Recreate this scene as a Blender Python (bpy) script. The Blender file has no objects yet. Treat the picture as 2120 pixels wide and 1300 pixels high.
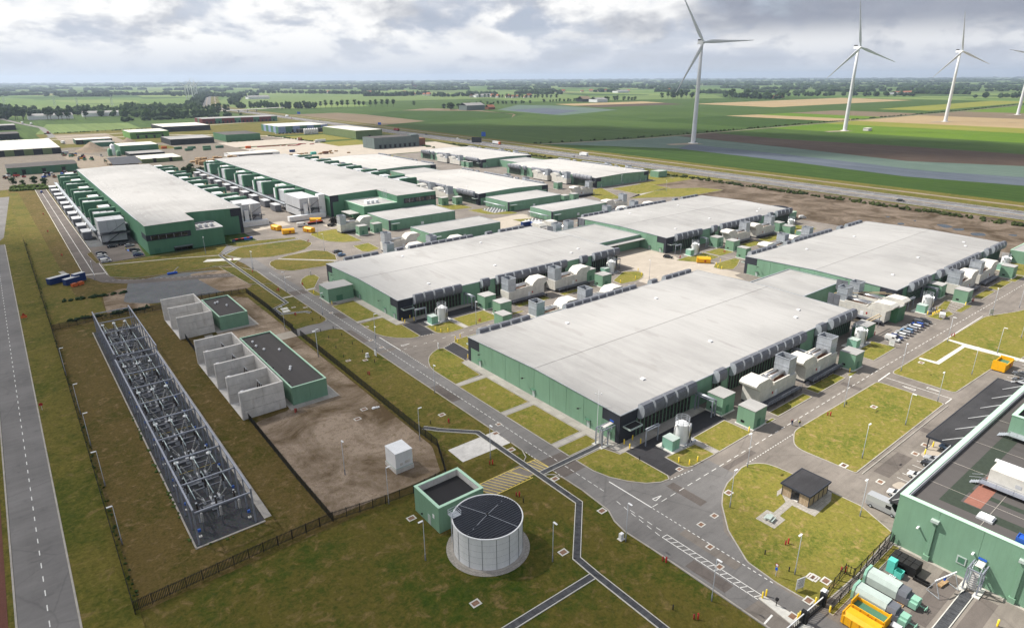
import bpy, math, random
from mathutils import Vector, Matrix

R = math.radians
rnd = random.Random(11)
scene = bpy.context.scene
COL = scene.collection

# ------------------------------------------------------------------ camera
CAM_H = 80.0
cam_data = bpy.data.cameras.new('camera')
cam = bpy.data.objects.new('camera', cam_data)
COL.objects.link(cam)
scene.camera = cam
_yaw, _pitch, _roll = R(51.77), R(20.2), R(-0.35)
_fw = Vector((math.cos(_pitch) * math.cos(_yaw), math.cos(_pitch) * math.sin(_yaw), -math.sin(_pitch)))
_rt = Vector((math.sin(_yaw), -math.cos(_yaw), 0))
_up = _rt.cross(_fw)
_r2 = math.cos(_roll) * _rt + math.sin(_roll) * _up
_u2 = -math.sin(_roll) * _rt + math.cos(_roll) * _up
_m = Matrix((_r2, _u2, -_fw)).transposed().to_4x4()
_m.translation = (0, 0, CAM_H)
cam.matrix_world = _m
cam_data.sensor_width = 36
cam_data.lens = 22.56
cam_data.clip_start = 0.5
cam_data.clip_end = 80000

# ------------------------------------------------------------------ light
SUN_AZ, SUN_EL = R(119), R(49)          # direction the light comes from
SUN_STRENGTH, SKY_STRENGTH, EXPOSURE = 4.3, 0.087, 0.68
sun_data = bpy.data.lights.new('sun', 'SUN')
sun_data.energy = SUN_STRENGTH
sun_data.angle = R(0.5)
sun_data.color = (1.0, 0.945, 0.86)
sun = bpy.data.objects.new('sun', sun_data)
COL.objects.link(sun)
_sd = Vector((math.cos(SUN_EL) * math.cos(SUN_AZ), math.cos(SUN_EL) * math.sin(SUN_AZ), math.sin(SUN_EL)))
sun.rotation_euler = _sd.to_track_quat('Z', 'Y').to_euler()
sun.location = (0, 0, 300)

scene.view_settings.view_transform = 'Standard'
scene.view_settings.look = 'None'
scene.view_settings.exposure = EXPOSURE
scene.view_settings.gamma = 1
scene.view_settings.use_curve_mapping = False
cy = scene.cycles
cy.use_denoising = True
cy.max_bounces = 6
cy.diffuse_bounces = 3
cy.glossy_bounces = 3
cy.transmission_bounces = 4
cy.transparent_max_bounces = 12
cy.volume_bounces = 0
cy.sample_clamp_indirect = 6
cy.use_adaptive_sampling = True
cy.adaptive_threshold = 0.02

class NT:
    """small node-tree writer"""
    def __init__(s, tree):
        s.t = tree
        for n in list(tree.nodes): tree.nodes.remove(n)
    def n(s, typ, props=None, **ins):
        nd = s.t.nodes.new(typ)
        for k, v in (props or {}).items(): setattr(nd, k, v)
        for k, v in ins.items():
            key = int(k[1:]) if k[0] == '_' and k[1:].isdigit() else k.replace('__', ' ')
            s.put(nd.inputs[key], v)
        return nd
    def put(s, sock, v):
        if hasattr(v, 'is_output') or hasattr(v, 'links'):
            s.t.links.new(v, sock)
        elif isinstance(v, bpy.types.Node):
            s.t.links.new(v.outputs[0], sock)
        else:
            if isinstance(v, tuple) and len(v) == 3 and sock.type == 'RGBA': v = v + (1,)
            sock.default_value = v
    def math(s, op, a, b=0.0, c=0.0, clamp=False):
        nd = s.t.nodes.new('ShaderNodeMath'); nd.operation = op; nd.use_clamp = clamp
        s.put(nd.inputs[0], a); s.put(nd.inputs[1], b); s.put(nd.inputs[2], c)
        return nd.outputs[0]
    def vmath(s, op, a, b=(0, 0, 0)):
        nd = s.t.nodes.new('ShaderNodeVectorMath'); nd.operation = op
        s.put(nd.inputs[0], a); s.put(nd.inputs[1], b)
        return nd.outputs[0]
    def noise(s, vec, scale, detail=4.0, rough=0.55, dist=0.0):
        nd = s.t.nodes.new('ShaderNodeTexNoise')
        s.put(nd.inputs['Vector'], vec); nd.inputs['Scale'].default_value = scale
        nd.inputs['Detail'].default_value = detail; nd.inputs['Roughness'].default_value = rough
        nd.inputs['Distortion'].default_value = dist
        return nd.outputs[0]
    def ramp(s, fac, stops, interp='LINEAR'):
        nd = s.t.nodes.new('ShaderNodeValToRGB'); nd.color_ramp.interpolation = interp
        el = nd.color_ramp.elements
        while len(el) < len(stops): el.new(0.5)
        for e, (p, c) in zip(el, stops):
            e.position = p
            e.color = (c, c, c, 1) if isinstance(c, (int, float)) else tuple(c) + (1,)
        s.put(nd.inputs[0], fac)
        return nd.outputs[0]
    def mix(s, fac, a, b, blend='MIX'):
        nd = s.t.nodes.new('ShaderNodeMix'); nd.data_type = 'RGBA'; nd.blend_type = blend
        s.put(nd.inputs[0], fac)
        s.put(nd.inputs[6], a); s.put(nd.inputs[7], b)
        return nd.outputs[2]
    def mapr(s, v, a, b, c=0.0, d=1.0, smooth=False):
        nd = s.t.nodes.new('ShaderNodeMapRange')
        if smooth: nd.interpolation_type = 'SMOOTHSTEP'
        s.put(nd.inputs[0], v)
        for i, q in enumerate((a, b, c, d)): nd.inputs[1 + i].default_value = q
        return nd.outputs[0]
    def scaled(s, vec, sc, rot=0.0, off=(0, 0, 0)):
        nd = s.t.nodes.new('ShaderNodeMapping')
        s.put(nd.inputs['Vector'], vec)
        nd.inputs['Scale'].default_value = sc; nd.inputs['Rotation'].default_value = (0, 0, rot)
        nd.inputs['Location'].default_value = off
        return nd.outputs[0]

# ------------------------------------------------------------------ sky: daylight with broken cloud, one cloud field over the whole dome
world = bpy.data.worlds.new('World')
scene.world = world
world.use_nodes = True
w = NT(world.node_tree)
sky = w.n('ShaderNodeTexSky', dict(sky_type='NISHITA', sun_disc=False, sun_elevation=SUN_EL, sun_rotation=math.pi / 2 - SUN_AZ, altitude=50.0, air_density=1.0, dust_density=2.0))
tc = w.n('ShaderNodeTexCoord')
sep = w.n('ShaderNodeSeparateXYZ', _0=tc.outputs['Generated'])
dx, dy, dz = sep.outputs
zc = w.math('ADD', w.math('MAXIMUM', dz, 0.0), 0.045)
cu = w.n('ShaderNodeCombineXYZ', _0=w.math('DIVIDE', dx, zc), _1=w.math('DIVIDE', dy, zc), _2=0.0).outputs[0]
# heaped cloud seen from the side (direction, flattened), lit from above; a grey sheet behind; a dark bank towards +x
side = w.n('ShaderNodeCombineXYZ', _0=dx, _1=dy, _2=w.math('MULTIPLY', dz, 2.3)).outputs[0]
side2 = w.vmath('ADD', side, (-0.006, 0.016, 0.034))
n_big = w.noise(cu, 0.22, 5.0, 0.55, 0.3)
c1 = w.noise(side, 7.0, 10.0, 0.55, 0.15)
c2 = w.noise(side2, 7.0, 10.0, 0.55, 0.15)
n_fine = w.noise(side, 21.0, 6.0, 0.6, 0.3)
wide = w.noise(w.vmath('ADD', side, (3.1, 1.7, 0.4)), 2.3, 4.0, 0.5, 0.2)
east = w.mapr(w.math('SUBTRACT', dx, dy), -0.5, 0.62, -0.16, 0.18)
heap = w.mapr(c1, 0.40, 0.545, 0.0, 1.0, True)
lit = w.math('ADD', w.math('MULTIPLY', w.math('SUBTRACT', c1, c2), 6.5), w.math('ADD', w.math('MULTIPLY', n_fine, 0.4), 0.60), 0.0, True)
lit = w.math('SUBTRACT', lit, w.math('MULTIPLY', east, 1.3), 0.0, True)
sheet_c = w.mix(w.mapr(n_big, 0.35, 0.65), (3.5, 3.9, 4.75), (5.2, 5.5, 6.1))
heap_c = w.mix(lit, (3.6, 3.8, 4.3), (7.6, 7.55, 7.45))
cl = w.mix(heap, sheet_c, heap_c)
dark = w.mapr(w.math('ADD', w.math('ADD', wide, east), w.math('MULTIPLY', w.math('SUBTRACT', c1, 0.5), 0.5)), 0.50, 0.62, 0.0, 0.95, True)
dark = w.math('MULTIPLY', dark, w.mapr(dz, 0.035, 0.075, 0.0, 1.0, True))
cl = w.mix(dark, cl, w.mix(n_fine, (1.9, 2.1, 2.65), (3.0, 3.2, 3.75)))
veil = w.mapr(dz, 0.0, 0.062, 1.0, 0.0, True)
cl = w.mix(w.math('MULTIPLY', veil, 0.85), cl, (4.5, 4.75, 5.35))
col = w.mix(w.mapr(c1, 0.30, 0.46, 0.80, 1.0), sky.outputs[0], cl)
bg = w.n('ShaderNodeBackground', Color=col, Strength=SKY_STRENGTH)
w.n('ShaderNodeOutputWorld', Surface=bg.outputs[0])

# ------------------------------------------------------------------ materials
MATS = {}
def material(name, fn, rough=0.8, metallic=0.0, spec=0.3, bump=None, emit=None, alpha=None):
    m = bpy.data.materials.new(name); m.use_nodes = True
    t = NT(m.node_tree)
    geo = t.n('ShaderNodeNewGeometry')
    pos = geo.outputs['Position']
    r = fn(t, pos) if callable(fn) else fn
    colr, bmp, rg = (r if isinstance(r, dict) else dict(c=r)).get('c'), None, None
    if isinstance(r, dict): bmp, rg = r.get('bump'), r.get('rough')
    b = t.n('ShaderNodeBsdfPrincipled')
    t.put(b.inputs['Base Color'], colr)
    t.put(b.inputs['Roughness'], rough if rg is None else rg)
    b.inputs['Metallic'].default_value = metallic
    b.inputs['Specular IOR Level'].default_value = spec
    if alpha is not None: b.inputs['Alpha'].default_value = alpha
    if bmp is not None:
        hgt, dist = bmp
        bn = t.n('ShaderNodeBump', Height=hgt, Strength=1.0, Distance=dist)
        t.put(b.inputs['Normal'], bn.outputs[0])
    t.n('ShaderNodeOutputMaterial', Surface=b.outputs[0])
    MATS[name] = m
    return m

def mottled(c1, c2, scale=0.4, detail=6, lo=0.35, hi=0.65):
    return lambda t, p: t.mix(t.ramp(t.noise(p, scale, detail, 0.6), [(lo, 0.0), (hi, 1.0)]), c1, c2)
def weathered(c, amount=0.12, scale=0.6):
    """plain paint with faint dirt and fading"""
    dk = tuple(q * (1 - amount) for q in c); lt = tuple(min(1, q * (1 + amount)) for q in c)
    def f(t, p):
        a = t.noise(t.scaled(p, (1, 1, 0.35)), scale, 6, 0.65)
        return t.mix(t.ramp(a, [(0.3, 0.0), (0.7, 1.0)]), dk, lt)
    return f

def grass_fn(green, yellow, brown, dry, scale=0.055, mow=0.0):
    def f(t, p):
        big = t.noise(p, scale, 7, 0.62, 0.4)
        mid = t.noise(t.scaled(p, (1, 1, 1), 0, (31, 7, 0)), scale * 7, 6, 0.65, 0.6)
        fine = t.noise(p, 1.9, 4, 0.7)
        patch = t.noise(t.scaled(p, (1, 1, 1), 0, (3, 17, 0)), scale * 22, 5, 0.7, 0.8)
        a = t.math('ADD', t.math('MULTIPLY', big, 0.42), t.math('ADD', t.math('MULTIPLY', mid, 0.33), t.math('MULTIPLY', patch, 0.25)))
        c = t.mix(t.ramp(a, [(0.42 - dry, 0.0), (0.55 - dry, 1.0)]), green, yellow)
        c = t.mix(t.ramp(mid, [(0.58 - dry * 0.8, 0.0), (0.72 - dry * 0.8, 0.9)]), c, brown)
        c = t.mix(0.75, c, t.mix(t.ramp(t.math('ADD', t.math('MULTIPLY', fine, 0.5), t.math('MULTIPLY', patch, 0.5)), [(0.32, 0.0), (0.68, 1.0)]), (0.42, 0.44, 0.40), (1.42, 1.36, 1.25)), 'MULTIPLY')
        if mow:
            wv = t.n('ShaderNodeTexWave', dict(wave_type='BANDS', bands_direction='Y'), Vector=p, Scale=0.14, Distortion=1.6, Detail=2.0).outputs[1]
            c = t.mix(t.math('MULTIPLY', wv, mow), c, t.mix(0.5, c, (0.16, 0.17, 0.03)))
        h = t.noise(p, 5.0, 3, 0.7)
        return dict(c=c, bump=(t.math('ADD', t.math('MULTIPLY', h, 0.5), mid), 0.10))
    return f
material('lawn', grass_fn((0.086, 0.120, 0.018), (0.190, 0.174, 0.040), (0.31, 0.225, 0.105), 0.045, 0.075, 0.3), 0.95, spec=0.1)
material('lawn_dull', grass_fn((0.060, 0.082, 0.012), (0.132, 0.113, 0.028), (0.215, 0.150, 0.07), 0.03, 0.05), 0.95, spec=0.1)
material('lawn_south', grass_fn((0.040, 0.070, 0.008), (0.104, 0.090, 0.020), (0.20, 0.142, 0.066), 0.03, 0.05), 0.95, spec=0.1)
material('verge', grass_fn((0.062, 0.078, 0.011), (0.130, 0.113, 0.025), (0.20, 0.145, 0.066), 0.02, 0.04), 0.95, spec=0.1)
material('dry_grass', grass_fn((0.064, 0.064, 0.011), (0.120, 0.088, 0.030), (0.215, 0.152, 0.082), 0.03, 0.07), 0.95, spec=0.1)
def soil_fn(t, p):
    big = t.noise(p, 0.06, 8, 0.68, 0.8); mid = t.noise(p, 0.8, 7, 0.72); fine = t.noise(p, 4.0, 3, 0.7)
    c = t.mix(t.ramp(big, [(0.38, 0.0), (0.6, 1.0)]), (0.115, 0.08, 0.046), (0.36, 0.285, 0.22))
    c = t.mix(t.ramp(mid, [(0.50, 0.0), (0.72, 0.9)]), c, (0.15, 0.112, 0.055))
    c = t.mix(0.6, c, t.mix(t.ramp(fine, [(0.3, 0.0), (0.7, 1.0)]), (0.55, 0.55, 0.55), (1.3, 1.27, 1.22)), 'MULTIPLY')
    return dict(c=c, bump=(t.math('ADD', mid, t.math('MULTIPLY', fine, 0.6)), 0.2))
material('soil', soil_fn, 0.95, spec=0.1)
material('soil_damp', lambda t, p: t.mix(1.0, soil_fn(t, p)['c'], (0.52, 0.52, 0.53), 'MULTIPLY'), 0.9, spec=0.15)
def asphalt_fn(base, spread=0.28):
    def f(t, p):
        a = t.noise(p, 0.09, 6, 0.6); b = t.noise(t.scaled(p, (0.12, 1.0, 1)), 0.9, 4, 0.6); fine = t.noise(p, 6.0, 3, 0.75)
        k = t.math('ADD', t.math('MULTIPLY', a, 0.5), t.math('MULTIPLY', b, 0.25))
        k = t.math('ADD', k, t.math('MULTIPLY', fine, 0.25))
        lo = tuple(q * (1 - spread) for q in base); hi = tuple(q * (1 + spread) for q in base)
        c = t.mix(t.ramp(k, [(0.38, 0.0), (0.62, 1.0)]), lo, hi)
        stain = t.noise(t.scaled(p, (1, 1, 1), 0, (9, 4, 0)), 0.33, 6, 0.7, 1.0)
        c = t.mix(t.ramp(stain, [(0.56, 0.0), (0.70, 0.45)]), c, tuple(q * 0.55 for q in base))
        c = t.mix(t.ramp(stain, [(0.30, 0.30), (0.42, 0.0)]), c, tuple(min(1, q * 1.4) for q in base))
        crack = t.n('ShaderNodeTexVoronoi', dict(feature='DISTANCE_TO_EDGE'), Vector=t.mix(0.3, p, t.n('ShaderNodeTexNoise', Vector=p, Scale=0.3).outputs[1]), Scale=0.055).outputs[0]
        c = t.mix(t.ramp(crack, [(0.0, 0.35), (0.006, 0.0)]), c, tuple(q * 0.5 for q in base))
        return dict(c=c, bump=(fine, 0.02))
    return f
material('asphalt', asphalt_fn((0.192, 0.170, 0.150)), 0.92, spec=0.2)
material('asphalt_grey', asphalt_fn((0.172, 0.165, 0.160), 0.22), 0.92, spec=0.2)
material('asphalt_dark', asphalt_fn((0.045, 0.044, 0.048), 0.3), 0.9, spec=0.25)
material('asphalt_patch', asphalt_fn((0.125, 0.108, 0.098), 0.25), 0.92, spec=0.2)
material('road_old', asphalt_fn((0.175, 0.168, 0.163), 0.2), 0.92, spec=0.2)
material('motorway_asphalt', asphalt_fn((0.135, 0.13, 0.13), 0.2), 0.92, spec=0.2)
def slab_fn(c, size, joint=0.55, amt=0.14):
    def f(t, p):
        br = t.n('ShaderNodeTexBrick', dict(offset=0.5), Vector=p, Scale=1.0, Mortar__Size=0.025, Brick__Width=size[0], Row__Height=size[1], Color1=tuple(q * (1 - amt) for q in c), Color2=tuple(min(1, q * (1 + amt)) for q in c), Mortar=tuple(q * joint for q in c)).outputs[0]
        st = t.noise(p, 0.25, 6, 0.65); f2 = t.noise(p, 3.0, 4, 0.7)
        o = t.mix(t.ramp(st, [(0.35, 0.3), (0.62, 0.0)]), br, tuple(q * 0.62 for q in c))
        return dict(c=t.mix(t.math('MULTIPLY', f2, 0.25), o, tuple(q * 0.75 for q in c)), bump=(f2, 0.015))
    return f
material('concrete_slab', slab_fn((0.40, 0.375, 0.34), (2.4, 2.4)), 0.9, spec=0.2)
material('concrete_yard', slab_fn((0.42, 0.37, 0.31), (5.0, 5.0), 0.72, 0.06), 0.9, spec=0.2)
material('paving', slab_fn((0.36, 0.335, 0.30), (0.6, 0.6), 0.6), 0.9, spec=0.2)
material('brick_path', slab_fn((0.15, 0.062, 0.045), (0.4, 0.2), 0.7), 0.9, spec=0.2)
material('kerb', weathered((0.36, 0.335, 0.30), 0.2, 0.5), 0.9, spec=0.2)
material('kerb_white', weathered((0.55, 0.54, 0.50), 0.12, 1.0), 0.85, spec=0.2)
def gravel_fn(c):
    def f(t, p):
        v = t.n('ShaderNodeTexVoronoi', Vector=p, Scale=3.5).outputs[1]
        b = t.noise(p, 0.15, 6, 0.65); fine = t.noise(p, 7.0, 3, 0.8)
        lo = tuple(q * 0.6 for q in c); hi = tuple(q * 1.45 for q in c)
        o = t.mix(t.ramp(fine, [(0.3, 0.0), (0.7, 1.0)]), lo, hi)
        o = t.mix(t.ramp(b, [(0.42, 0.0), (0.66, 0.55)]), o, hi)
        return dict(c=t.mix(0.25, o, v, 'MULTIPLY'), bump=(fine, 0.05))
    return f
material('gravel_dark', gravel_fn((0.062, 0.064, 0.068)), 0.95, spec=0.1)
material('gravel', gravel_fn((0.145, 0.15, 0.155)), 0.95, spec=0.1)
material('gravel_tan', gravel_fn((0.24, 0.20, 0.155)), 0.95, spec=0.1)
material('yard', gravel_fn((0.175, 0.152, 0.125)), 0.95, spec=0.1)
material('sand', gravel_fn((0.24, 0.19, 0.14)), 0.95, spec=0.1)
material('paint_white', weathered((0.72, 0.71, 0.68), 0.18, 2.0), 0.75)
material('paint_yellow', weathered((0.62, 0.48, 0.12), 0.2, 2.0), 0.75)
material('paint_blue', weathered((0.05, 0.13, 0.42), 0.1), 0.75)
material('paint_green', weathered((0.14, 0.36, 0.2), 0.1), 0.75)
def clad_fn(c, rib=0.0, ax=0):
    def f(t, p):
        d = t.noise(t.scaled(p, (1, 1, 0.25)), 0.35, 6, 0.6)
        st = t.noise(t.scaled(p, (1.0, 1.0, 0.05)), 2.2, 4, 0.6)
        o = t.mix(t.ramp(d, [(0.3, 0.0), (0.7, 1.0)]), tuple(q * 0.90 for q in c), tuple(q * 1.09 for q in c))
        o = t.mix(t.ramp(st, [(0.52, 0.0), (0.78, 0.38)]), o, tuple(q * 0.7 for q in c))
        w_ = t.n('ShaderNodeTexWave', dict(wave_type='BANDS', bands_direction='Z'), Vector=p, Scale=1.6, Distortion=0.0).outputs[1]
        return dict(c=o, bump=(w_, 0.015))
    return f
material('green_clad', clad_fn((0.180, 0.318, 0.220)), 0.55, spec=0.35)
material('green_dark', clad_fn((0.07, 0.185, 0.115)), 0.55, spec=0.35)
material('green_trim', weathered((0.44, 0.66, 0.50), 0.06), 0.55)
material('green_pale', weathered((0.40, 0.47, 0.44), 0.1), 0.6)
material('green_unit', weathered((0.24, 0.45, 0.35), 0.1), 0.55)
material('green_lime', clad_fn((0.14, 0.30, 0.075)), 0.6)
material('green_olive', clad_fn((0.15, 0.20, 0.085)), 0.6)
material('green_mid', clad_fn((0.075, 0.19, 0.10)), 0.6)
material('charcoal', clad_fn((0.036, 0.040, 0.052)), 0.7, spec=0.25)
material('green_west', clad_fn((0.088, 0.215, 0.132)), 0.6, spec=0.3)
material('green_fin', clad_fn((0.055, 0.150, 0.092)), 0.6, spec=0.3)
material('grey_green', clad_fn((0.125, 0.16, 0.155)), 0.6)
material('black_clad', clad_fn((0.022, 0.026, 0.03)), 0.6)
material('blue_clad', clad_fn((0.25, 0.33, 0.5)), 0.6)
material('red_clad', clad_fn((0.15, 0.022, 0.022)), 0.6)
def hood_fn(t, p):
    wv = t.n('ShaderNodeTexWave', dict(wave_type='BANDS', bands_direction='Z'), Vector=p, Scale=1.1, Distortion=0.0).outputs[1]
    d = t.noise(p, 0.7, 5, 0.6)
    c = t.mix(t.ramp(d, [(0.3, 0.0), (0.7, 1.0)]), (0.13, 0.137, 0.16), (0.20, 0.208, 0.235))
    return dict(c=t.mix(t.ramp(wv, [(0.0, 0.55), (0.25, 0.0)]), c, (0.06, 0.063, 0.075)), bump=(wv, 0.05))
material('hood_grey', hood_fn, 0.45, 0.35, spec=0.4)
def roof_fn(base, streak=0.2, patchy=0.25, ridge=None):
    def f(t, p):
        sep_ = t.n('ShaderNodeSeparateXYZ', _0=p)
        # long welded sheets across the roof, each with its own tone; worn and damp patches, with cloud shade painted into their broad tones
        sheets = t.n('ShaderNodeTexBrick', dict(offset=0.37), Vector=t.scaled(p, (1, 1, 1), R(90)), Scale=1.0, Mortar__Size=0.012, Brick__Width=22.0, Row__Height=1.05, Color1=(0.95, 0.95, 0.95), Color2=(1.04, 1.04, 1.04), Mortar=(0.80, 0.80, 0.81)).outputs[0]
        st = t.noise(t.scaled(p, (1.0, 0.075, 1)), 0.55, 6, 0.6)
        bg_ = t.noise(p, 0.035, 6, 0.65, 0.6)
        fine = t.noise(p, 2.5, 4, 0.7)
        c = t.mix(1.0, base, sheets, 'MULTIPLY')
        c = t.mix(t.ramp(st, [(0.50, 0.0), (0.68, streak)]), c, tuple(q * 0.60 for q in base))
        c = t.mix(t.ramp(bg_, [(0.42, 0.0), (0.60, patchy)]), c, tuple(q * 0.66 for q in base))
        c = t.mix(t.ramp(t.noise(p, 0.013, 3, 0.5), [(0.42, 0.0), (0.6, 0.5)]), c, tuple(min(1, q * 1.28) for q in base))  # broad brighter areas painted in, so the rest reads as under cloud shade
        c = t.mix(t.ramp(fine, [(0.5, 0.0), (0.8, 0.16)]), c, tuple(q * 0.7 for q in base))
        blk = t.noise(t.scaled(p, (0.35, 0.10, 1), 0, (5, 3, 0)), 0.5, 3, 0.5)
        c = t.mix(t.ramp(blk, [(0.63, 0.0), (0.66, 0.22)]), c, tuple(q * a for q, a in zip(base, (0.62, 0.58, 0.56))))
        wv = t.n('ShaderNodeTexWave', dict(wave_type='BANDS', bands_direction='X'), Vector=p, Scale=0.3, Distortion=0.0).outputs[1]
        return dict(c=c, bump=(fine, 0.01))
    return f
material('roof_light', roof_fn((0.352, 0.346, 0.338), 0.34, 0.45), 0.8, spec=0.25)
material('roof_light_clean', roof_fn((0.40, 0.39, 0.375), 0.1, 0.12), 0.8, spec=0.25)
material('roof_grey', roof_fn((0.26, 0.255, 0.25), 0.15, 0.2), 0.8, spec=0.25)
material('roof_bitumen', roof_fn((0.082, 0.076, 0.074), 0.25, 0.35), 0.9, spec=0.15)
material('roof_black', roof_fn((0.035, 0.034, 0.036), 0.3, 0.3), 0.9, spec=0.15)
material('roof_white', roof_fn((0.56, 0.54, 0.49), 0.12, 0.15), 0.8, spec=0.25)
material('roof_green_strip', weathered((0.035, 0.047, 0.034), 0.2, 1.5), 0.9)
material('roof_red_strip', weathered((0.26, 0.115, 0.085), 0.12, 1.5), 0.9)
def concrete_fn(c):
    def f(t, p):
        a = t.noise(p, 0.5, 7, 0.65); run = t.noise(t.scaled(p, (1, 1, 0.12)), 1.3, 5, 0.65)
        o = t.mix(t.ramp(a, [(0.3, 0.0), (0.7, 1.0)]), tuple(q * 0.82 for q in c), tuple(q * 1.12 for q in c))
        o = t.mix(t.ramp(run, [(0.55, 0.0), (0.75, 0.5)]), o, tuple(q * a_ for q, a_ in zip(c, (0.55, 0.5, 0.43))))
        return dict(c=o, bump=(a, 0.02))
    return f
material('concrete', concrete_fn((0.64, 0.615, 0.575)), 0.9, spec=0.2)
material('concrete_pale', concrete_fn((0.62, 0.60, 0.57)), 0.9, spec=0.2)
material('white_unit', concrete_fn((0.62, 0.60, 0.55)), 0.6, spec=0.3)
material('white_metal', weathered((0.74, 0.75, 0.76), 0.08), 0.45)
material('grey_unit', weathered((0.48, 0.49, 0.51), 0.1), 0.5)
material('galvanised', weathered((0.42, 0.45, 0.49), 0.16, 1.2), 0.45, 0.35, spec=0.5)
material('steel_grey', weathered((0.17, 0.18, 0.205), 0.15, 1.2), 0.5, 0.4, spec=0.5)
material('steel_blue', weathered((0.27, 0.29, 0.345), 0.15, 1.2), 0.5, 0.25, spec=0.5)
material('steel_dark', weathered((0.075, 0.08, 0.10), 0.2, 1.2), 0.5, 0.4, spec=0.5)
material('polished', weathered((0.62, 0.61, 0.60), 0.1, 2.0), 0.28, 0.9, spec=0.5)
material('black', weathered((0.012, 0.012, 0.013), 0.2), 0.6)
material('fence_black', weathered((0.014, 0.015, 0.016), 0.2), 0.6)
material('rubber', weathered((0.018, 0.018, 0.018), 0.2), 0.8)
material('dark_glass', (0.012, 0.014, 0.017), 0.06, spec=0.6)
material('window_dark', (0.022, 0.018, 0.016), 0.25, spec=0.5)
material('louvre_dark', weathered((0.030, 0.022, 0.017), 0.35, 1.5), 0.6)
material('tan_pipe', weathered((0.44, 0.35, 0.22), 0.15), 0.7)
material('red', weathered((0.36, 0.018, 0.016), 0.1), 0.5)
material('red_dull', weathered((0.22, 0.02, 0.017), 0.15), 0.6)
material('yellow', weathered((0.78, 0.55, 0.03), 0.08), 0.5)
material('yellow_skip', weathered((0.80, 0.40, 0.012), 0.1, 1.0), 0.5)
material('yellow_pale', weathered((0.70, 0.60, 0.16), 0.1), 0.55)
material('orange', weathered((0.62, 0.13, 0.03), 0.12), 0.6)
material('blue', weathered((0.03, 0.10, 0.38), 0.12), 0.5)
material('navy', weathered((0.018, 0.045, 0.16), 0.1), 0.5)
material('sign_blue', weathered((0.02, 0.10, 0.50), 0.05), 0.5)
material('teal', weathered((0.10, 0.50, 0.42), 0.08), 0.5)
material('wood', lambda t, p: t.mix(t.ramp(t.noise(t.scaled(p, (3, 3, 0.15)), 2.0, 5, 0.6), [(0.3, 0.0), (0.7, 1.0)]), (0.30, 0.22, 0.14), (0.46, 0.36, 0.25)), 0.8)
material('timber', mottled((0.26, 0.16, 0.08), (0.42, 0.29, 0.16), 1.5), 0.85)
material('rust', mottled((0.15, 0.06, 0.03), (0.24, 0.12, 0.07), 2.0), 0.9)
material('drain_rust', mottled((0.16, 0.085, 0.055), (0.26, 0.16, 0.11), 2.5), 0.9)
material('grating', lambda t, p: dict(c=t.mix(t.ramp(t.noise(p, 0.9, 5, 0.65), [(0.35, 0.0), (0.7, 1.0)]), (0.048, 0.050, 0.056), (0.105, 0.108, 0.116))), 0.6, 0.2)
material('brown_insulator', weathered((0.022, 0.012, 0.010), 0.2), 0.25, spec=0.5)
material('grey_insulator', weathered((0.34, 0.335, 0.32), 0.1), 0.35, spec=0.5)
material('bus_tube', weathered((0.42, 0.50, 0.50), 0.1), 0.35, 0.6)
material('skin', (0.45, 0.27, 0.19), 0.6)
material('hair_dark', (0.03, 0.02, 0.015), 0.7)
material('cloth_red', weathered((0.20, 0.03, 0.06), 0.15), 0.9)
material('cloth_navy', weathered((0.02, 0.025, 0.06), 0.15), 0.9)
material('cloth_grey', weathered((0.26, 0.28, 0.33), 0.15), 0.9)
material('cloth_jeans', weathered((0.09, 0.12, 0.20), 0.15), 0.9)
material('hi_vis', weathered((0.55, 0.62, 0.06), 0.1), 0.8)
for nm, c in dict(car_white=(0.70, 0.70, 0.69), car_silver=(0.40, 0.41, 0.43), car_grey=(0.10, 0.105, 0.115), car_black=(0.016, 0.017, 0.019), car_blue=(0.02, 0.075, 0.36), car_navy=(0.02, 0.035, 0.12), car_lightblue=(0.16, 0.27, 0.44), car_red=(0.34, 0.02, 0.02)).items():
    material(nm, c, 0.22, 0.15 if nm in ('car_silver', 'car_grey') else 0.0, spec=0.6)
def leaf_fn(a, b):
    def f(t, p):
        n_ = t.noise(p, 0.5, 4, 0.7); o = t.noise(p, 0.012, 3, 0.6)
        return t.mix(t.ramp(t.math('ADD', t.math('MULTIPLY', n_, 0.7), t.math('MULTIPLY', o, 0.3)), [(0.35, 0.0), (0.65, 1.0)]), a, b)
    return f
material('leaf', leaf_fn((0.022, 0.046, 0.014), (0.052, 0.088, 0.025)), 0.9, spec=0.1)
material('leaf_deep', leaf_fn((0.016, 0.034, 0.014), (0.036, 0.062, 0.022)), 0.9, spec=0.1)
material('leaf_light', leaf_fn((0.045, 0.082, 0.02), (0.085, 0.12, 0.032)), 0.9, spec=0.1)
material('reed', leaf_fn((0.018, 0.030, 0.010), (0.055, 0.066, 0.02)), 0.95, spec=0.1)
material('bark', mottled((0.07, 0.05, 0.035), (0.12, 0.09, 0.06), 3.0), 0.95)
def field_fn(c1, c2, row=0.0, rot=0.0, amt=0.4, patch=None):
    def f(t, p):
        b = t.noise(p, 0.006, 6, 0.6, 0.4); m_ = t.noise(p, 0.06, 6, 0.65); fine = t.noise(p, 0.8, 4, 0.75)
        k = t.math('ADD', t.math('MULTIPLY', b, 0.4), t.math('ADD', t.math('MULTIPLY', m_, 0.35), t.math('MULTIPLY', fine, 0.25)))
        c = t.mix(t.ramp(k, [(0.36, 0.0), (0.64, 1.0)]), c1, c2)
        if row:
            rn = t.noise(t.scaled(p, (1.0, 0.02, 1), rot), row, 3, 0.6)
            c = t.mix(t.ramp(rn, [(0.4, amt), (0.62, 0.0)]), c, tuple(q * 0.62 for q in c1))
        return c
    return f
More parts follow.
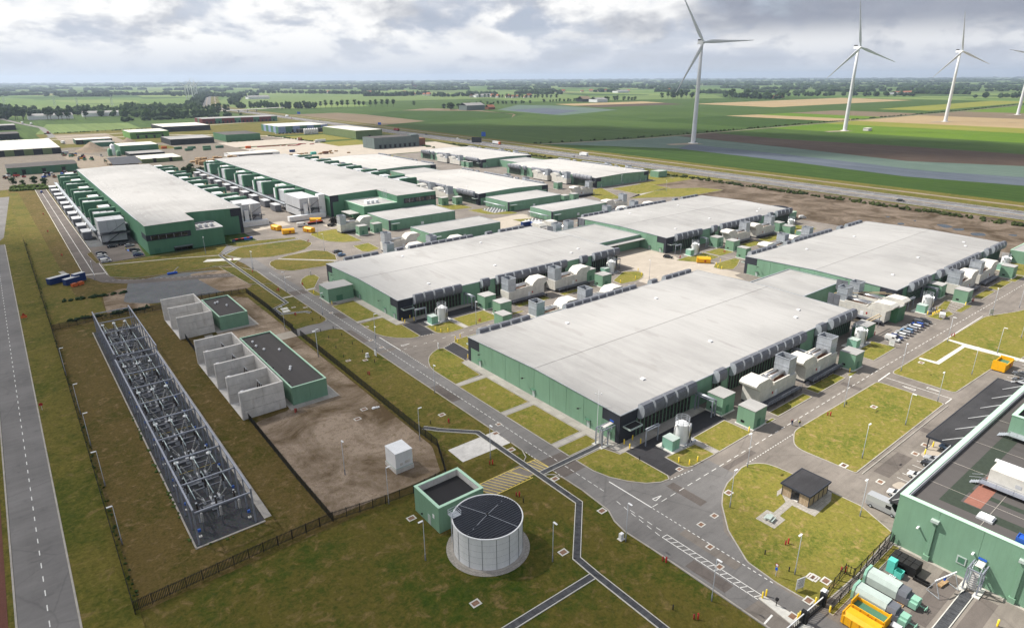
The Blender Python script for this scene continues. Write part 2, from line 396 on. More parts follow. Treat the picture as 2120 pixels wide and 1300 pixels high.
material('field_green', field_fn((0.040, 0.078, 0.016), (0.075, 0.118, 0.028), 0.25, 0.0, 0.55), 0.95, spec=0.08)
material('field_green_deep', field_fn((0.026, 0.058, 0.010), (0.052, 0.090, 0.018), 0.25, 0.0, 0.55), 0.95, spec=0.08)
material('field_bright', field_fn((0.075, 0.15, 0.012), (0.13, 0.195, 0.02), 0.2), 0.95, spec=0.08)
material('field_yellow', field_fn((0.17, 0.19, 0.03), (0.24, 0.23, 0.05), 0.2), 0.95, spec=0.08)
material('field_stubble', field_fn((0.30, 0.22, 0.12), (0.38, 0.29, 0.17), 0.2), 0.95, spec=0.08)
material('field_earth', field_fn((0.062, 0.043, 0.033), (0.105, 0.078, 0.06), 0.2), 0.95, spec=0.08)
material('field_fallow', field_fn((0.15, 0.115, 0.075), (0.20, 0.155, 0.105), 0.2), 0.95, spec=0.08)
material('field_cabbage', field_fn((0.085, 0.125, 0.105), (0.13, 0.175, 0.145), 0.25, 0.0, 0.5), 0.95, spec=0.08)
material('field_purple', field_fn((0.075, 0.092, 0.118), (0.12, 0.138, 0.165), 0.25, 0.0, 0.6), 0.95, spec=0.08)
material('field_meadow', field_fn((0.10, 0.155, 0.045), (0.165, 0.21, 0.075), 0.15), 0.95, spec=0.08)
def far_land_fn(t, p):
    q = t.scaled(p, (1.0, 0.42, 1.0), R(-24))
    v = t.n('ShaderNodeTexVoronoi', Vector=q, Scale=0.0042).outputs[1]
    v2 = t.n('ShaderNodeTexVoronoi', Vector=t.scaled(p, (0.5, 1.0, 1.0), R(12)), Scale=0.0016).outputs[1]
    sp = t.n('ShaderNodeSeparateColor', Color=v).outputs[0]; sp2 = t.n('ShaderNodeSeparateColor', Color=v2).outputs[1]
    c = t.ramp(t.math('ADD', t.math('MULTIPLY', sp, 0.7), t.math('MULTIPLY', sp2, 0.3)), [(0.0, (0.045, 0.085, 0.022)), (0.22, (0.075, 0.13, 0.032)), (0.42, (0.11, 0.17, 0.045)), (0.6, (0.155, 0.205, 0.065)), (0.74, (0.10, 0.13, 0.05)), (0.86, (0.22, 0.19, 0.09)), (1.0, (0.075, 0.10, 0.035))], 'CONSTANT')
    fine = t.noise(p, 0.02, 6, 0.65)
    return t.mix(0.5, c, t.mix(t.ramp(fine, [(0.3, 0.0), (0.7, 1.0)]), (0.6, 0.6, 0.6), (1.2, 1.2, 1.2)), 'MULTIPLY')
material('far_land', far_land_fn, 0.95, spec=0.08)
material('water', (0.02, 0.028, 0.03), 0.1, spec=0.6)
material('thatch', mottled((0.20, 0.15, 0.10), (0.28, 0.22, 0.15), 0.8), 0.95)
material('roof_tile', mottled((0.26, 0.09, 0.05), (0.34, 0.14, 0.08), 0.8), 0.9)
material('turbine_white', weathered((0.64, 0.65, 0.67), 0.05), 0.45, spec=0.4)
material('print_dark', (0.06, 0.06, 0.07), 0.6)

# ------------------------------------------------------------------ geometry helpers
class MB:
    """collects faces for one mesh; mi = material slot of the faces that follow"""
    def __init__(s): s.v, s.f, s.m, s.s, s.mi = [], [], [], [], 0
    def face(s, idx, smooth=False):
        s.f.append(tuple(idx)); s.m.append(s.mi); s.s.append(smooth)
    def poly(s, pts, smooth=False):
        b = len(s.v); s.v.extend(tuple(p) for p in pts); s.face(range(b, b + len(pts)), smooth); return s
    def box(s, x0, x1, y0, y1, z0, z1, bottom=False):
        b = len(s.v)
        s.v.extend([(x0, y0, z0), (x1, y0, z0), (x1, y1, z0), (x0, y1, z0), (x0, y0, z1), (x1, y0, z1), (x1, y1, z1), (x0, y1, z1)])
        for q in ((4, 5, 6, 7), (0, 1, 5, 4), (1, 2, 6, 5), (2, 3, 7, 6), (3, 0, 4, 7)) + (((3, 2, 1, 0),) if bottom else ()):
            s.face([b + i for i in q])
        return s
    def prism(s, poly, z0, z1, cap=True, bottom=False, smooth=False):
        b = len(s.v); n = len(poly)
        s.v.extend((x, y, z0) for x, y in poly); s.v.extend((x, y, z1) for x, y in poly)
        for i in range(n):
            j = (i + 1) % n; s.face((b + i, b + j, b + n + j, b + n + i), smooth)
        if cap: s.face(range(b + n, b + 2 * n))
        if bottom: s.face(range(b + n - 1, b - 1, -1))
        return s
    def extr(s, prof, axis, a0, a1, flip=False):
        """profile [(u, z)] extruded along axis 'x' (u = y) or 'y' (u = x)"""
        b = len(s.v); n = len(prof)
        for a in (a0, a1):
            for u, z in prof: s.v.append((a, u, z) if axis == 'x' else (u, a, z))
        for i in range(n):
            j = (i + 1) % n; s.face((b + i, b + j, b + n + j, b + n + i))
        s.face(range(b + n - 1, b - 1, -1)); s.face(range(b + n, b + 2 * n))
        return s
    def cyl(s, x, y, z0, z1, r, n=10, r2=None, cap=True, smooth=True, bottom=False):
        r2 = r if r2 is None else r2
        b = len(s.v)
        for z, q in ((z0, r), (z1, r2)):
            for i in range(n):
                a = 2 * math.pi * i / n; s.v.append((x + q * math.cos(a), y + q * math.sin(a), z))
        for i in range(n):
            j = (i + 1) % n; s.face((b + i, b + j, b + n + j, b + n + i), smooth)
        if cap: s.face(range(b + n, b + 2 * n))
        if bottom: s.face(range(b + n - 1, b - 1, -1))
        return s
    def tube(s, p0, p1, r, n=6, r2=None, cap=True, smooth=True):
        p0, p1 = Vector(p0), Vector(p1); d = (p1 - p0).normalized()
        u = d.orthogonal().normalized(); w_ = d.cross(u)
        b = len(s.v); r2 = r if r2 is None else r2
        for p, q in ((p0, r), (p1, r2)):
            for i in range(n):
                a = 2 * math.pi * (i + 0.5) / n; s.v.append(tuple(p + u * (q * math.cos(a)) + w_ * (q * math.sin(a))))
        for i in range(n):
            j = (i + 1) % n; s.face((b + i, b + j, b + n + j, b + n + i), smooth)
        if cap: s.face(range(b + n, b + 2 * n)); s.face(range(b + n - 1, b - 1, -1))
        return s
    def bar(s, p0, p1, wd, ht=None):
        """square bar between two points"""
        ht = wd if ht is None else ht
        p0, p1 = Vector(p0), Vector(p1); d = (p1 - p0).normalized()
        u = Vector((0, 0, 1)).cross(d)
        u = Vector((1, 0, 0)) if u.length < 1e-4 else u.normalized()
        w_ = d.cross(u); b = len(s.v)
        for p in (p0, p1):
            for a, c in ((-1, -1), (1, -1), (1, 1), (-1, 1)): s.v.append(tuple(p + u * (a * wd / 2) + w_ * (c * ht / 2)))
        for q in ((0, 1, 5, 4), (1, 2, 6, 5), (2, 3, 7, 6), (3, 0, 4, 7), (3, 2, 1, 0), (4, 5, 6, 7)): s.face([b + i for i in q])
        return s
    def path(s, pts, r, n=6):
        for a, c in zip(pts, pts[1:]): s.tube(a, c, r, n)
        return s
    def ring(s, poly, inner, z0, z1):
        """kerb: band between an outline and its inset"""
        b = len(s.v); n = len(poly)
        for pl, z in ((poly, z0), (poly, z1), (inner, z1), (inner, z0)): s.v.extend((x, y, z) for x, y in pl)
        for i in range(n):
            j = (i + 1) % n
            for k in range(3): s.face((b + k * n + i, b + k * n + j, b + (k + 1) * n + j, b + (k + 1) * n + i))
        return s
    def mesh(s, name, mats):
        me = bpy.data.meshes.new(name)
        me.from_pydata(s.v, [], s.f)
        for m in ([mats] if isinstance(mats, str) else mats): me.materials.append(MATS[m])
        me.polygons.foreach_set('material_index', s.m)
        me.polygons.foreach_set('use_smooth', s.s)
        me.update()
        return me

def ob(name, geo, mats=None, parent=None, loc=None, rz=0.0):
    me = geo.mesh(name, mats) if isinstance(geo, MB) else geo
    o = bpy.data.objects.new(name, me); COL.objects.link(o)
    if parent is not None: o.parent = parent
    if loc is not None: o.location = loc if len(loc) == 3 else (loc[0], loc[1], 0)
    if rz: o.rotation_euler = (0, 0, rz)
    return o
LABELS = {}
def tag(o, label, cat, group=None):
    LABELS.setdefault(label, []).append(o.name)
    o['label'] = label; o['category'] = cat
    if group: o['group'] = group
    return o
def thing(name, label, cat, loc=(0, 0, 0), rz=0.0, group=None):
    o = bpy.data.objects.new(name, None); COL.objects.link(o)
    o.empty_display_size = 0.5
    o.location = loc if len(loc) == 3 else (loc[0], loc[1], 0); o.rotation_euler = (0, 0, rz)
    return tag(o, label, cat, group)
def struct(name, geo, mats, parent=None):
    o = ob(name, geo, mats, parent)
    o['kind'] = 'structure'
    return o
class Kit:
    """a thing's parts, built once and copied: add(name, MB, mats) -> index; sub-parts give their part's index"""
    def __init__(s): s.p = []
    def add(s, name, mb, mats, under=None):
        s.p.append((name, mb.mesh(name, mats) if isinstance(mb, MB) else mb, under)); return len(s.p) - 1
    def put(s, name, label, cat, loc, rz=0.0, group=None, scale=None, swap=None):
        t = thing(name, label, cat, loc, rz, group)
        if scale is not None: t.scale = (scale,) * 3 if not isinstance(scale, tuple) else scale
        made = []
        for nm, me, un in s.p:
            o = bpy.data.objects.new(nm, me); COL.objects.link(o)
            o.parent = t if un is None else made[un]
            if swap and nm in swap:
                o.material_slots[0].link = 'OBJECT'; o.material_slots[0].material = MATS[swap[nm]]
            made.append(o)
        return t

ORD = ['first', 'second', 'third', 'fourth', 'fifth', 'sixth', 'seventh', 'eighth', 'ninth', 'tenth', 'eleventh', 'twelfth', 'thirteenth', 'fourteenth', 'fifteenth', 'sixteenth', 'seventeenth', 'eighteenth', 'nineteenth', 'twentieth']
def nth(i): return ORD[i] if i < 20 else 'number %d' % (i + 1)

def inset(poly, d):
    """inset a polygon (either winding) by d"""
    n = len(poly)
    ar = sum(poly[i][0] * poly[(i + 1) % n][1] - poly[(i + 1) % n][0] * poly[i][1] for i in range(n))
    sg = 1 if ar > 0 else -1
    out = []
    for i in range(n):
        p0, p1, p2 = Vector(poly[i - 1]), Vector(poly[i]), Vector(poly[(i + 1) % n])
        a = (p1 - p0); b = (p2 - p1)
        if a.length < 1e-6 or b.length < 1e-6: out.append(tuple(p1)); continue
        a.normalize(); b.normalize()
        na = Vector((-a.y, a.x)) * sg; nb = Vector((-b.y, b.x)) * sg
        m_ = na + nb
        k = d / max(0.35, (1 + na.dot(nb)) / 2 * 1.0) / 2
        out.append(tuple(p1 + m_ * k))
    return out
def rounded(poly, rads, seg=5):
    """polygon with rounded corners; rads one number or one per corner"""
    n = len(poly); out = []
    for i in range(n):
        r = rads[i] if isinstance(rads, (list, tuple)) else rads
        p0, p1, p2 = Vector(poly[i - 1]), Vector(poly[i]), Vector(poly[(i + 1) % n])
        if r <= 0: out.append(tuple(p1)); continue
        a = (p0 - p1); b = (p2 - p1)
        r_ = min(r, a.length * 0.49, b.length * 0.49)
        s0 = p1 + a.normalized() * r_; s2 = p1 + b.normalized() * r_
        for k in range(seg + 1):
            t = k / seg; out.append(tuple(s0 * (1 - t) ** 2 + p1 * (2 * t * (1 - t)) + s2 * t * t))
    return out
def rect(x0, x1, y0, y1): return [(x0, y0), (x1, y0), (x1, y1), (x0, y1)]

def sheet(name, poly, z, mat, parent=None):
    return struct(name, MB().poly([(x, y, z) for x, y in poly]), mat, parent) if parent is None else ob(name, MB().poly([(x, y, z) for x, y in poly]), mat, parent)
def lawn(poly, mat='lawn', z=0.13, kerb=0.22, rads=0.0, name='lawn', kz=0.15):
    if rads: poly = rounded(poly, rads)
    inn = inset(poly, kerb) if kerb else poly
    o = struct(name, MB().poly([(x, y, z) for x, y in inn]), mat)
    if kerb: ob('kerb', MB().ring(poly, inn, 0.0, kz), 'kerb', o)
    return o
def strip_poly(pts, wd):
    """outline of a band of width wd along a polyline"""
    l, r = [], []
    for i, p in enumerate(pts):
        p = Vector(p)
        a = (p - Vector(pts[i - 1])).normalized() if i > 0 else (Vector(pts[1]) - p).normalized()
        b = (Vector(pts[i + 1]) - p).normalized() if i < len(pts) - 1 else a
        m_ = (a + b).normalized(); nn = Vector((-m_.y, m_.x)); k = 1 / max(0.4, nn.dot(Vector((-a.y, a.x))))
        l.append(tuple(p + nn * (wd / 2 * k))); r.append(tuple(p - nn * (wd / 2 * k)))
    return l + r[::-1]
def dashes(mb, a, b, dash, gap, wd, z, start=0.0):
    a, b = Vector(a), Vector(b); L_ = (b - a).length; d = (b - a).normalized(); nn = Vector((-d.y, d.x)) * (wd / 2)
    t = start
    while t < L_:
        e = min(L_, t + dash); p, q = a + d * t, a + d * e
        mb.poly([(*(p + nn), z), (*(p - nn), z), (*(q - nn), z), (*(q + nn), z)])
        t += dash + gap
def line(mb, a, b, wd, z): dashes(mb, a, b, 1e6, 1, wd, z)

# ------------------------------------------------------------------ ground, fields, roads
GR = 26000
struct('ground', MB().poly([(GR * math.cos(2 * math.pi * i / 64), GR * math.sin(2 * math.pi * i / 64), -0.30) for i in range(64)]), 'far_land')
# the flat land near the site
struct('farmland', MB().poly([(-900, -300, -0.2), (2600, -300, -0.2), (2600, 1750, -0.2), (-900, 2050, -0.2)]), 'field_green')
def field(poly, mat, z=-0.15): return sheet('field', poly, z, mat)
MWX = lambda y: 462 + 0.036 * y           # near edge of the motorway
def mw(y, off): return (MWX(y) + off, y)
field([mw(-250, 62), (616, -250), (616, 145), (600, 225), (622, 340), (640, 492), (560, 640), mw(640, 62)], 'field_green_deep')
field([(616, -250), (690, -250), (672, 145), (650, 225), (672, 340), (694, 515), (640, 492), (622, 340), (600, 225), (616, 145)], 'field_purple')
field([(690, -250), (772, -250), (752, 180), (712, 268), (745, 409), (775, 600), (560, 640), (640, 492), (694, 515), (672, 340), (650, 225), (672, 145)], 'field_cabbage', -0.152)
field([(772, -250), (880, -250), (865, 212), (864, 330), (844, 465), (860, 600), (785, 605), (775, 585), (745, 409), (712, 268), (752, 180)], 'field_earth')
field([(880, -250), (1010, -250), (1010, 595), (860, 600), (844, 465), (864, 330), (865, 212)], 'field_green')
field([(1010, -250), (1180, -250), (1180, 590), (1010, 595)], 'field_bright')
field([(1180, -250), (1290, -250), (1290, 588), (1180, 590)], 'field_yellow')
field([(1290, -250), (1560, -250), (1560, 582), (1290, 588)], 'field_stubble')
field([(1560, -250), (1800, -250), (1800, 578), (1560, 582)], 'field_fallow')
field([(1800, -250), (2450, -250), (2450, 585), (1800, 578)], 'field_bright')
# beyond the farm track
field([mw(650, 62), (700, 612), (1000, 606), (1000, 880), (880, 900), mw(880, 62)], 'field_green')
field([mw(880, 62), (880, 900), (880, 1115), mw(1100, 62)], 'field_green', -0.151)
field([mw(1100, 62), (880, 1115), (1000, 1215), (1035, 1470), (870, 1580), (715, 1460), (690, 1150)], 'field_green_deep', -0.149)
field([mw(1100, 62), (690, 1150), (715, 1460), (700, 1590), mw(1590, 62)], 'field_fallow', -0.152)
field([(880, 1115), (968, 1210), (1040, 1475), (1000, 1650), (875, 1580), (1000, 1420), (985, 1240)], 'field_fallow', -0.146)
field([(1000, 606), (1250, 600), (1260, 850), (1000, 880)], 'field_green_deep')
field([(1250, 600), (1340, 598), (1350, 830), (1260, 850)], 'field_stubble', -0.151)
field([(1340, 598), (1450, 596), (1460, 820), (1350, 830)], 'field_bright', -0.152)
field([(1450, 596), (1640, 592), (1650, 800), (1460, 820)], 'field_fallow', -0.151)
field([(1640, 592), (2500, 600), (2500, 800), (1650, 800)], 'field_green')
field([(1020, 1110), (1300, 1200), (1372, 1495), (1320, 1640), (1080, 1430), (1040, 1240)], 'field_cabbage')
field([(1030, 1150), (1200, 1240), (1240, 1420), (1090, 1400)], 'field_purple', -0.145)
field([(1300, 1000), (1650, 980), (1700, 1300), (1372, 1340)], 'field_green')
field([(1000, 880), (1650, 800), (1650, 980), (1300, 1000), (1300, 1200), (1020, 1110)], 'field_green', -0.153)
field([(1372, 1340), (1700, 1300), (1760, 1420), (1400, 1470)], 'field_earth')
field([(1400, 1470), (1760, 1420), (1810, 1560), (1440, 1600)], 'field_stubble')
field([(1700, 1000), (2500, 960), (2600, 1250), (1750, 1300)], 'field_stubble', -0.146)
field([(1750, 1310), (2600, 1260), (2650, 1500), (1800, 1500)], 'field_green', -0.147)
field([(1780, 640), (2600, 640), (2600, 760), (1780, 760)], 'field_yellow', -0.143)
# left background meadows
field([(60, 1290), (215, 1300), (225, 1520), (95, 1580)], 'field_meadow')
field([(-700, 1880), (700, 2000), (900, 2700), (-700, 3100)], 'field_meadow', -0.16)
field([(560, 2350), (1900, 1900), (2400, 2600), (1150, 3900)], 'field_meadow', -0.155)
field([(900, 1800), (1500, 1800), (1650, 2250), (1100, 2300)], 'field_green', -0.149)
field([(1600, 1820), (2300, 1560), (2700, 1900), (1900, 2400)], 'field_meadow', -0.148)
# farm track with its ditch
TR = [(546, 640), (700, 607), (780, 604), (935, 599), (1230, 594), (1840, 582), (2290, 596)]
sheet('track', strip_poly(TR, 5.0), -0.10, 'gravel_tan')
sheet('ditch', strip_poly([(x, y + 13) for x, y in TR], 7.0), -0.11, 'reed')

# motorway: verge, two carriageways, median, service track
YS = list(range(-260, 1700, 60)) + [1760, 1900, 2100]
def mw_band(name, o0, o1, z, mat, bend=True):
    a = [mw(y, o0) for y in YS] + ([(596 + (o0 - 30) * 0.9, 2350), (830 + (o0 - 30) * 0.9, 3250), (1160 + (o0 - 30) * 0.9, 4500)] if bend else [])
    b = [mw(y, o1) for y in YS] + ([(596 + (o1 - 30) * 0.9, 2350), (830 + (o1 - 30) * 0.9, 3250), (1160 + (o1 - 30) * 0.9, 4500)] if bend else [])
    m_ = MB()
    for i in range(len(a) - 1): m_.poly([(*a[i], z), (*b[i], z), (*b[i + 1], z), (*a[i + 1], z)])
    return struct(name, m_, mat)
mw_band('verge', -26, 66, -0.09, 'verge')
road = mw_band('motorway', 0, 13.5, 0.0, 'motorway_asphalt')
mw_band('motorway', 17, 31, 0.0, 'motorway_asphalt')
mw_band('median', 13.5, 17, 0.02, 'gravel_tan')
mw_band('service_track', 47, 52, -0.05, 'gravel_tan')
ditch_o = mw_band('ditch', -24, -15, -0.07, 'reed', False)
mk = MB()
for off in (0.9, 12.7, 17.8, 30.2):
    for y0, y1 in zip(YS, YS[1:]): line(mk, mw(y0, off), mw(y1, off), 0.25, 0.02)
for off in (4.9, 8.8, 21.7, 25.8): dashes(mk, mw(-260, off), mw(2100, off), 4, 10, 0.25, 0.02)
ob('lane_markings', mk, 'paint_white', road)
for off, lb in ((14.6, 'near'), (15.9, 'far')):
    gr_ = MB()
    for y0, y1 in zip(YS, YS[1:]): gr_.bar((*mw(y0, off), 0.65), (*mw(y1, off), 0.65), 0.08, 0.35)
    tag(ob('guard_rail', gr_, 'galvanised'), 'long steel guard rail on the motorway median, %s one' % lb, 'guard rail')

# road on the left with its brick cycle path
rl = sheet('road', [(-13.0, 40), (-5.35, 40), (-5.2, 420), (-12.8, 420)], 0.0, 'road_old')
mk = MB(); dashes(mk, (-9.05, 40), (-9.0, 420), 1.6, 2.5, 0.16, 0.006)
ob('lane_markings', mk, 'paint_white', rl)
ob('kerb', MB().box(-5.35, -5.05, 40, 420, -0.1, 0.06).box(-13.3, -13.0, 40, 420, -0.1, 0.06), 'kerb', rl)
sheet('cycle_path', [(-19.5, 40), (-14.2, 40), (-14.0, 420), (-19.3, 420)], 0.01, 'brick_path')
sheet('verge', [(-200, 30), (-13.2, 30), (-13.2, 420), (-60, 420), (-10, 640), (-200, 640)], -0.03, 'verge'); sheet('verge', [(-20, 405), (20, 405), (20, 640), (-40, 640)], -0.02, 'verge')
lv = sheet('verge', [(-5.1, 30), (2.6, 30), (2.9, 430), (-5.0, 430)], 0.02, 'verge')
# side road at the far end of the left road
sheet('road', [(-60, 418), (-12, 410), (-5, 440), (3, 600), (-8, 600), (-20, 450), (-60, 436)], 0.008, 'road_old')

# ground inside the fence
sheet('site_ground', [(2.6, 262), (80.4, 262), (80.4, 345), (30, 345), (30, 640), (2.9, 640)], 0.0, 'dry_grass')
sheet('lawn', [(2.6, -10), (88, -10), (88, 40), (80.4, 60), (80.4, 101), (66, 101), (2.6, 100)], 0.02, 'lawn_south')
sheet('yard_ground', [(2.6, 100), (66, 101), (66, 262), (2.6, 262)], 0.01, 'dry_grass')
sheet('bare_soil', rounded([(36.6, 103.2), (61, 102.6), (65.2, 113), (65.9, 198), (66, 208), (66.5, 250), (60, 258), (46, 258), (46, 216), (36.8, 214), (36.8, 205), (46, 203), (46, 151), (36.6, 150)], 1.5), 0.018, 'soil')
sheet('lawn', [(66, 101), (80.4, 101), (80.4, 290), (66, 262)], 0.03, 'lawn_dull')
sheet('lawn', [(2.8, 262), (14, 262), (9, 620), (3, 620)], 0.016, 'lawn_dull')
sheet('asphalt_ground', [(80.3, 30), (400, 30), (400, 345), (100, 345), (80.3, 345)], 0.04, 'asphalt')
sheet('asphalt_ground', [(100, 345), (240, 345), (240, 660), (100, 660)], 0.036, 'asphalt')
sheet('asphalt_ground', [(240, 345), (448, 345), (448, 660), (240, 660)], 0.038, 'asphalt')
sheet('lawn', [(400, -60), (455, -60), (470, 345), (400, 345)], 0.03, 'lawn')
sheet('rough_ground', rounded([(372, 60), (452, -60), (470, 300), (455, 330), (388, 330), (366, 250)], 4), 0.05, 'soil_damp')
sheet('gravel_yard', rounded([(33, 303), (49, 306), (68, 299), (72, 280), (63, 264), (36, 266), (27, 275)], 3), 0.03, 'gravel')
sheet('bare_soil', rounded([(56, 300), (70, 297), (78, 275), (70, 262), (60, 264)], 3), 0.036, 'soil')
sheet('bare_soil', rounded([(20, 264), (34, 262), (36, 285), (30, 296), (22, 290)], 3), 0.028, 'soil')
sheet('lawn', rounded([(8, 265), (20, 264), (21, 288), (9, 290)], 1.5), 0.026, 'lawn_dull')
# puddles on the rough ground
for pts in ([(401.0,149.3),(404.3,147.6),(399.9,144.3),(396.1,146.6)], [(413.5,134.0),(418.6,130.7),(413.8,124.1),(406.5,126.4)], [(408.1,124.2),(414.8,119.5),(407.5,117.8),(404.6,120.3)], [(404.1,114.0),(409.9,109.2),(403.3,105.3),(397.6,110.0)], [(415.2,100.5),(419.5,96.0),(412.3,95.3)], [(414.1,161.9),(418.0,160.3),(412.9,158.6)], [(415.2,146.6),(418.0,145.3),(413.1,144.2)]):
    sheet('puddle', rounded(pts, 3), 0.056, 'water')

# site roads (lighter, worn wheel tracks over the base asphalt)
main = sheet('main_road', [(80.4, 60), (86.9, 66), (86.9, 330), (84, 345), (76, 345), (80.4, 300)], 0.046, 'asphalt_grey')
mk = MB()
dashes(mk, (83.65, 76), (83.65, 152), 1.15, 0.62, 0.13, 0.055); dashes(mk, (83.7, 153), (84.4, 280), 1.15, 0.62, 0.13, 0.055)
line(mk, (86.85, 181), (86.95, 166.7), 0.25, 0.055); dashes(mk, (86.95, 166), (86.8, 150), 0.5, 0.5, 0.16, 0.055)
line(mk, (80.45, 208), (80.5, 195.4), 0.25, 0.055); line(mk, (86.9, 77.6), (87.1, 66.2), 0.25, 0.055)
dashes(mk, (87.1, 66), (87.25, 40), 0.55, 0.5, 0.16, 0.055)
dashes(mk, (83.2, 72), (81.75, 59.6), 1.2, 1.0, 0.13, 0.055); dashes(mk, (83.2, 68.4), (83.1, 59.6), 1.2, 1.0, 0.13, 0.055)
dashes(mk, (87.4, 66.3), (190, 66.8), 1.6, 1.2, 0.14, 0.055); dashes(mk, (190, 66.8), (372, 66.2), 1.6, 1.2, 0.14, 0.055)
dashes(mk, (115.4, 63.3), (135.2, 63.45), 0.55, 0.5, 0.16, 0.055); dashes(mk, (97.7, 69.95), (104.2, 69.3), 0.55, 0.45, 0.16, 0.055)
dashes(mk, (88, 167), (240, 167.4), 1.4, 2.2, 0.14, 0.055); dashes(mk, (98, 173), (103, 172.4), 0.55, 0.45, 0.16, 0.055); dashes(mk, (98.5, 160), (103.5, 162), 0.55, 0.45, 0.16, 0.055)
dashes(mk, (80.4, 97.4), (80.4, 85), 0.55, 0.45, 0.16, 0.055)
line(mk, (180.0, 63.6), (188.2, 63.9), 0.28, 0.055); line(mk, (184.0, 63.5), (184.1, 46.8), 0.16, 0.055); line(mk, (184.1, 46.8), (179.9, 46.8), 0.2, 0.055)
line(mk, (226, 63.6), (262, 63.8), 0.2, 0.055)
# hatched strip before the gate
line(mk, (81.8, 59.3), (82.0, 39.8), 0.14, 0.055); line(mk, (83.1, 59.2), (83.35, 39.7), 0.14, 0.055); line(mk, (81.8, 59.3), (83.1, 59.2), 0.14, 0.055)
for i in range(15): line(mk, (81.85, 58.6 - i * 1.28), (83.15, 57.9 - i * 1.28), 0.14, 0.055)
line(mk, (80.9, 36.6), (78.3, 36.4), 0.3, 0.055)
def tri(mb, p, a, sz, z=0.055):
    """give-way triangle outline painted on the road"""
    c, s_ = math.cos(a), math.sin(a)
    q = [(-sz, -sz * 0.33), (-sz, sz * 0.33), (sz, 0)]
    q = [Vector((p[0] + x * c - y * s_, p[1] + x * s_ + y * c)) for x, y in q]
    for i in range(3): line(mb, q[i], q[(i + 1) % 3], 0.18, z)
tri(mk, (90.6, 67.6), 0, 1.2); tri(mk, (90.5, 170.0), 0, 1.5); tri(mk, (88.5, 268.0), 0, 1.5); tri(mk, (182.0, 56.5), R(90), 1.6); tri(mk, (186.2, 51.8), R(-90), 1.6); tri(mk, (76.5, 201.8), R(180), 1.3)
ob('road_markings', mk, 'paint_white', main)
gate_rd = sheet('gate_road', [(78.1, -10), (87.2, -10), (87.3, 40), (92, 53), (98, 58), (103, 61), (110, 63), (110, 69.6), (96, 70), (90, 74.5), (86.9, 84), (80.4, 79), (79.6, 70.5), (78.2, 67.5), (77.7, 64)], 0.048, 'asphalt_grey')
sheet('asphalt_patch', [(80.5, 92.6), (86.8, 92.4), (86.8, 84.6), (80.5, 84.6)], 0.050, 'asphalt_patch')
sheet('asphalt_patch', [(80.6, 247), (86.8, 247), (86.8, 241), (80.6, 241)], 0.050, 'asphalt_patch')
sheet('asphalt_patch', [(78.3, 40), (81.9, 39.7), (81.9, 33), (78.3, 33)], 0.0505, 'asphalt')
sheet('asphalt_patch', [(117, 62.4), (129.5, 62.6), (129.5, 40), (123, 40), (119.8, 54)], 0.0505, 'asphalt')
sheet('asphalt_patch', [(97, 20.5), (113, 20.5), (113, 23.5), (97, 23.2)], 0.0505, 'asphalt_patch')
sheet('asphalt_patch', [(97, 15), (111, 15), (111, 17.6), (97, 17.6)], 0.0505, 'asphalt_patch')
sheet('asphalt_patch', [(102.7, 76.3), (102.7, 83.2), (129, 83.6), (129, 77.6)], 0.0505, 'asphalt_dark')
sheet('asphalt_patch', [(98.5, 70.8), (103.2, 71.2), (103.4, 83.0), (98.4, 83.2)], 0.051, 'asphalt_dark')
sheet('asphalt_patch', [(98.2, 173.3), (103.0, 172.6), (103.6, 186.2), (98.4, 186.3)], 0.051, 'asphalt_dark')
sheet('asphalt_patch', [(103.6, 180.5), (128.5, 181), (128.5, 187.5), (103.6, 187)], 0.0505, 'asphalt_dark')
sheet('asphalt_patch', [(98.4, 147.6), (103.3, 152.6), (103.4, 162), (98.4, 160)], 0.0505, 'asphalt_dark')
# left lane by the west hall: brown paved road and its bend back to the main road
fr = sheet('brick_road', [(20.3, 640), (26.6, 640), (27.9, 322), (30, 312), (36, 306), (80, 286), (80, 279), (34, 300), (24.5, 310), (20.2, 324)], 0.052, 'asphalt_patch')
mk = MB(); line(mk, (23.2, 620), (23.6, 325), 0.18, 0.062); line(mk, (26.9, 640), (28.0, 322), 0.25, 0.062); line(mk, (20.0, 640), (19.9, 330), 0.2, 0.062); dashes(mk, (26, 312), (78, 282.5), 1.2, 1.2, 0.14, 0.062)
ob('road_markings', mk, 'paint_white', fr)

# lawn islands between roads, walls and paths (real kerb steps)
lawn([(89.2,154.2),(91.3,157.2),(93.8,159.2),(96.5,160.5),(98.4,160.0),(98.4,147.5),(96.7,147.0),(96.2,136.6),(87.0,136.0),(87.0,147.4),(87.7,150.9)])
lawn(rect(86.9, 96.5, 115.3, 134.4)); lawn(rect(86.9, 96.5, 96.0, 113.5)); lawn([(86.9, 94.2), (96.5, 94.2), (96.5, 89.8), (86.9, 89.8)])
lawn([(86.9, 87.8), (95.2, 87.8), (96.5, 83.4), (98.3, 83.3), (98.3, 71.2), (97.4, 70.1), (95.2, 70.5), (92.4, 72.2), (90.0, 75.0), (88.0, 78.6), (87.0, 82.5)])
lawn([(103.5, 161.9), (104.7, 163.2), (108, 163.4), (122, 163.3), (122, 153), (103.3, 152.6)])
lawn([(88.9,255.1),(91.3,260.6),(94.7,264.0),(97.2,264.8),(98.7,263.6),(98.6,258.4),(91.3,245.9),(87.4,245.6)]); lawn([(87.2, 244.0), (90.0, 244.0), (90.0, 233.5), (87.2, 236)])
lawn([(87.2, 219.8), (96.5, 221.0), (96.5, 198.9), (87.2, 198.7)])
lawn([(87.2, 196.4), (96.5, 197.0), (96.7, 187.2), (98.3, 186.4), (98.0, 173.4), (96.5, 172.8), (94.5, 173.4), (90.7, 176.7), (88.3, 180.5), (87.3, 184)])
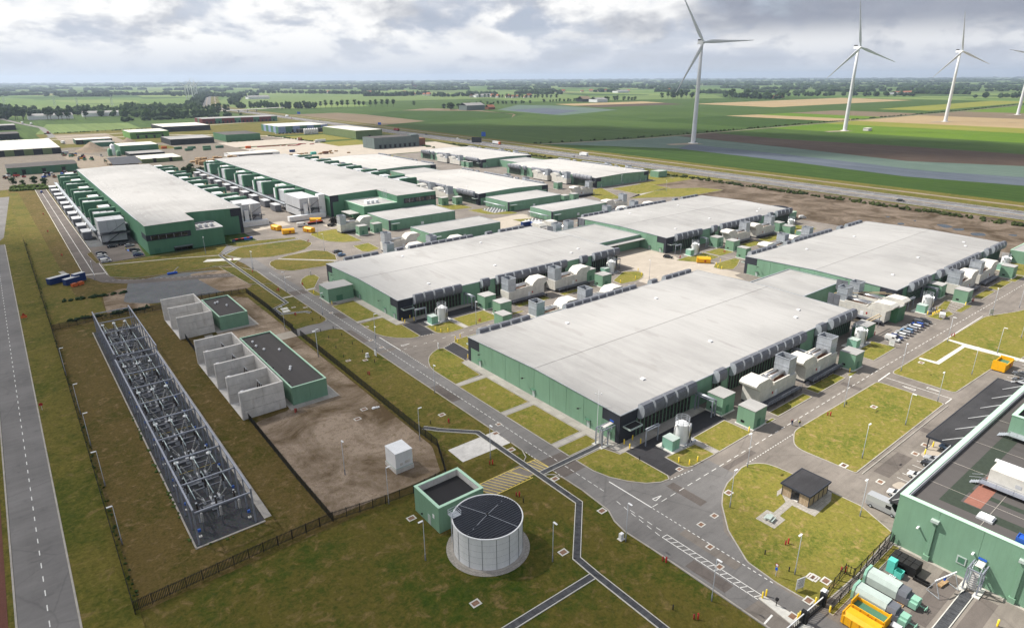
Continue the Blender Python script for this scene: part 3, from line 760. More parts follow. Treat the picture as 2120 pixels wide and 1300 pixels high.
lawn(rounded([(103.2, 172), (106, 169.4), (113.2, 169.6), (113.2, 180), (103.6, 179.8)], [2, 2, 0.5, 0.2, 0.2])); lawn(rect(115.0, 128.8, 170.0, 180.4))
lawn(rounded([(103.3, 76.1), (103.2, 70.0), (113.2, 69.8), (113.2, 75.4)], [0.3, 2.5, 0.4, 0.2])); lawn([(114.8, 77.4), (128.0, 77.7), (128.0, 69.9), (114.8, 69.8)])
lawn(rect(140.0, 156.7, 70.2, 72.9)); lawn(rect(159.6, 175.1, 70.2, 74.0)); lawn(rect(134.6, 138.2, 69.8, 70.9)); lawn(rect(177, 181.4, 69.8, 70.9), kerb=0.1)
lawn(rect(141, 157, 174.5, 178.6)); lawn(rect(163, 180, 174.0, 177.2)); lawn(rect(134, 139.6, 169.6, 171.4))
lawn(rounded([(193.0, 77.0), (193.0, 70.5), (208.8, 70.6), (208.2, 78.0)], 0.4)); lawn(rounded([(246.0, 71.2), (256.0, 70.7), (258.5, 73), (246, 76.5)], 0.3)); lawn([(258.0, 77.0), (270.2, 78.6), (270.2, 76.6), (259, 74.2)], kerb=0.1); lawn(rect(260, 271, 69.8, 71.8), kerb=0.1)
lawn(rect(282.7, 297.3, 70.3, 73.6)); lawn(rect(299.6, 317.2, 70.3, 74.0)); lawn(rect(318, 330, 69.5, 72.2))
lawn(rounded([(192, 175.4), (205, 181.8), (210.8, 178), (210, 174), (205, 170.4), (199.5, 169.0), (191.2, 170)], 1.0))
lawn(rounded([(237.8, 179), (259.4, 180.8), (258.5, 169.6), (248, 168.6), (243.4, 169.8), (240, 175)], 0.8)); lawn(rect(260.2, 272.5, 170.4, 179.6)); lawn(rounded([(241, 160.8), (247.3, 164.2), (262, 164), (262, 160.8), (252.6, 156.0), (245.4, 153.4), (241, 157)], 0.8))
lawn(rect(286, 300, 171, 177.5)); lawn(rect(303, 322, 171, 177.8)); lawn(rect(331, 352, 171, 186)); lawn(rect(331, 352, 60, 84))
lawn(rounded([(92.9,52.9),(98.6,58.2),(102.1,60.4),(105.7,61.8),(109.3,62.4),(113.0,63.2),(115.4,63.0),(117.4,61.9),(118.8,60.4),(119.3,58.3),(119.6,54.5)] + [(119.8, 40.6), (116.2, 33.2), (100.5, 32.2), (88.0, 32.6), (87.6, 39.8), (88.2, 45.8)], 0.6))
lawn([(88.2, 31.4), (112.8, 31.8), (112.8, 30.6), (88.2, 30.5)], kerb=0.1)
lawn(rounded([(129.6, 60.5), (136.5, 64.2), (178.8, 63.7), (179.6, 62.5), (179.6, 47.5), (179.0, 46.8), (130.2, 46.5)], [3, 2, 1, 0.6, 0.6, 0.6, 0.6]))
lawn(rounded([(188.2, 47.4), (188.2, 63.2), (190, 63.8), (262, 63.2), (276, 58), (300, 52), (300, 40), (226, 43.6), (212.5, 46.6)], [1.5, 1, 1, 3, 3, 0.2, 0.2, 0.2, 0.2]))
sheet('concrete_path', [(227.6,62.8),(228.8,62.7),(228.4,42.8),(226.0,42.1),(225.4,57.3),(204.9,57.3),(204.8,62.7),(206.1,62.9),(206.6,58.6),(226.6,58.4)], 0.145, 'kerb_white')
# lawns between the west halls and the middle halls
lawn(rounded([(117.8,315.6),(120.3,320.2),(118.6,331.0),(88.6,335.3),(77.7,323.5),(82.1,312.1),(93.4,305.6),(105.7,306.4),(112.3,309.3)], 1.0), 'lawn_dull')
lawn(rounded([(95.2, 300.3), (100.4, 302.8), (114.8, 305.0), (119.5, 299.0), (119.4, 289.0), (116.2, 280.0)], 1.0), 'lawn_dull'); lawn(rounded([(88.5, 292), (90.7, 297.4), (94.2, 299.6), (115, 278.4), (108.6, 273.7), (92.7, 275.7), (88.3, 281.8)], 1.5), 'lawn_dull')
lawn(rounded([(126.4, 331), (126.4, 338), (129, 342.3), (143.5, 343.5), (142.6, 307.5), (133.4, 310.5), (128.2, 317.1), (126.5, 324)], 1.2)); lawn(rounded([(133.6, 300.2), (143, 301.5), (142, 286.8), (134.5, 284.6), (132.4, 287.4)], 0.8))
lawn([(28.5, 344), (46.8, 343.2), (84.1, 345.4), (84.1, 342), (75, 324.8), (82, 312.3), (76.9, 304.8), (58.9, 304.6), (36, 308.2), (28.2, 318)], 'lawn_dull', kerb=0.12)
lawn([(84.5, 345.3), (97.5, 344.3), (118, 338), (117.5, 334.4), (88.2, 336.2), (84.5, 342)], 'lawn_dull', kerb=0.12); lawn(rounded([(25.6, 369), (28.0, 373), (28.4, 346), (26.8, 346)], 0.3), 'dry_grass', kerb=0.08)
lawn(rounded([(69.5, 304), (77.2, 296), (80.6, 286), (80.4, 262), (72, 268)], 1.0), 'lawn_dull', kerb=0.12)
# far lawns
lawn([(364.5, 339.2), (405.3, 339.8), (401, 311.5), (361.8, 309.8)]); lawn(rounded([(343, 302), (394, 314), (419.7, 299), (424.8, 281.3), (381.8, 280.6)], 1.5)); lawn(rounded([(325, 311.4), (336, 345), (361.6, 346.9), (340, 305.5)], 1.0)); lawn(rounded([(231.5, 340.2), (248, 338.2), (252, 312), (244.5, 312.9), (233.8, 322)], 2)); lawn(rounded([(236, 299.2), (248, 294.2), (236.2, 289.6)], 0.8)); lawn(rounded([(424, 345), (446, 345), (446, 480), (424, 480)], 2)); lawn(rounded([(212, 350), (240, 345), (240, 360), (222, 372), (212, 372)], 1.5))
lawn(rounded([(228, 610), (245, 600), (245, 660), (228, 660)], 1.0)); lawn(rect(312, 350, 620, 650))
# concrete yard between the middle halls, walkways along walls, paths
sheet('concrete_yard', [(222.7,201.1),(242.7,198.5),(242.7,190.4),(243.6,183.8),(239.8,177.5),(247.0,167.8),(249.9,165.4),(241.3,160.3),(241.6,156.6),(235.4,141.2),(231.1,161.9),(199.8,163.0),(200.1,168.6),(205.3,170.4),(210.7,175.5),(211.2,178.3),(210.5,180.6)], 0.052, 'concrete_yard')
sheet('concrete_yard', [(212, 207), (243.5, 207), (243.5, 188), (236, 178), (240, 170), (248, 167), (243, 160), (243, 148), (211, 148), (211, 162), (200, 163), (205, 170), (211, 176), (212, 186)], 0.0525, 'concrete_yard')
sheet('concrete_yard', rounded([(214, 308), (252, 309), (252, 296), (236, 288), (214, 280)], 2.5), 0.05, 'concrete_yard')
for y0 in (86.3, 190.2):
    ob_ = sheet('walkway', [(96.6, y0 - 3.0), (100, y0 - 3.0), (100, y0 + 61), (96.6, y0 + 61)], 0.15, 'concrete_slab')
    sheet('walkway', [(100, y0 - 3.2), (129, y0 - 2.6), (129, y0 + 0.5), (100, y0 + 0.5)], 0.149, 'concrete_slab')
for x0, x1, y0, y1 in ((86.9, 96.6, 134.5, 136.2), (86.9, 96.6, 113.6, 115.2), (86.9, 96.6, 94.3, 95.9), (86.9, 96.6, 197.1, 198.6), (90, 96.8, 221.1, 223.2), (86.9, 91.3, 244.2, 245.8), (76.5, 80.4, 240.2, 241.8), (113.3, 114.7, 69.9, 76), (113.4, 114.9, 169.9, 181), (259.6, 260.1, 164, 181)):
    sheet('path', rect(x0, x1, y0, y1), 0.14, 'concrete_slab')
sheet('path', strip_poly([(95.6, 300.0), (116.0, 278.8)], 1.4), 0.135, 'concrete_slab')
sheet('path', strip_poly([(28.2, 340.5), (60, 331.5), (75.5, 324.5)], 1.1), 0.142, 'concrete_slab')
sheet('path', strip_poly([(12.5, 341.0), (14.5, 329.0), (28.2, 325.5)], 2.0), 0.066, 'concrete_slab')
sheet('concrete_path', [(401, 311.4), (361.7, 309.6), (356, 300), (342, 302)], 0.12, 'concrete_slab')
sheet('concrete_apron', [(67.0, 103), (80.2, 102.7), (80.3, 109.2), (71.4, 109.2), (67.1, 109.2)], 0.06, 'concrete_pale')
sheet('driveway', rounded([(66.4, 205), (72.7, 206.2), (77.2, 205.7), (80.5, 208.2), (80.5, 195.4), (78, 197.9), (66.4, 198.9)], [0, 0, 1, 0, 0, 1, 0]), 0.06, 'asphalt_grey')
sheet('concrete_apron', [(60.5, 199), (66.3, 199), (66.3, 205), (60.5, 205)], 0.06, 'concrete_yard')
sheet('concrete_apron', [(92, 384), (128, 384), (128, 371), (98, 366), (92, 372)], 0.055, 'concrete_yard'); sheet('concrete_apron', [(142, 358), (164, 358), (164, 345), (142, 346)], 0.055, 'concrete_yard')
# kerb along the west side of the main road
kb = MB()
KL = [(80.4, 262), (80.4, 209), (79.2, 206.3)], [(79.2, 197.6), (80.4, 195), (80.4, 109.4)], [(80.35, 102.5), (80.3, 98.5), (79.2, 95.8), (77.2, 94.4)], [(77.2, 87.7), (78.3, 87.7), (79.6, 86.7), (80.3, 84.8), (80.4, 79), (79.8, 71), (78.3, 68), (77.6, 64.7), (77.9, 58), (78.1, 45.7), (78.2, 0)], [(80.4, 262), (81.0, 286), (77.2, 296), (67.6, 306.5)]
for pl in KL:
    for a, b in zip(pl, pl[1:]): kb.bar((*a, 0.08), (*b, 0.08), 0.24, 0.14)
ob('kerb', kb, 'kerb', main)

# yellow hatched lane beside the pump house
hz_ = sheet('lane', [(64.3, 94.0), (77.4, 94.2), (80.4, 93.7), (80.5, 89.2), (76.8, 89.4), (64.3, 88.9)], 0.058, 'asphalt')
mk = MB()
for a, b in (((64.3, 94.0), (74.4, 93.9)), ((64.3, 88.9), (75.4, 88.8)), ((77.5, 93.9), (80.3, 93.7)), ((77.2, 89.5), (80.6, 89.3)), ((80.3, 93.7), (80.6, 89.3))): line(mk, a, b, 0.22, 0.066)
for i in range(13):
    x = 63.0 + i * 1.05; a, b = (x, 93.8), (x + 2.6, 89.0)
    if b[0] < 75.2: line(mk, a, b, 0.2, 0.066)
for i in range(4): line(mk, (76.6 + i * 1.0, 93.7), (78.0 + i * 0.8, 89.6), 0.2, 0.066)
for a, b in (((73.0, 93.6), (75.6, 93.6)), ((75.6, 93.6), (76.6, 89.6)), ((76.6, 89.6), (74.6, 89.6)), ((74.6, 89.6), (73.0, 93.6))): line(mk, a, b, 0.16, 0.067)
ob('hatching', mk, 'paint_yellow', hz_)

# cable trench: covers one by one between pale kerb strips
cov_me = {}
def trench(pts, wd=1.25, step=1.0, label=None, z=0.16):
    t = thing('cable_trench', label, 'trench')
    off = strip_poly(pts, wd + 0.24); inn = strip_poly(pts, wd - 0.04)
    n = len(pts)
    k_ = MB()
    for a, b in ((off[:n], inn[:n]), (off[n:], inn[n:])):
        for i in range(n - 1):
            p = [(*a[i], 0.0), (*a[i + 1], 0.0), (*b[i + 1], 0.0), (*b[i], 0.0)]
            k_.prism([q[:2] for q in p], 0.0, z + 0.02)
    ob('edging', k_, 'kerb_white', t)
    ob('bed', MB().poly([(x, y, z - 0.05) for x, y in inn]), 'black', t)
    for a, b in zip(pts, pts[1:]):
        a, b = Vector(a), Vector(b); L_ = (b - a).length; cnt = max(1, round(L_ / step)); st = L_ / cnt; key = (round(st, 2), wd)
        if key not in cov_me:
            m_ = MB(); m_.box(-st / 2 + 0.03, st / 2 - 0.03, -wd / 2 + 0.05, wd / 2 - 0.05, -0.04, 0.0)
            for q in range(3): m_.box(-st / 2 + 0.1 + q * st / 3.4, -st / 2 + 0.16 + q * st / 3.4, -wd / 2 + 0.1, wd / 2 - 0.1, 0.0, 0.02)
            cov_me[key] = m_.mesh('cover', 'grating')
        ang = math.atan2((b - a).y, (b - a).x)
        for i in range(cnt):
            p = a + (b - a) * ((i + 0.5) / cnt)
            o = ob('cover', cov_me[key], None, t, (p.x, p.y, z + rnd.uniform(-0.012, 0.012)), ang)
    return t
trench([(67.8, 121.4), (69.3, 119.6), (70.2, 118.2), (76.9, 111.3), (77.0, 88.9), (77.0, 76.4), (65.6, 65.2), (65.4, 60.2), (65.4, 26)], label='long grated cable trench crossing the hatched lane and bending past the tank')
trench([(77.7, 88.8), (95.2, 88.8)], label='grated trench crossing the road to the steel frame by the front hall')
trench([(64.6, 60.3), (28, 60.8)], label='grated trench branching across the lawn beyond the round tank')
trench([(110.3, 19.0), (90, 19.0)], 1.5, label='grated trench in the bin yard below the green building')
trench([(118, 333.4), (88.0, 334.8), (75.7, 324.3), (75.6, 234.6), (69.4, 230.6), (69.4, 223.4), (77.4, 220.4), (78.4, 218)], 1.1, 1.6, label='zigzag grated trench along the west side of the main road')
sheet('concrete_pad', [(71.2, 229.6), (73.8, 229.8), (73.8, 227.6), (71.2, 227.4)], 0.06, 'kerb_white'); sheet('concrete_pad', [(70.8, 226.6), (73.4, 226.8), (73.4, 224.4), (70.8, 224.4)], 0.06, 'kerb_white')
sheet('concrete_pad', [(66.0, 316.5), (69, 320.5), (82.5, 312.8), (80.5, 309.6)], 0.15, 'kerb_white')

# pads: bike shed terrace, picnic place, tank ring
sheet('paving', [(109.5,52.7),(111.2,52.7),(109.2,50.6),(109.2,49.2),(109.4,44.7),(116.5,45.1)] + [(120.0, 46.6), (119.6, 53.6), (111.2, 53.6)], 0.15, 'paving')
sheet('paving', [(100.0,51.5),(104.1,51.6),(104.3,50.3),(109.2,50.6),(109.2,49.2),(104.3,49.0),(104.1,47.7),(100.0,47.6)], 0.154, 'paving')

# patched trenches and repairs in the roads
for x0, x1, y0, y1 in ((80.6, 83.4, 128, 139), (84, 86.7, 205, 212), (81, 86.5, 168.5, 170.4), (95, 97.2, 60.5, 69), (143, 151, 67.2, 69.3), (170, 172, 64.2, 69.4), (203, 215, 64.6, 66), (232, 234, 64, 69.8), (110, 121, 64.4, 65.8), (80.8, 82.6, 180, 193), (79, 81.5, 44, 52), (85, 87, 46, 58), (134, 146, 41.4, 44.6), (160, 162.4, 42, 45.4), (90.5, 93, 19.8, 29.5)):
    sheet('asphalt_patch', rect(x0, x1, y0, y1), 0.0515, rnd.choice(('asphalt_patch', 'asphalt', 'asphalt_patch')))
for x, a, b in ((-10.9, 60, 190), (-7.3, 150, 330)): sheet('asphalt_patch', rect(x, x + 1.4, a, b), 0.004, 'asphalt_grey')

# ------------------------------------------------------------------ data halls
HOOD_S = [5.7 + 4.1 * k for k in range(5)] + [34.9] + [42.2 + 4.1 * k for k in range(9)] + [86.9] + [94.5 + 4.1 * k for k in range(4)]
HOOD_N = [4.2 + 4.1 * k for k in range(5)] + [33.0] + [39.6 + 3.95 * k for k in range(9)] + [83.0] + [91.2 + 4.05 * k for k in range(4)]
def hood_mesh(sgn):
    pr = [(0.0, 8.5), (0.35, 8.75), (1.45, 8.75), (1.95, 8.1), (2.1, 7.0), (2.0, 6.1), (1.5, 5.4), (0.6, 5.0), (0.0, 5.0)]
    m_ = MB(); m_.extr([(sgn * u, z) for u, z in pr], 'x', 0.2, 3.62)
    return m_
HOODM = {}
for s_ in (-1, 1):
    m_ = hood_mesh(s_)
    for i in (len(m_.f) - 1, len(m_.f) - 2): m_.m[i] = 1
    HOODM[s_] = m_.mesh('hood', ['hood_grey', 'galvanised'])
def bay_mesh(sgn):
    """dark glazed bay under a hood with green posts and a grid of bars"""
    m_ = MB(); y = sgn * 0.06
    m_.mi = 0; m_.box(0.0, 4.1, min(0.0, y), max(0.0, y), 0.35, 5.1)
    m_.mi = 1
    for x in (0.0, 1.37, 2.73, 4.1): m_.box(x - 0.07, x + 0.07, min(y, sgn * 0.2), max(y, sgn * 0.2), 0.3, 5.1)
    m_.mi = 2
    for x in (0.46, 0.92, 1.83, 2.29, 3.2, 3.66): m_.box(x - 0.03, x + 0.03, min(y, sgn * 0.13), max(y, sgn * 0.13), 0.35, 5.1)
    for z in (1.7, 3.2, 4.5): m_.box(0, 4.1, min(y, sgn * 0.12), max(y, sgn * 0.12), z - 0.05, z + 0.05)
    return m_.mesh('glazed_bay', ['louvre_dark', 'green_clad', 'steel_dark'])
BAYM = {-1: bay_mesh(-1), 1: bay_mesh(1)}
wl = MB(); wl.mi = 0; wl.tube((0, 0, 0), (-0.9, 0, 0.15), 0.04, 5); wl.box(-1.35, -0.8, -0.22, 0.22, 0.08, 0.25, True); WALL_LAMP = wl.mesh('wall_lamp', 'black')
dr = MB(); dr.mi = 0; dr.box(-0.06, 0, -0.55, 0.55, 0.1, 2.2); dr.mi = 1; dr.box(-0.10, -0.06, -0.62, -0.55, 0.05, 2.3); dr.box(-0.10, -0.06, 0.55, 0.62, 0.05, 2.3); dr.box(-0.6, 0, -0.7, 0.7, 2.3, 2.36, True); DOOR = dr.mesh('door', ['green_pale', 'green_dark'])
RVENT = MB().box(-0.5, 0.5, -0.5, 0.5, 0, 0.35).mesh('roof_vent', 'white_metal')
def hall(x0, y0, label, rz=0.0, L_=111.0, W=61.0, near=True, roof='roof_light', skip_s=(), skip_n=()):
    t = thing('data_hall', label, 'hall', (x0, y0, 0), rz, 'data halls')
    E_, RI = 7.55, 8.35
    mid = W / 2
    zr = lambda y: E_ + (RI - E_) * (1 - abs(y - mid) / mid)
    core = MB(); core.extr([(0.12, 0.0), (W - 0.12, 0.0), (W - 0.12, E_ - 0.15), (mid, RI - 0.15), (0.12, E_ - 0.15)], 'x', 0.12, L_ - 0.12)
    ob('core', core, 'green_dark', t)
    # end walls, panel by panel
    ys = [1.3, 5.6] + [5.6 + (W - 11.2) * k / 8 for k in range(1, 8)] + [W - 5.6, W - 1.3]
    for xe, sg in ((0.0, 1), (L_, -1)):
        xa, xb = (xe, xe + 0.1) if sg > 0 else (xe - 0.1, xe)
        for a, b in zip(ys, ys[1:]):
            p = MB(); edge = a < 5 or b > W - 5
            top_a, top_b = (4.6, 4.6) if edge else (zr(a) - 0.12, zr(b) - 0.12)
            q = [(a + 0.05, 0.12), (b - 0.05, 0.12), (b - 0.05, top_b)] + ([(mid, RI - 0.12)] if a < mid < b else []) + [(a + 0.05, top_a)]
            p.extr(q, 'y', xa, xb) if False else None
            n = len(q); bb = len(p.v)
            for xx in (xa, xb): p.v.extend((xx, y, z) for y, z in q)
            for i in range(n): p.face((bb + i, bb + (i + 1) % n, bb + n + (i + 1) % n, bb + n + i))
            p.face(range(bb, bb + n)); p.face(range(bb + n, bb + 2 * n))
            ob('wall_panel', p, 'green_clad', t)
        for ya, yb in ((0.0, 1.28), (W - 1.28, W)): ob('corner_cladding', MB().box(xa - 0.02, xb + 0.02, ya, yb, 0.1, 4.62).box(xa - 0.02, xb + 0.02, ya, yb, 4.62, E_ - 0.05), 'charcoal', t)
        for ya, yb in ((1.3, 5.58), (W - 5.58, W - 1.3)): ob('corner_cladding', MB().box(xa - 0.015, xb + 0.015, ya, yb, 4.63, E_ - 0.02), 'charcoal', t)
        ob('plinth', MB().box(xa - 0.01, xb + 0.01, 0.02, W - 0.02, 0.0, 0.115), 'concrete', t)
    # long walls: green between glazed bays under hoods
    for s_, yw, xs, skip in ((-1, 0.0, HOOD_S, skip_s), (1, W, HOOD_N, skip_n)):
        cur = 0.0
        spans = []
        for x in xs + [L_]:
            if x - cur > 0.5: spans.append((cur, x))
            cur = x + 4.05
        for a, b in spans:
            n = max(1, round((b - a) / 6.2))
            for k in range(n):
                p0, p1 = a + (b - a) * k / n + 0.02, a + (b - a) * (k + 1) / n - 0.02
                ob('wall_panel', MB().box(p0, p1, yw - 0.12 if s_ > 0 else yw, yw if s_ > 0 else yw + 0.12, 0.1, E_ - 0.1), 'charcoal' if a == 0.0 else 'green_clad', t)
        for i, x in enumerate(xs):
            if i in skip: continue
            ob('hood', HOODM[s_], None, t, (x, yw, 0))
            if near or s_ > 0: ob('glazed_bay', BAYM[s_], None, t, (x, yw, 0))
            ob('wall_panel', MB().box(x, x + 4.05, yw - 0.11 if s_ > 0 else yw + 0.002, yw - 0.002 if s_ > 0 else yw + 0.11, 5.1, E_ - 0.1), 'charcoal', t)
        ob('gutter', MB().box(-0.1, L_ + 0.1, yw - 0.10, yw + 0.10, E_ - 0.13, E_ + 0.13), 'galvanised', t)
        # entrance canopy at the near corner
        cn = MB(); a, b = (yw - 2.4, yw - 0.12) if s_ < 0 else (yw + 0.12, yw + 2.4)
        cn.mi = 0; cn.box(0.9, 5.2, a, b, 4.25, 4.6, True); cn.mi = 1; cn.box(1.1, 5.0, a + 0.2, b - 0.2, 4.6, 4.62)
        ob('canopy', cn, ['green_pale', 'roof_black'], t)
    # roof: two low slopes of sheet membrane
    rf = MB()
    rf.poly([(-0.12, -0.12, E_ + 0.05), (L_ + 0.12, -0.12, E_ + 0.05), (L_ + 0.12, mid, RI + 0.05), (-0.12, mid, RI + 0.05)])
    rf.poly([(-0.12, mid, RI + 0.05), (L_ + 0.12, mid, RI + 0.05), (L_ + 0.12, W + 0.12, E_ + 0.05), (-0.12, W + 0.12, E_ + 0.05)])
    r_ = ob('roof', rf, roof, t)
    ed = MB()
    for xx in (-0.14, L_ + 0.02):
        for ya, yb, za, zb in ((-0.12, mid, E_, RI), (mid, W + 0.12, RI, E_)): ed.bar((xx + 0.06, ya, za + 0.06), (xx + 0.06, yb, zb + 0.06), 0.14, 0.2)
    ob('verge_trim', ed, 'galvanised', r_)
    ob('ridge_seam', MB().bar((-0.1, mid, RI + 0.07), (L_ + 0.1, mid, RI + 0.07), 0.18, 0.05), 'roof_grey', r_)
    for vx, vy in ((18, 9), (52, 13), (90, 8), (97, 11), (70, 48), (30, 50)):
        ob('roof_vent', RVENT, None, r_, (vx, vy, zr(vy) + 0.04))
    # doors and wall lamps on the near end
    for y in (9.5, 31.0, 51.0): ob('wall_lamp', WALL_LAMP, None, t, (0, y + 3.2, 4.3))
    for y in (3.2, 10.0, 30.6, 55.0): ob('door', DOOR, None, t, (-0.03, y, 0))
    return t
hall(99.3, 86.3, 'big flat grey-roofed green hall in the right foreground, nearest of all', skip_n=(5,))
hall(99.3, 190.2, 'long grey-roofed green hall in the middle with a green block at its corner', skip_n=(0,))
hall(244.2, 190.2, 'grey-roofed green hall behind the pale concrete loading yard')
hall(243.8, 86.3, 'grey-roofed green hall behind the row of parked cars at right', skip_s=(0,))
for ox, oy, lb in ((309, 349.5, 'far hall with green end wall behind the two low sheds'), (419, 349.5, 'far hall beside the motorway with lawn before its end wall'), (309, 501, 'distant hall behind the far left hall, low beside the west hall'), (421, 502, 'distant hall nearest the dark motorway sign')):
    hall(ox, oy, lb, R(90), near=False, roof='roof_light_clean')

def flat_block(name, label, cat, x0, x1, y0, y1, h, wall, roofm, trim, par=0.35, lip=0.3, group=None, panels=0, depth=0.5):
    """block with a parapet and a sunken flat roof"""
    t = thing(name, label, cat, (x0, y0, 0), 0, group)
    a, b = x1 - x0, y1 - y0
    if panels:
        ob('core', MB().box(0.1, a - 0.1, 0.1, b - 0.1, 0, h - depth - 0.05), wall, t)
        for (sx, sy, ex, ey) in ((0, 0, a, 0), (a, 0, a, b), (a, b, 0, b), (0, b, 0, 0)):
            d = Vector((ex - sx, ey - sy)); n = max(1, round(d.length / panels)); u = d.normalized(); nn = Vector((-u.y, u.x))
            for k in range(n):
                p = Vector((sx, sy)) + d * (k / n) + u * 0.02; q = Vector((sx, sy)) + d * ((k + 1) / n) - u * 0.02
                ob('wall_panel', MB().prism([tuple(p), tuple(q), tuple(q + nn * lip), tuple(p + nn * lip)], 0.05, h - 0.12), wall, t)
    else:
        w_ = MB()
        w_.box(0, a, 0, lip, 0, h - 0.1).box(0, a, b - lip, b, 0, h - 0.1).box(0, lip, lip, b - lip, 0, h - 0.1).box(a - lip, a, lip, b - lip, 0, h - 0.1)
        ob('wall', w_, wall, t)
    ob('roof', MB().poly([(lip, lip, h - depth), (a - lip, lip, h - depth), (a - lip, b - lip, h - depth), (lip, b - lip, h - depth)]), roofm, t)
    o = 0.05
    ob('parapet', MB().ring(rect(-o, a + o, -o, b + o), rect(lip + o, a - lip - o, lip + o, b - lip - o), h - 0.1, h), trim, t)
    return t
# linking blocks between halls
def link(label, x0, x1, y0, y1, h, canopy):
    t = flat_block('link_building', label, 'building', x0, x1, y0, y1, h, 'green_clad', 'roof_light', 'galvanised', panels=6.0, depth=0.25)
    if canopy:
        W = x1 - x0
        ob('loading_canopy', MB().box(4, W, -3.4, -0.05, 4.7, 5.0, True), 'roof_light', t)
        for i, x in enumerate((8.0, 14.0)): ob('dock_door', MB().box(x, x + 3.2, -0.25, -0.03, 0.3, 4.2), 'black', t); 
    return t
link('low link roof joining the two right-hand halls', 210.6, 243.5, 105.4, 127.2, 6.6, False)
link('low link with loading canopy joining the two middle halls', 210.6, 243.9, 206.2, 238.2, 6.6, True)
link('low link joining the far halls at the motorway side', 380, 412, 461.5, 500.5, 6.4, False)
link('low link between the far left hall and the one behind', 262, 296, 461.5, 500, 6.4, False)

# free-standing green sheds
def shed(label, x0, x1, y0, y1, h=6.0):
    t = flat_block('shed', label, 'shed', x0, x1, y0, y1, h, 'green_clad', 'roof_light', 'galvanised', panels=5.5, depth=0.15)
    for x, y in ((0, 0), (x1 - x0, 0)): ob('corner_cladding', MB().box(x - 0.08, x + 0.5 if x == 0 else x + 0.08, -0.06, 1.1, 0.1, h - 0.15), 'charcoal', t)
    ob('canopy', MB().box(0.6, 5.5, -2.0, -0.05, 3.9, 4.15, True), 'green_pale', t)
    ob('door', MB().box(2, 4.4, -0.06, 0.02, 0.1, 3.0), 'green_dark', t)
    ob('cabinet', MB().box(20, 21.6, -0.5, -0.03, 1.2, 2.6, True), 'white_metal', t)
    return t
shed('flat green shed beside the white generator near the office wing', 165, 208.5, 319, 346)
shed('low green shed just behind the middle hall roof', 165.6, 210.2, 276.8, 297)
shed('green shed in front of the far left hall', 250, 294.5, 320, 345)
shed('green shed with pipes between far hall and middle right hall', 251, 296, 279.5, 300)

# kiosks: green box, pale roof, vent, plinth
def kiosk_kit(a, b, h):
    k = Kit()
    k.add('body', MB().box(0, a, 0, b, 0.25, h - 0.12), 'green_clad')
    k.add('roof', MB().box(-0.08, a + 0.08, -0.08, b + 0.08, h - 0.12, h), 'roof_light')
    k.add('plinth', MB().box(-0.25, a + 0.25, -0.25, b + 0.25, 0, 0.25), 'concrete_pale')
    k.add('vent', MB().box(-0.06, 0.01, b * 0.55, b * 0.75, 1.0, 1.6), 'black')
    k.add('door', MB().box(a * 0.3, a * 0.55, -0.05, 0.01, 0.3, 2.5), 'green_dark')
    return k
KI = kiosk_kit(5.1, 4.6, 5.1); KS = kiosk_kit(4.0, 4.8, 5.1); KB = kiosk_kit(10.2, 8.5, 5.6)
KB.put('green_block', 'large plain green block beside the main road at the middle hall', 'kiosk', (87.9, 223.6, 0.05))
for x, y, lb in ((129, 79.2, 'against the front hall, behind the nearest one'), (129, 70.4, 'nearest the road beside the front hall'), (180.9, 70.9, 'at the right end of the front hall generators'),
                 (129.3, 180.2, 'against the middle hall beside the pipe rack'), (129.3, 170.8, 'left of the middle hall generators, on the lawn edge'), (182, 180.8, 'tucked against the middle hall at its far right'), (181.6, 171.4, 'at the right end of the middle hall generators'),
                 (271.9, 180.6, 'against the hall behind the loading yard'), (271.8, 171.3, 'on the lawn right of the loading yard'), (326.9, 179.6, 'against the far end of the hall behind the yard'), (322.9, 171.2, 'right of the generators behind the loading yard'),
                 (270.9, 80.8, 'against the right rear hall above the parking bays'), (271, 72, 'beside the empty parking bays at right'), (321.5, 71.9, 'at the far right end of the right rear hall'),
                 (146.5, 318.8, 'left of the pair by the office wing generator'), (155.3, 319.2, 'right of the pair by the office wing generator'), (296, 318.2, 'left of the pair beyond the far green sheds'), (305, 318.6, 'right of the pair beyond the far green sheds'),
                 (331, 363.4, 'beside the far hall nearest the motorway'), (228, 364, 'left of the pair before the far left hall'), (236.5, 360, 'right of the pair before the far left hall'), (352, 512, 'left of two behind the distant hall pipes'), (352, 520, 'right of two behind the distant hall pipes')):
    KI.put('kiosk', 'square green kiosk ' + lb, 'kiosk', (x, y, 0.05), 0, 'green equipment kiosks')
for x, y, lb in ((122.2, 160.2, 'half hidden behind the front hall roof edge'), (264, 159.6, 'in the yard corner behind the front hall'), (317, 160, 'behind the right rear hall roof, half hidden')):
    KS.put('kiosk', 'small green kiosk ' + lb, 'kiosk', (x, y, 0.05), 0, 'small green kiosks')

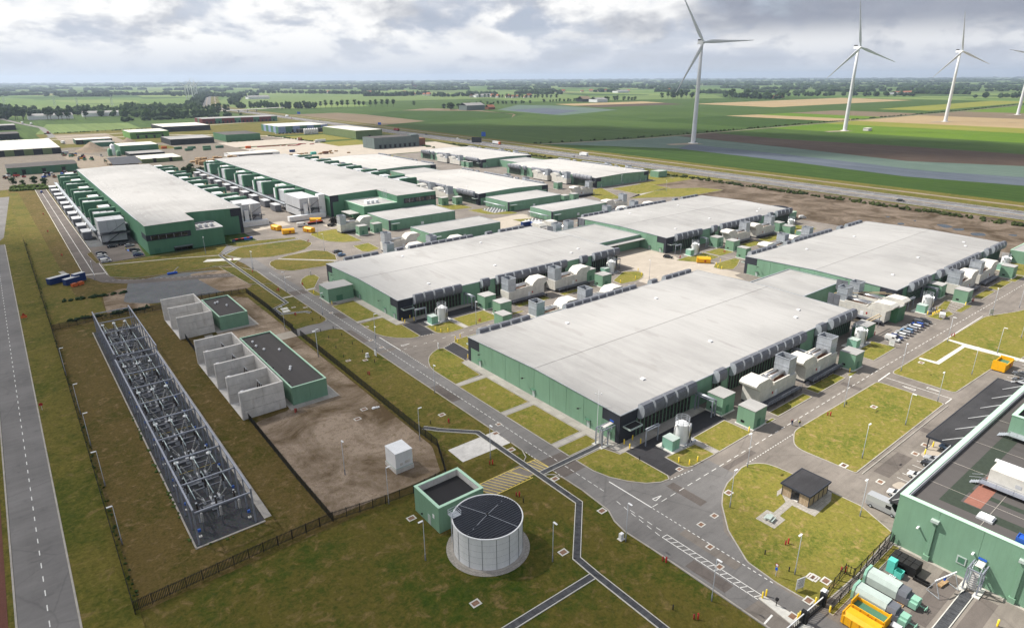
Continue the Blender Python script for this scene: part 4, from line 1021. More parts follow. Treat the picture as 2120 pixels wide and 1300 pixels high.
# generators: white enclosure, intake hood, galvanised stack, silencer, walkway
def gen_kit(flip):
    k = Kit(); X = (lambda x: 17.6 - x) if flip else (lambda x: x)
    def bx(m_, x0, x1, *a, **kw): m_.box(min(X(x0), X(x1)), max(X(x0), X(x1)), *a, **kw); return m_
    def ex(m_, pr, y0, y1): m_.extr([(X(u), z) for u, z in pr], 'y', y0, y1); return m_
    ho = MB(); bx(ho, 0, 17.6, 0, 5.1, 0.7, 4.6); bx(ho, 3.6, 10.8, 0.0, 0.35, 4.6, 5.3); bx(ho, 3.6, 10.8, 4.75, 5.1, 4.6, 5.3); bx(ho, 10.8, 11.2, 0, 5.1, 4.6, 5.3)
    h_ = k.add('housing', ho, 'white_unit')
    k.add('door', bx(MB(), 9.4, 10.5, -0.05, 0.01, 0.9, 3.0), 'white_metal', h_)
    k.add('warning_sign', bx(MB(), 11.3, 11.8, -0.06, 0.0, 2.2, 2.9), 'red', h_)
    sm = MB(); bx(sm, 0, 17.6, -0.03, 0.0, 3.9, 3.95); [bx(sm, x, x + 0.06, -0.03, 0.0, 0.7, 4.6) for x in (4.4, 8.8, 13.2)]
    k.add('panel_joints', sm, 'grey_unit', h_)
    k.add('base_frame', bx(MB(), 0.1, 17.5, 0.1, 5.0, 0.05, 0.7), 'steel_dark')
    k.add('intake_hood', ex(MB(), [(11.3, 4.6), (17.6, 4.6), (19.6, 6.0), (19.7, 6.5), (18.6, 7.2), (14.2, 7.3), (12.4, 6.2)], 0.05, 5.05), 'white_unit')
    st = MB(); st.mi = 0
    x0, x1 = 0.2, 3.8
    bx(st, x0, x1, 0.5, 0.62, 4.6, 9.5); bx(st, x0, x1, 4.58, 4.7, 4.6, 9.5); bx(st, x0, x0 + 0.12, 0.62, 4.58, 4.6, 9.5); bx(st, x1 - 0.12, x1, 0.62, 4.58, 4.6, 9.5)
    st.mi = 1; bx(st, x0 + 0.12, x1 - 0.12, 0.62, 4.58, 8.2, 8.22)
    s_ = k.add('stack', st, ['galvanised', 'black'])
    bd = MB(); [bx(bd, x0 - 0.1, x1 + 0.1, 0.4, 4.8, z, z + 0.14) for z in (7.1,)]
    for a, b, c, d in ((x0 - 0.1, x1 + 0.1, 0.38, 0.62), (x0 - 0.1, x1 + 0.1, 4.58, 4.82), (x0 - 0.1, x0 + 0.14, 0.38, 4.82), (x1 - 0.14, x1 + 0.1, 0.38, 4.82)): bx(bd, a, b, c, d, 9.36, 9.52)
    k.add('band', bd, 'galvanised', s_)
    si = MB(); si.tube((X(3.8), 2.0, 5.5), (X(10.4), 2.0, 5.5), 0.62, 12); si.tube((X(3.8), 3.7, 5.4), (X(9.6), 3.7, 5.4), 0.45, 10)
    si.box(min(X(9.4), X(11.2)), max(X(9.4), X(11.2)), 1.2, 4.2, 4.6, 5.6)
    k.add('silencer', si, 'polished')
    k.add('recess_floor', bx(MB(), 3.7, 10.8, 0.35, 4.75, 4.6, 4.63), 'rust')
    wk = MB(); bx(wk, 0.5, 17.0, -2.3, -0.05, 1.15, 1.25, bottom=True)
    for x in (0.6, 4.7, 8.8, 12.9, 16.9): wk.bar((X(x), -2.2, 0), (X(x), -2.2, 1.15), 0.12); wk.bar((X(x), -0.3, 0), (X(x), -0.3, 1.15), 0.12)
    w_ = k.add('walkway', wk, 'steel_dark')
    rl_ = MB()
    for z in (0.35, 0.75, 1.1): rl_.bar((X(0.5), -2.25, 1.25 + z), (X(17.0), -2.25, 1.25 + z), 0.05)
    for i in range(9): rl_.bar((X(0.5 + i * 2.06), -2.25, 1.25), (X(0.5 + i * 2.06), -2.25, 2.35), 0.05)
    k.add('railing', rl_, 'steel_blue', w_)
    sr = MB(); [sr.box(min(X(17.0 + i * 0.3), X(17.3 + i * 0.3)), max(X(17.0 + i * 0.3), X(17.3 + i * 0.3)), -1.6, -0.6, 0.9 - i * 0.25, 1.0 - i * 0.25, True) for i in range(4)]
    k.add('stair', sr, 'steel_dark', w_)
    return k
GL, GRt = gen_kit(False), gen_kit(True)     # stack at the low-x end / at the high-x end
for kit, x, y, lb in ((GRt, 140.0, 75.8, 'nearest, beside the front hall wall'), (GRt, 162.5, 75.8, 'farther along the front hall, near the tall kiosk'),
                      (GL, 140.0, 179.6, 'left of the pair along the middle hall'), (GL, 163.2, 179.6, 'right of the pair along the middle hall'),
                      (GRt, 281.8, 179.8, 'left of the pair beyond the loading yard'), (GRt, 305.0, 179.8, 'right of the pair beyond the loading yard'),
                      (GL, 278.5, 77.4, 'left of the pair along the right rear hall'), (GL, 300.8, 77.4, 'right of the pair along the right rear hall'),
                      (GL, 131.0, 152.8, 'half hidden by the front hall roof, left one'), (GL, 153.8, 152.8, 'half hidden by the front hall roof, right one'),
                      (GRt, 272.0, 153.0, 'half hidden by the right rear hall roof, left one'), (GRt, 294.6, 153.0, 'half hidden by the right rear hall roof, right one'),
                      (GL, 140.2, 277.2, 'between low shed and middle hall roof'), (GL, 141.0, 330.4, 'by the yellow skips near the office wing'),
                      (GL, 131.0, 257.5, 'mostly hidden behind the middle hall roof, left'), (GL, 154.0, 257.5, 'mostly hidden behind the middle hall roof, right'),
                      (GRt, 297.2, 278.4, 'behind the middle right hall by the round lawn'), (GL, 297.0, 256.8, 'hidden behind the middle right hall, right one'), (GL, 273.5, 256.8, 'hidden behind the middle right hall, left one'),
                      (GRt, 318, 330.2, 'end of row before the far right hall')):
    kit.put('generator', 'white generator enclosure with grey stack ' + lb, 'generator', (x, y, 0.05), 0, 'generator enclosures')
GS = gen_kit(False)
for ox, y0s, side, lb in ((245.6, (376, 399), 'L', 'far left hall'), (357, (376, 399), 'L', 'far right hall'), (247, (530, 553), 'L', 'rear left hall'), (359, (530, 553), 'L', 'rear right hall'), (424.0, (372, 396), 'R', 'motorway side of far right hall'), (426, (528, 552), 'R', 'motorway side of rear right hall'), (314.5, (376, 399), 'R', 'gap between the far halls')):
    for i, y in enumerate(y0s):
        GS.put('generator', 'small-looking white generator at the %s, %s one' % (lb, ('nearer', 'farther')[i]), 'generator', (ox + 0.0, y, 0.05), R(90), 'generator enclosures')

# generators lying across the gap beside the right link
kb_ = MB()
for i, (x, lb) in enumerate(((220.6, 'left'), (229.4, 'right'))):
    GL.put('generator', 'white generator set crossways in the gap above the parked cars, %s one' % lb, 'generator', (x + 5.6, 99.6, 0.05), R(-90), 'generator enclosures')
for i, (x, lb) in enumerate(((223.2, 'left'), (231.6, 'right'))):
    GL.put('generator', 'white generator set crossways behind the middle link, %s one' % lb, 'generator', (x + 0.2, 240.6, 0.05), R(90), 'generator enclosures')
for x, y, a, lb in ((218.6, 94.5, 0, 'standing left of the crossways stacks'), (236.4, 100.3, 0, 'standing right of the crossways stacks'), (214.4, 238.4, 0, 'left of the stacks behind the middle link'), (240.0, 241.8, 0, 'right of the stacks behind the middle link')):
    t = thing('louvre_screen', 'dark upright louvre screen ' + lb, 'screen', (x, y, 0.05))
    for k in range(2): ob('screen_panel', MB().box(0.0, 0.25, 0.1 + k * 2.1, 2.05 + k * 2.1, 5.2, 9.0, True), 'hood_grey', t)
    ob('support_frame', MB().bar((0.12, 0.2, 0), (0.12, 0.2, 5.2), 0.2).bar((0.12, 4.0, 0), (0.12, 4.0, 5.2), 0.2).bar((0.12, 0.2, 5.1), (0.12, 4.0, 5.1), 0.2), 'steel_grey', t)
for x, y, h, lb, nm in ((206.8, 79.4, 4.6, 'dark green cabin at the left end of the parked car row', 'cabin'), (230.6, 79.8, 5.6, 'green cabin behind the black parked cars', 'cabin'), (234.5, 88.5, 4.4, 'low green cabin beside the tan cable bridge', 'cabin')):
    t = thing(nm, lb, 'cabin', (x, y, 0.05))
    ob('body', MB().box(0, 6.0, 0, 4.4, 0.1, h), 'green_mid', t); ob('roof', MB().box(-0.06, 6.06, -0.06, 4.46, h, h + 0.12), 'roof_light', t); ob('door', MB().box(2.0, 3.2, -0.05, 0.01, 0.2, 2.4), 'green_dark', t)
for pts, lb in (([(210.8, 90.5, 4.6), (210.8, 82.0, 4.6), (222.0, 82.0, 4.6)], 'tan cable bridge bending round the dark green cabin'), ([(228, 100.5, 6.0), (232, 100.0, 6.0), (243.0, 89.5, 6.0), (246, 86.6, 6.0)], 'tan cable bridge reaching the right rear hall corner')):
    t = thing('cable_bridge', lb, 'cable bridge')
    tr_ = MB()
    for o in (-0.55, 0.55):
        for a, b in zip(pts, pts[1:]): tr_.bar((a[0] + o, a[1] + o, a[2]), (b[0] + o, b[1] + o, b[2]), 0.35, 0.2)
    ob('tray', tr_, 'tan_pipe', t)
    lg = MB()
    for p in pts: lg.bar((p[0], p[1], 0), (p[0], p[1], p[2]), 0.18)
    ob('support', lg, 'steel_grey', t)

# silver tanks with guard ring, pipes and bund; pale cabinets beside them
TK = Kit()
TK.add('slab', MB().box(-5.8, 3.4, -2.3, 2.6, 0, 0.2), 'concrete_pale')
sh = MB(); sh.cyl(0, 0, 0.2, 5.0, 1.55, 20, cap=False); sh.cyl(0, 0, 5.0, 5.7, 1.55, 20, 0.5); TK.add('shell', sh, 'white_metal')
rg = MB()
for z in (5.6, 6.1, 6.6):
    for i in range(16): rg.bar((1.6 * math.cos(i * math.pi / 8), 1.6 * math.sin(i * math.pi / 8), z), (1.6 * math.cos((i + 1) * math.pi / 8), 1.6 * math.sin((i + 1) * math.pi / 8), z), 0.06)
for i in range(8): rg.bar((1.6 * math.cos(i * math.pi / 4), 1.6 * math.sin(i * math.pi / 4), 4.9), (1.6 * math.cos(i * math.pi / 4), 1.6 * math.sin(i * math.pi / 4), 6.6), 0.06)
TK.add('guard_ring', rg, 'galvanised')
pp = MB(); pp.tube((1.2, -1.5, 0.3), (1.2, -1.5, 5.2), 0.22, 8); pp.tube((0.5, -1.8, 0.3), (0.5, -1.8, 5.2), 0.18, 8); pp.path([(-1.2, 0.2, 4.9), (-2.2, 0.2, 4.9), (-2.4, 0.2, 4.6), (-2.4, 0.2, 2.4), (-3.0, -0.4, 2.1)], 0.2, 8)
TK.add('pipe', pp, 'polished'); TK.add('dip_pipe', MB().path([(0.9, -1.7, 4.6), (0.9, -2.0, 1.5), (1.3, -2.1, 0.5)], 0.09, 6), 'black')
bu = MB(); bu.bar((-1.9, -2.1, 0.35), (2.9, -2.1, 0.35), 0.22); bu.bar((2.9, -2.1, 0.35), (2.9, 1.9, 0.35), 0.22); TK.add('bund_rail', bu, 'galvanised')
CB = Kit(); CB.add('body', MB().box(0, 2.6, 0, 2.9, 0.0, 2.6), 'green_unit'); CB.add('lid', MB().box(-0.05, 2.65, -0.05, 2.95, 2.6, 2.7), 'green_pale'); CB.add('door_joint', MB().box(1.28, 1.33, -0.015, 0.0, 0.2, 2.4), 'green_dark')
PR = Kit(); m_ = MB()
for x in (0, 4.2): m_.bar((x, 0, 0), (x, 0, 4.2), 0.22)
for y in (-0.35, 0.35): m_.bar((-0.1, y, 4.2), (4.3, y, 4.2), 0.18)
for x in (0.0, 1.4, 2.8, 4.2): m_.bar((x, -0.35, 4.2), (x, 0.35, 4.2), 0.12)
PR.add('frame', m_, 'steel_blue'); PR.add('pipe', MB().path([(-0.1, 0.1, 4.4), (4.2, 0.1, 4.4), (4.35, 0.1, 4.2), (4.35, 0.1, 0.2)], 0.13, 7), 'galvanised')
PR2 = Kit(); m_ = MB()
for x, y in ((0, 0), (1.4, 0), (0, -5.0), (1.4, -5.0)): m_.bar((x, y, 0), (x, y, 4.4), 0.3)
for x in (0, 1.4): m_.bar((x, 0.6, 4.4), (x, -5.2, 4.4), 0.22)
for y in (0, -1.6, -3.2, -5.0): m_.bar((0, y, 4.4), (1.4, y, 4.4), 0.14)
PR2.add('frame', m_, 'steel_blue'); PR2.add('pipe', MB().path([(0.5, 0.6, 4.7), (0.5, -5.0, 4.7)], 0.2, 8).path([(1.0, 0.6, 4.7), (1.0, -5.0, 4.7)], 0.14, 8), 'galvanised')
for x, y, lb in ((111.3, 78.0, 'beside the front hall corner'), (111.3, 181.0, 'beside the middle hall corner'), (200.4, 184.6, 'at the middle hall end facing the yard'), (254.3, 180.8, 'by the hall behind the loading yard'), (253.6, 79.2, 'at the right rear hall behind the car park'), (202.5, 79.5, 'behind the white van at the front hall end'), (340, 180.6, 'at the far end of the yard halls'), (338, 79.4, 'at the far right end of the rear hall'), (355, 204, 'low between green blocks on the rough ground')):
    TK.put('silver_tank', 'round silver tank with guard ring ' + lb, 'tank', (x, y, 0.05), 0, 'silver tanks')
    CB.put('cabinet', 'pale green cabinet beside the silver tank ' + lb, 'cabinet', (x - 5.2, y - 1.6, 0.25), 0, 'green cabinets')
for i, (x, y, lb) in enumerate(((103.6, 82.0, 'front hall'), (103.6, 186.0, 'middle hall'), (246.5, 186.2, 'yard hall'), (247.8, 83.0, 'right rear hall'), (205, 83.2, 'front hall far end'), (204.5, 187.0, 'middle hall far end'))):
    PR.put('pipe_portal', 'slim grey pipe portal between silver tank and %s' % lb, 'portal', (x, y, 0.05), 0, 'slim pipe portals')
for x, y, lb in ((126.6, 85.5, 'beside the front hall kiosks'), (126.6, 189.5, 'beside the middle hall kiosks'), (268.6, 189.6, 'beside the yard hall kiosks'), (267.2, 86.0, 'beside the right rear hall kiosks'), (172.5, 85.6, 'between the front hall and its second generator'), (187.5, 85.8, 'behind the tall kiosk of the front hall')):
    PR2.put('pipe_rack', 'grey pipe rack on posts ' + lb, 'pipe rack', (x, y, 0.05), 0, 'pipe racks')
# steel frame where the trench climbs into the front hall
def climb_frame(label, x, y, reach, n_post=4):
    t = thing('cable_portal', label, 'portal', (x, y, 0.1))
    m_ = MB()
    for px, py in ((0, 1.0), (0, -1.0), (1.9, 1.0), (1.9, -1.0)): m_.bar((px, py, 0), (px, py, 4.3), 0.22)
    for py in (1.0, -1.0): m_.bar((-0.1, py, 4.3), (reach, py, 4.3), 0.2); m_.bar((0, py, 1.4), (1.9, py, 1.9), 0.1); m_.bar((1.9, py, 3.0), (reach * 0.8, py, 4.2), 0.14)
    m_.bar((0, -1.0, 4.3), (0, 1.0, 4.3), 0.2); m_.bar((1.9, -1.0, 4.3), (1.9, 1.0, 4.3), 0.2)
    ob('post_frame', m_, 'steel_blue', t)
    ld = MB()
    for py in (-0.6, 0.6): ld.path([(0.7, py, 0.0), (0.7, py, 3.6), (1.0, py, 4.3), (1.6, py, 4.65), (reach, py, 4.7)], 0.06, 5)
    for i in range(8): ld.bar((0.7, -0.6, 0.3 + i * 0.42), (0.7, 0.6, 0.3 + i * 0.42), 0.06)
    ob('cable_ladder', ld, 'galvanised', t)
    ob('cable_mat', MB().poly([(1.2, -0.5, 4.52), (1.2, 0.5, 4.52), (reach, 0.5, 4.66), (reach, -0.5, 4.66)]).poly([(0.75, -0.5, 0.1), (0.75, 0.5, 0.1), (0.75, 0.5, 3.6), (0.75, -0.5, 3.6)]), 'concrete_pale' if reach > 4 else 'concrete', t)
    ob('footing', MB().box(-0.7, 2.6, 0.6, 1.6, -0.05, 0.12).box(-0.7, 2.6, -1.6, -0.6, -0.05, 0.12), 'kerb_white', t)
    ob('sign', MB().box(reach - 0.15, reach - 0.1, -0.6, 0.6, 4.9, 5.3, True), 'sign_blue', t)
climb_frame('tall steel frame carrying cables into the front hall corner', 95.2, 88.8, 4.2)
climb_frame('tall steel frame against the sunlit green wall in the bin yard', 110.4, 19.0, 3.0)
t = thing('mast', 'thin white weather mast at the front hall end wall', 'mast', (98.6, 92.7, 0.1))
ob('pole', MB().cyl(0, 0, 0, 11.6, 0.07, 6, 0.04), 'white_metal', t); ob('crossarm', MB().bar((-0.7, 0.3, 10.6), (0.7, -0.3, 10.6), 0.06).box(-0.8, -0.6, 0.15, 0.35, 10.6, 11.0, True).box(0.5, 0.7, -0.4, -0.2, 10.4, 10.8, True), 'white_metal', t)

# ------------------------------------------------------------------ switchyard on the left
sheet('gravel_bed', rect(13.6, 25.9, 110.4, 246), 0.06, 'gravel_dark')
sheet('path', rect(25.95, 27.4, 111, 246), 0.07, 'concrete_slab')
kb = struct('edging', MB().box(13.3, 13.6, 110.2, 246, 0, 0.14).box(13.3, 25.9, 110.0, 110.4, 0, 0.14), 'kerb')
def gantry(label, x0, x1, y0, y1, n, h):
    t = thing('steel_gantry', label, 'gantry')
    for i in range(n + 1):
        y = y0 + (y1 - y0) * i / n
        for x in (x0, x1): ob('post', MB().bar((x, y, 0.06), (x, y, h - 0.15), 0.28), 'steel_blue', t)
        ob('cross_beam', MB().bar((x0, y, h - 0.7), (x1, y, h - 0.7), 0.28), 'steel_blue', t)
        if i < n: ob('post', MB().bar((x1, y + (y1 - y0) / n / 2, 0.06), (x1, y + (y1 - y0) / n / 2, h - 0.15), 0.22), 'steel_blue', t); ob('post', MB().bar((x0, y + (y1 - y0) / n / 2, 0.06), (x0, y + (y1 - y0) / n / 2, h - 0.15), 0.22), 'steel_blue', t)
    for x in (x0, x1): ob('top_beam', MB().bar((x, y0 - 0.2, h), (x, y1 + 0.2, h), 0.32), 'steel_blue', t)
    return t
gantry('long blue-grey steel gantry frame over the near switchyard bays', 14.2, 24.4, 111.1, 195.0, 8, 7.5)
gantry('shorter steel gantry frame over the far switchyard bays', 14.6, 25.2, 199.6, 244.5, 4, 7.5)
def insulator(m_, p, q, r, n=7, sheds=6):
    p, q = Vector(p), Vector(q)
    m_.tube(p, q, r * 0.55, n)
    for i in range(sheds):
        a = p + (q - p) * ((i + 0.2) / sheds); b = p + (q - p) * ((i + 0.65) / sheds)
        m_.tube(a, b, r, n, r * 0.7)
BRK = Kit()
BRK.add('frame', MB().box(-2.4, 2.4, -0.5, 0.5, 0.0, 0.3).bar((-2.0, 0, 0.3), (-2.0, 0, 1.3), 0.25).bar((2.0, 0, 0.3), (2.0, 0, 1.3), 0.25).bar((-2.4, 0, 1.3), (2.4, 0, 1.3), 0.3), 'steel_grey')
tk_ = MB()
for x in (-1.5, 0, 1.5): tk_.tube((x, -1.0, 1.75), (x, 1.0, 1.75), 0.26, 10)
BRK.add('tank', tk_, 'grey_unit')
for x, lean in ((-1.5, -1.5), (0, 0.0), (1.5, 1.5)):
    for y in (-1, 1):
        m_ = MB(); insulator(m_, (x, y * 0.7, 2.0), (x + lean * 0.8, y * 1.7, 4.1), 0.16); BRK.add('bushing', m_, 'grey_insulator')
BRK.add('cabinet', MB().box(-0.5, 0.5, -1.9, -1.2, 0.2, 1.6), 'grey_unit')
DIS = Kit()
DIS.add('beam', MB().bar((-4.2, 0, 2.2), (4.2, 0, 2.2), 0.25), 'steel_grey')
for x in (-3.4, 0, 3.4):
    DIS.add('post', MB().bar((x, 0, 0), (x, 0, 2.2), 0.22), 'galvanised')
    m_ = MB(); insulator(m_, (x, 0, 2.3), (x, 0, 4.4), 0.24); DIS.add('insulator', m_, 'brown_insulator')
    m_ = MB(); m_.cyl(x, 0, 4.4, 4.55, 0.2, 8); DIS.add('cap', m_, 'galvanised')
CTR = Kit()
for x in (-3.2, 0, 3.2):
    CTR.add('post', MB().bar((x, 0, 0), (x, 0, 2.0), 0.22), 'galvanised')
    m_ = MB(); insulator(m_, (x, 0, 2.1), (x, 0, 4.3), 0.2); CTR.add('insulator', m_, 'grey_insulator')
    m_ = MB(); m_.cyl(x, 0, 4.3, 4.6, 0.48, 10); CTR.add('head', m_, 'white_metal')
CTR.add('chain_line', MB().bar((-4.4, 1.0, 1.0), (4.4, 1.0, 1.0), 0.06), 'paint_yellow')
SAR = Kit()
for x in (-3.4, 0, 3.4):
    SAR.add('post', MB().bar((x, 0, 0), (x, 0, 2.1), 0.25), 'steel_grey'); m_ = MB(); insulator(m_, (x, 0, 2.2), (x, 0, 4.2), 0.3); SAR.add('arrester', m_, 'grey_insulator')
bays = [121.5 + 10.3 * i for i in range(12)]
for i, y in enumerate(bays):
    if y > 240: break
    BRK.put('circuit_breaker', 'grey breaker with fanned insulators, %s from the near end' % nth(i), 'breaker', (19.3, y, 0.08), 0, 'switchyard breakers')
    DIS.put('isolator_row', 'row of dark brown isolators, %s from the near end' % nth(i), 'isolator', (19.3, y - 4.0, 0.08), 0, 'switchyard isolators')
    DIS.put('isolator_row', 'second row of dark isolators in a bay, %s from near end' % nth(i), 'isolator', (19.3, y + 4.0, 0.08), 0, 'switchyard isolators')
    if i % 2 == 1 and y < 235: CTR.put('transformer_row', 'row of white-capped instrument transformers, %s from near end' % nth(i // 2), 'transformer', (19.3, y + 2.9, 0.08), 0, 'switchyard transformers')
SAR.put('arrester_row', 'three grey arresters on posts at the open near end', 'arrester', (19.3, 114.2, 0.08))
for x, lb in ((16.0, 'left'), (19.3, 'middle'), (22.6, 'right')):
    t = thing('busbar', 'pale tubular busbar running the yard length, %s one' % lb, 'busbar', (x, 0, 0), 0, 'busbars')
    for i in range(11): ob('tube', MB().tube((0, 118.2 + 10.9 * i, 4.95), (0, 118.2 + 10.9 * i + (7.2 if i % 2 else 9.6), 4.95), 0.095, 7), 'bus_tube', t)
for i in range(8):
    for x, sd in ((14.9, 'left'), (23.9, 'right')):
        t = thing('control_box', 'small blue box at %s gantry posts, %s from near end' % (sd, nth(i)), 'box', (x, 113.2 + i * 10.2, 0.06), 0, 'blue gantry boxes')
        ob('body', MB().box(-0.25, 0.25, -0.2, 0.2, 1.2, 1.7, True), 'blue', t); ob('stand', MB().bar((0, 0, 0), (0, 0, 1.2), 0.08), 'steel_grey', t); ob('footing', MB().box(-0.3, 0.3, -0.3, 0.3, 0, 0.15), 'kerb_white', t)

# concrete blast walls with transformers between them
def blast(label, x0, x1, ys, h):
    t = thing('blast_walls', label, 'wall', (0, 0, 0))
    for y in ys:
        for k in range(3):
            z0, z1 = 0.05 + h / 3 * k, h / 3 * (k + 1) - 0.02
            ob('wall_panel', MB().box(x0, (x0 + x1) / 2 - 0.02, y - 0.35, y + 0.35, z0, z1), 'concrete', t); ob('wall_panel', MB().box((x0 + x1) / 2 + 0.02, x1, y - 0.35, y + 0.35, z0, z1), 'concrete', t)
        ob('column', MB().box(x0 - 0.5, x0 - 0.02, y - 0.4, y + 0.4, 0.0, h + 0.05), 'concrete_pale', t)
    for a, b in zip(ys, ys[1:]): ob('back_wall', MB().box(x1 - 0.4, x1, a + 0.37, b - 0.37, 0.05, h - 0.01), 'concrete', t)
    ob('floor_slab', MB().box(x0 - 0.5, x1, ys[0] - 0.3, ys[-1] + 0.3, -0.05, 0.04), 'concrete_pale', t)
    return t
blast('row of stained concrete blast walls forming four transformer bays', 35.2, 45.6, [153.2, 164.2, 174.9, 185.6, 196.4], 7.5)
blast('smaller set of concrete blast walls forming two bays', 35.6, 46.0, [220.6, 232.4, 243.8], 7.6)
TRF = Kit()
TRF.add('tank', MB().box(1.5, 7.2, 2.6, 7.4, 0.3, 3.8), 'steel_grey')
rd_ = MB()
for i in range(10): rd_.box(1.8 + i * 0.52, 2.1 + i * 0.52, 1.2, 2.5, 0.8, 3.6, True); rd_.box(1.8 + i * 0.52, 2.1 + i * 0.52, 7.5, 8.6, 0.8, 3.6, True)
TRF.add('radiator', rd_, 'grey_unit')
TRF.add('conservator', MB().tube((0.2, 1.6, 6.2), (1.0, 1.6, 6.2), 0.75, 12).tube((1.0, 1.6, 6.2), (4.2, 1.6, 6.2), 0.55, 12), 'white_metal')
for y in (3.6, 5.0, 6.4):
    m_ = MB(); insulator(m_, (5.6, y, 3.8), (6.0, y, 6.2), 0.22); TRF.add('bushing', m_, 'brown_insulator')
TRF.add('cable_bar', MB().path([(5.8, 3.0, 6.5), (5.8, 7.0, 6.5)], 0.07, 5), 'galvanised')
for i, y in enumerate((153.2, 164.2, 174.9, 185.6)):
    TRF.put('transformer', 'grey transformer with white drum between blast walls, %s bay from near end' % nth(i), 'transformer', (35.4, y + 0.3, 0.05), 0, 'bay transformers')
def vents(t, pts, h, m='white_metal'):
    for x, y in pts:
        o = ob('roof_vent', MB().cyl(0, 0, 0, 0.45, 0.22, 8), m, t, (x, y, h)); ob('cowl', MB().cyl(0, 0, 0.45, 0.7, 0.42, 8, 0.2), m, o)
t = flat_block('substation', 'long green substation building with black roof beside the blast walls', 'building', 47.4, 56.9, 152.6, 196.2, 5.15, 'green_clad', 'roof_bitumen', 'green_trim', panels=6, depth=0.4)
vents(t, ((2.2, 38), (3.0, 30), (6.5, 27), (4.6, 13), (4.0, 11.6), (2.0, 34)), 4.75)
for i in range(7): ob('roof_outlet', MB().box(-0.2, 0.2, -0.3, 0.3, 0, 0.18), 'black', t, (0.8, 4 + i * 6, 4.75))
t = flat_block('substation', 'short green substation building with brown roof at the yard corner', 'building', 47.9, 57.2, 220.4, 243.2, 5.0, 'green_clad', 'roof_bitumen', 'green_trim', panels=6, depth=0.4)
vents(t, ((3.0, 16), (4.0, 16.5), (5.6, 11)), 4.6)
sheet('concrete_apron', rect(46, 59.3, 150.4, 198.5), 0.045, 'concrete_slab'); sheet('concrete_apron', rect(46.2, 60, 218.5, 245.5), 0.045, 'concrete_slab'); sheet('path', rect(42, 46, 205, 214.4), 0.046, 'concrete_slab'); sheet('path', rect(42, 44.5, 214, 219), 0.0465, 'concrete_slab')
t = thing('equipment_box', 'white box on pale plinth standing alone on bare soil', 'box', (53.3, 108.2, 0.03))
ob('body', MB().box(0, 4.1, 0, 4.6, 1.2, 4.75), 'white_metal', t); ob('plinth', MB().box(-0.15, 4.25, -0.15, 4.75, 0, 1.0), 'concrete_pale', t); ob('skirt', MB().box(-0.05, 4.15, -0.05, 4.65, 1.0, 1.2), 'green_pale', t); ob('roof', MB().box(-0.05, 4.15, -0.05, 4.65, 4.75, 4.85), 'white_metal', t)
for a, b, c in ((1.0, 1.6, 2.0), (2.2, 3.4, 2.2)): ob('panel', MB().box(a, b, -0.1, -0.01, c - 0.3, c + 0.3, True), 'concrete_pale', t)
t = flat_block('pump_house', 'green pump house with sunken black roof beside the round tank', 'building', 50.2, 60.4, 86.0, 94.9, 5.7, 'green_clad', 'roof_black', 'green_trim', lip=0.5, depth=1.5)
ob('roof_lining', MB().ring(rect(0.51, 9.69, 0.51, 8.39), rect(0.53, 9.67, 0.53, 8.37), 4.25, 5.58), 'concrete_pale', t)
ob('door', MB().box(-0.06, 0.0, 3.0, 4.0, 0.1, 2.2), 'green_pale', t); ob('louvre', MB().box(-0.07, -0.01, 1.6, 2.2, 2.4, 3.2), 'white_metal', t); ob('wall_lamp', MB().box(-0.3, 0, 6.0, 6.3, 0.8, 1.0, True), 'black', t)

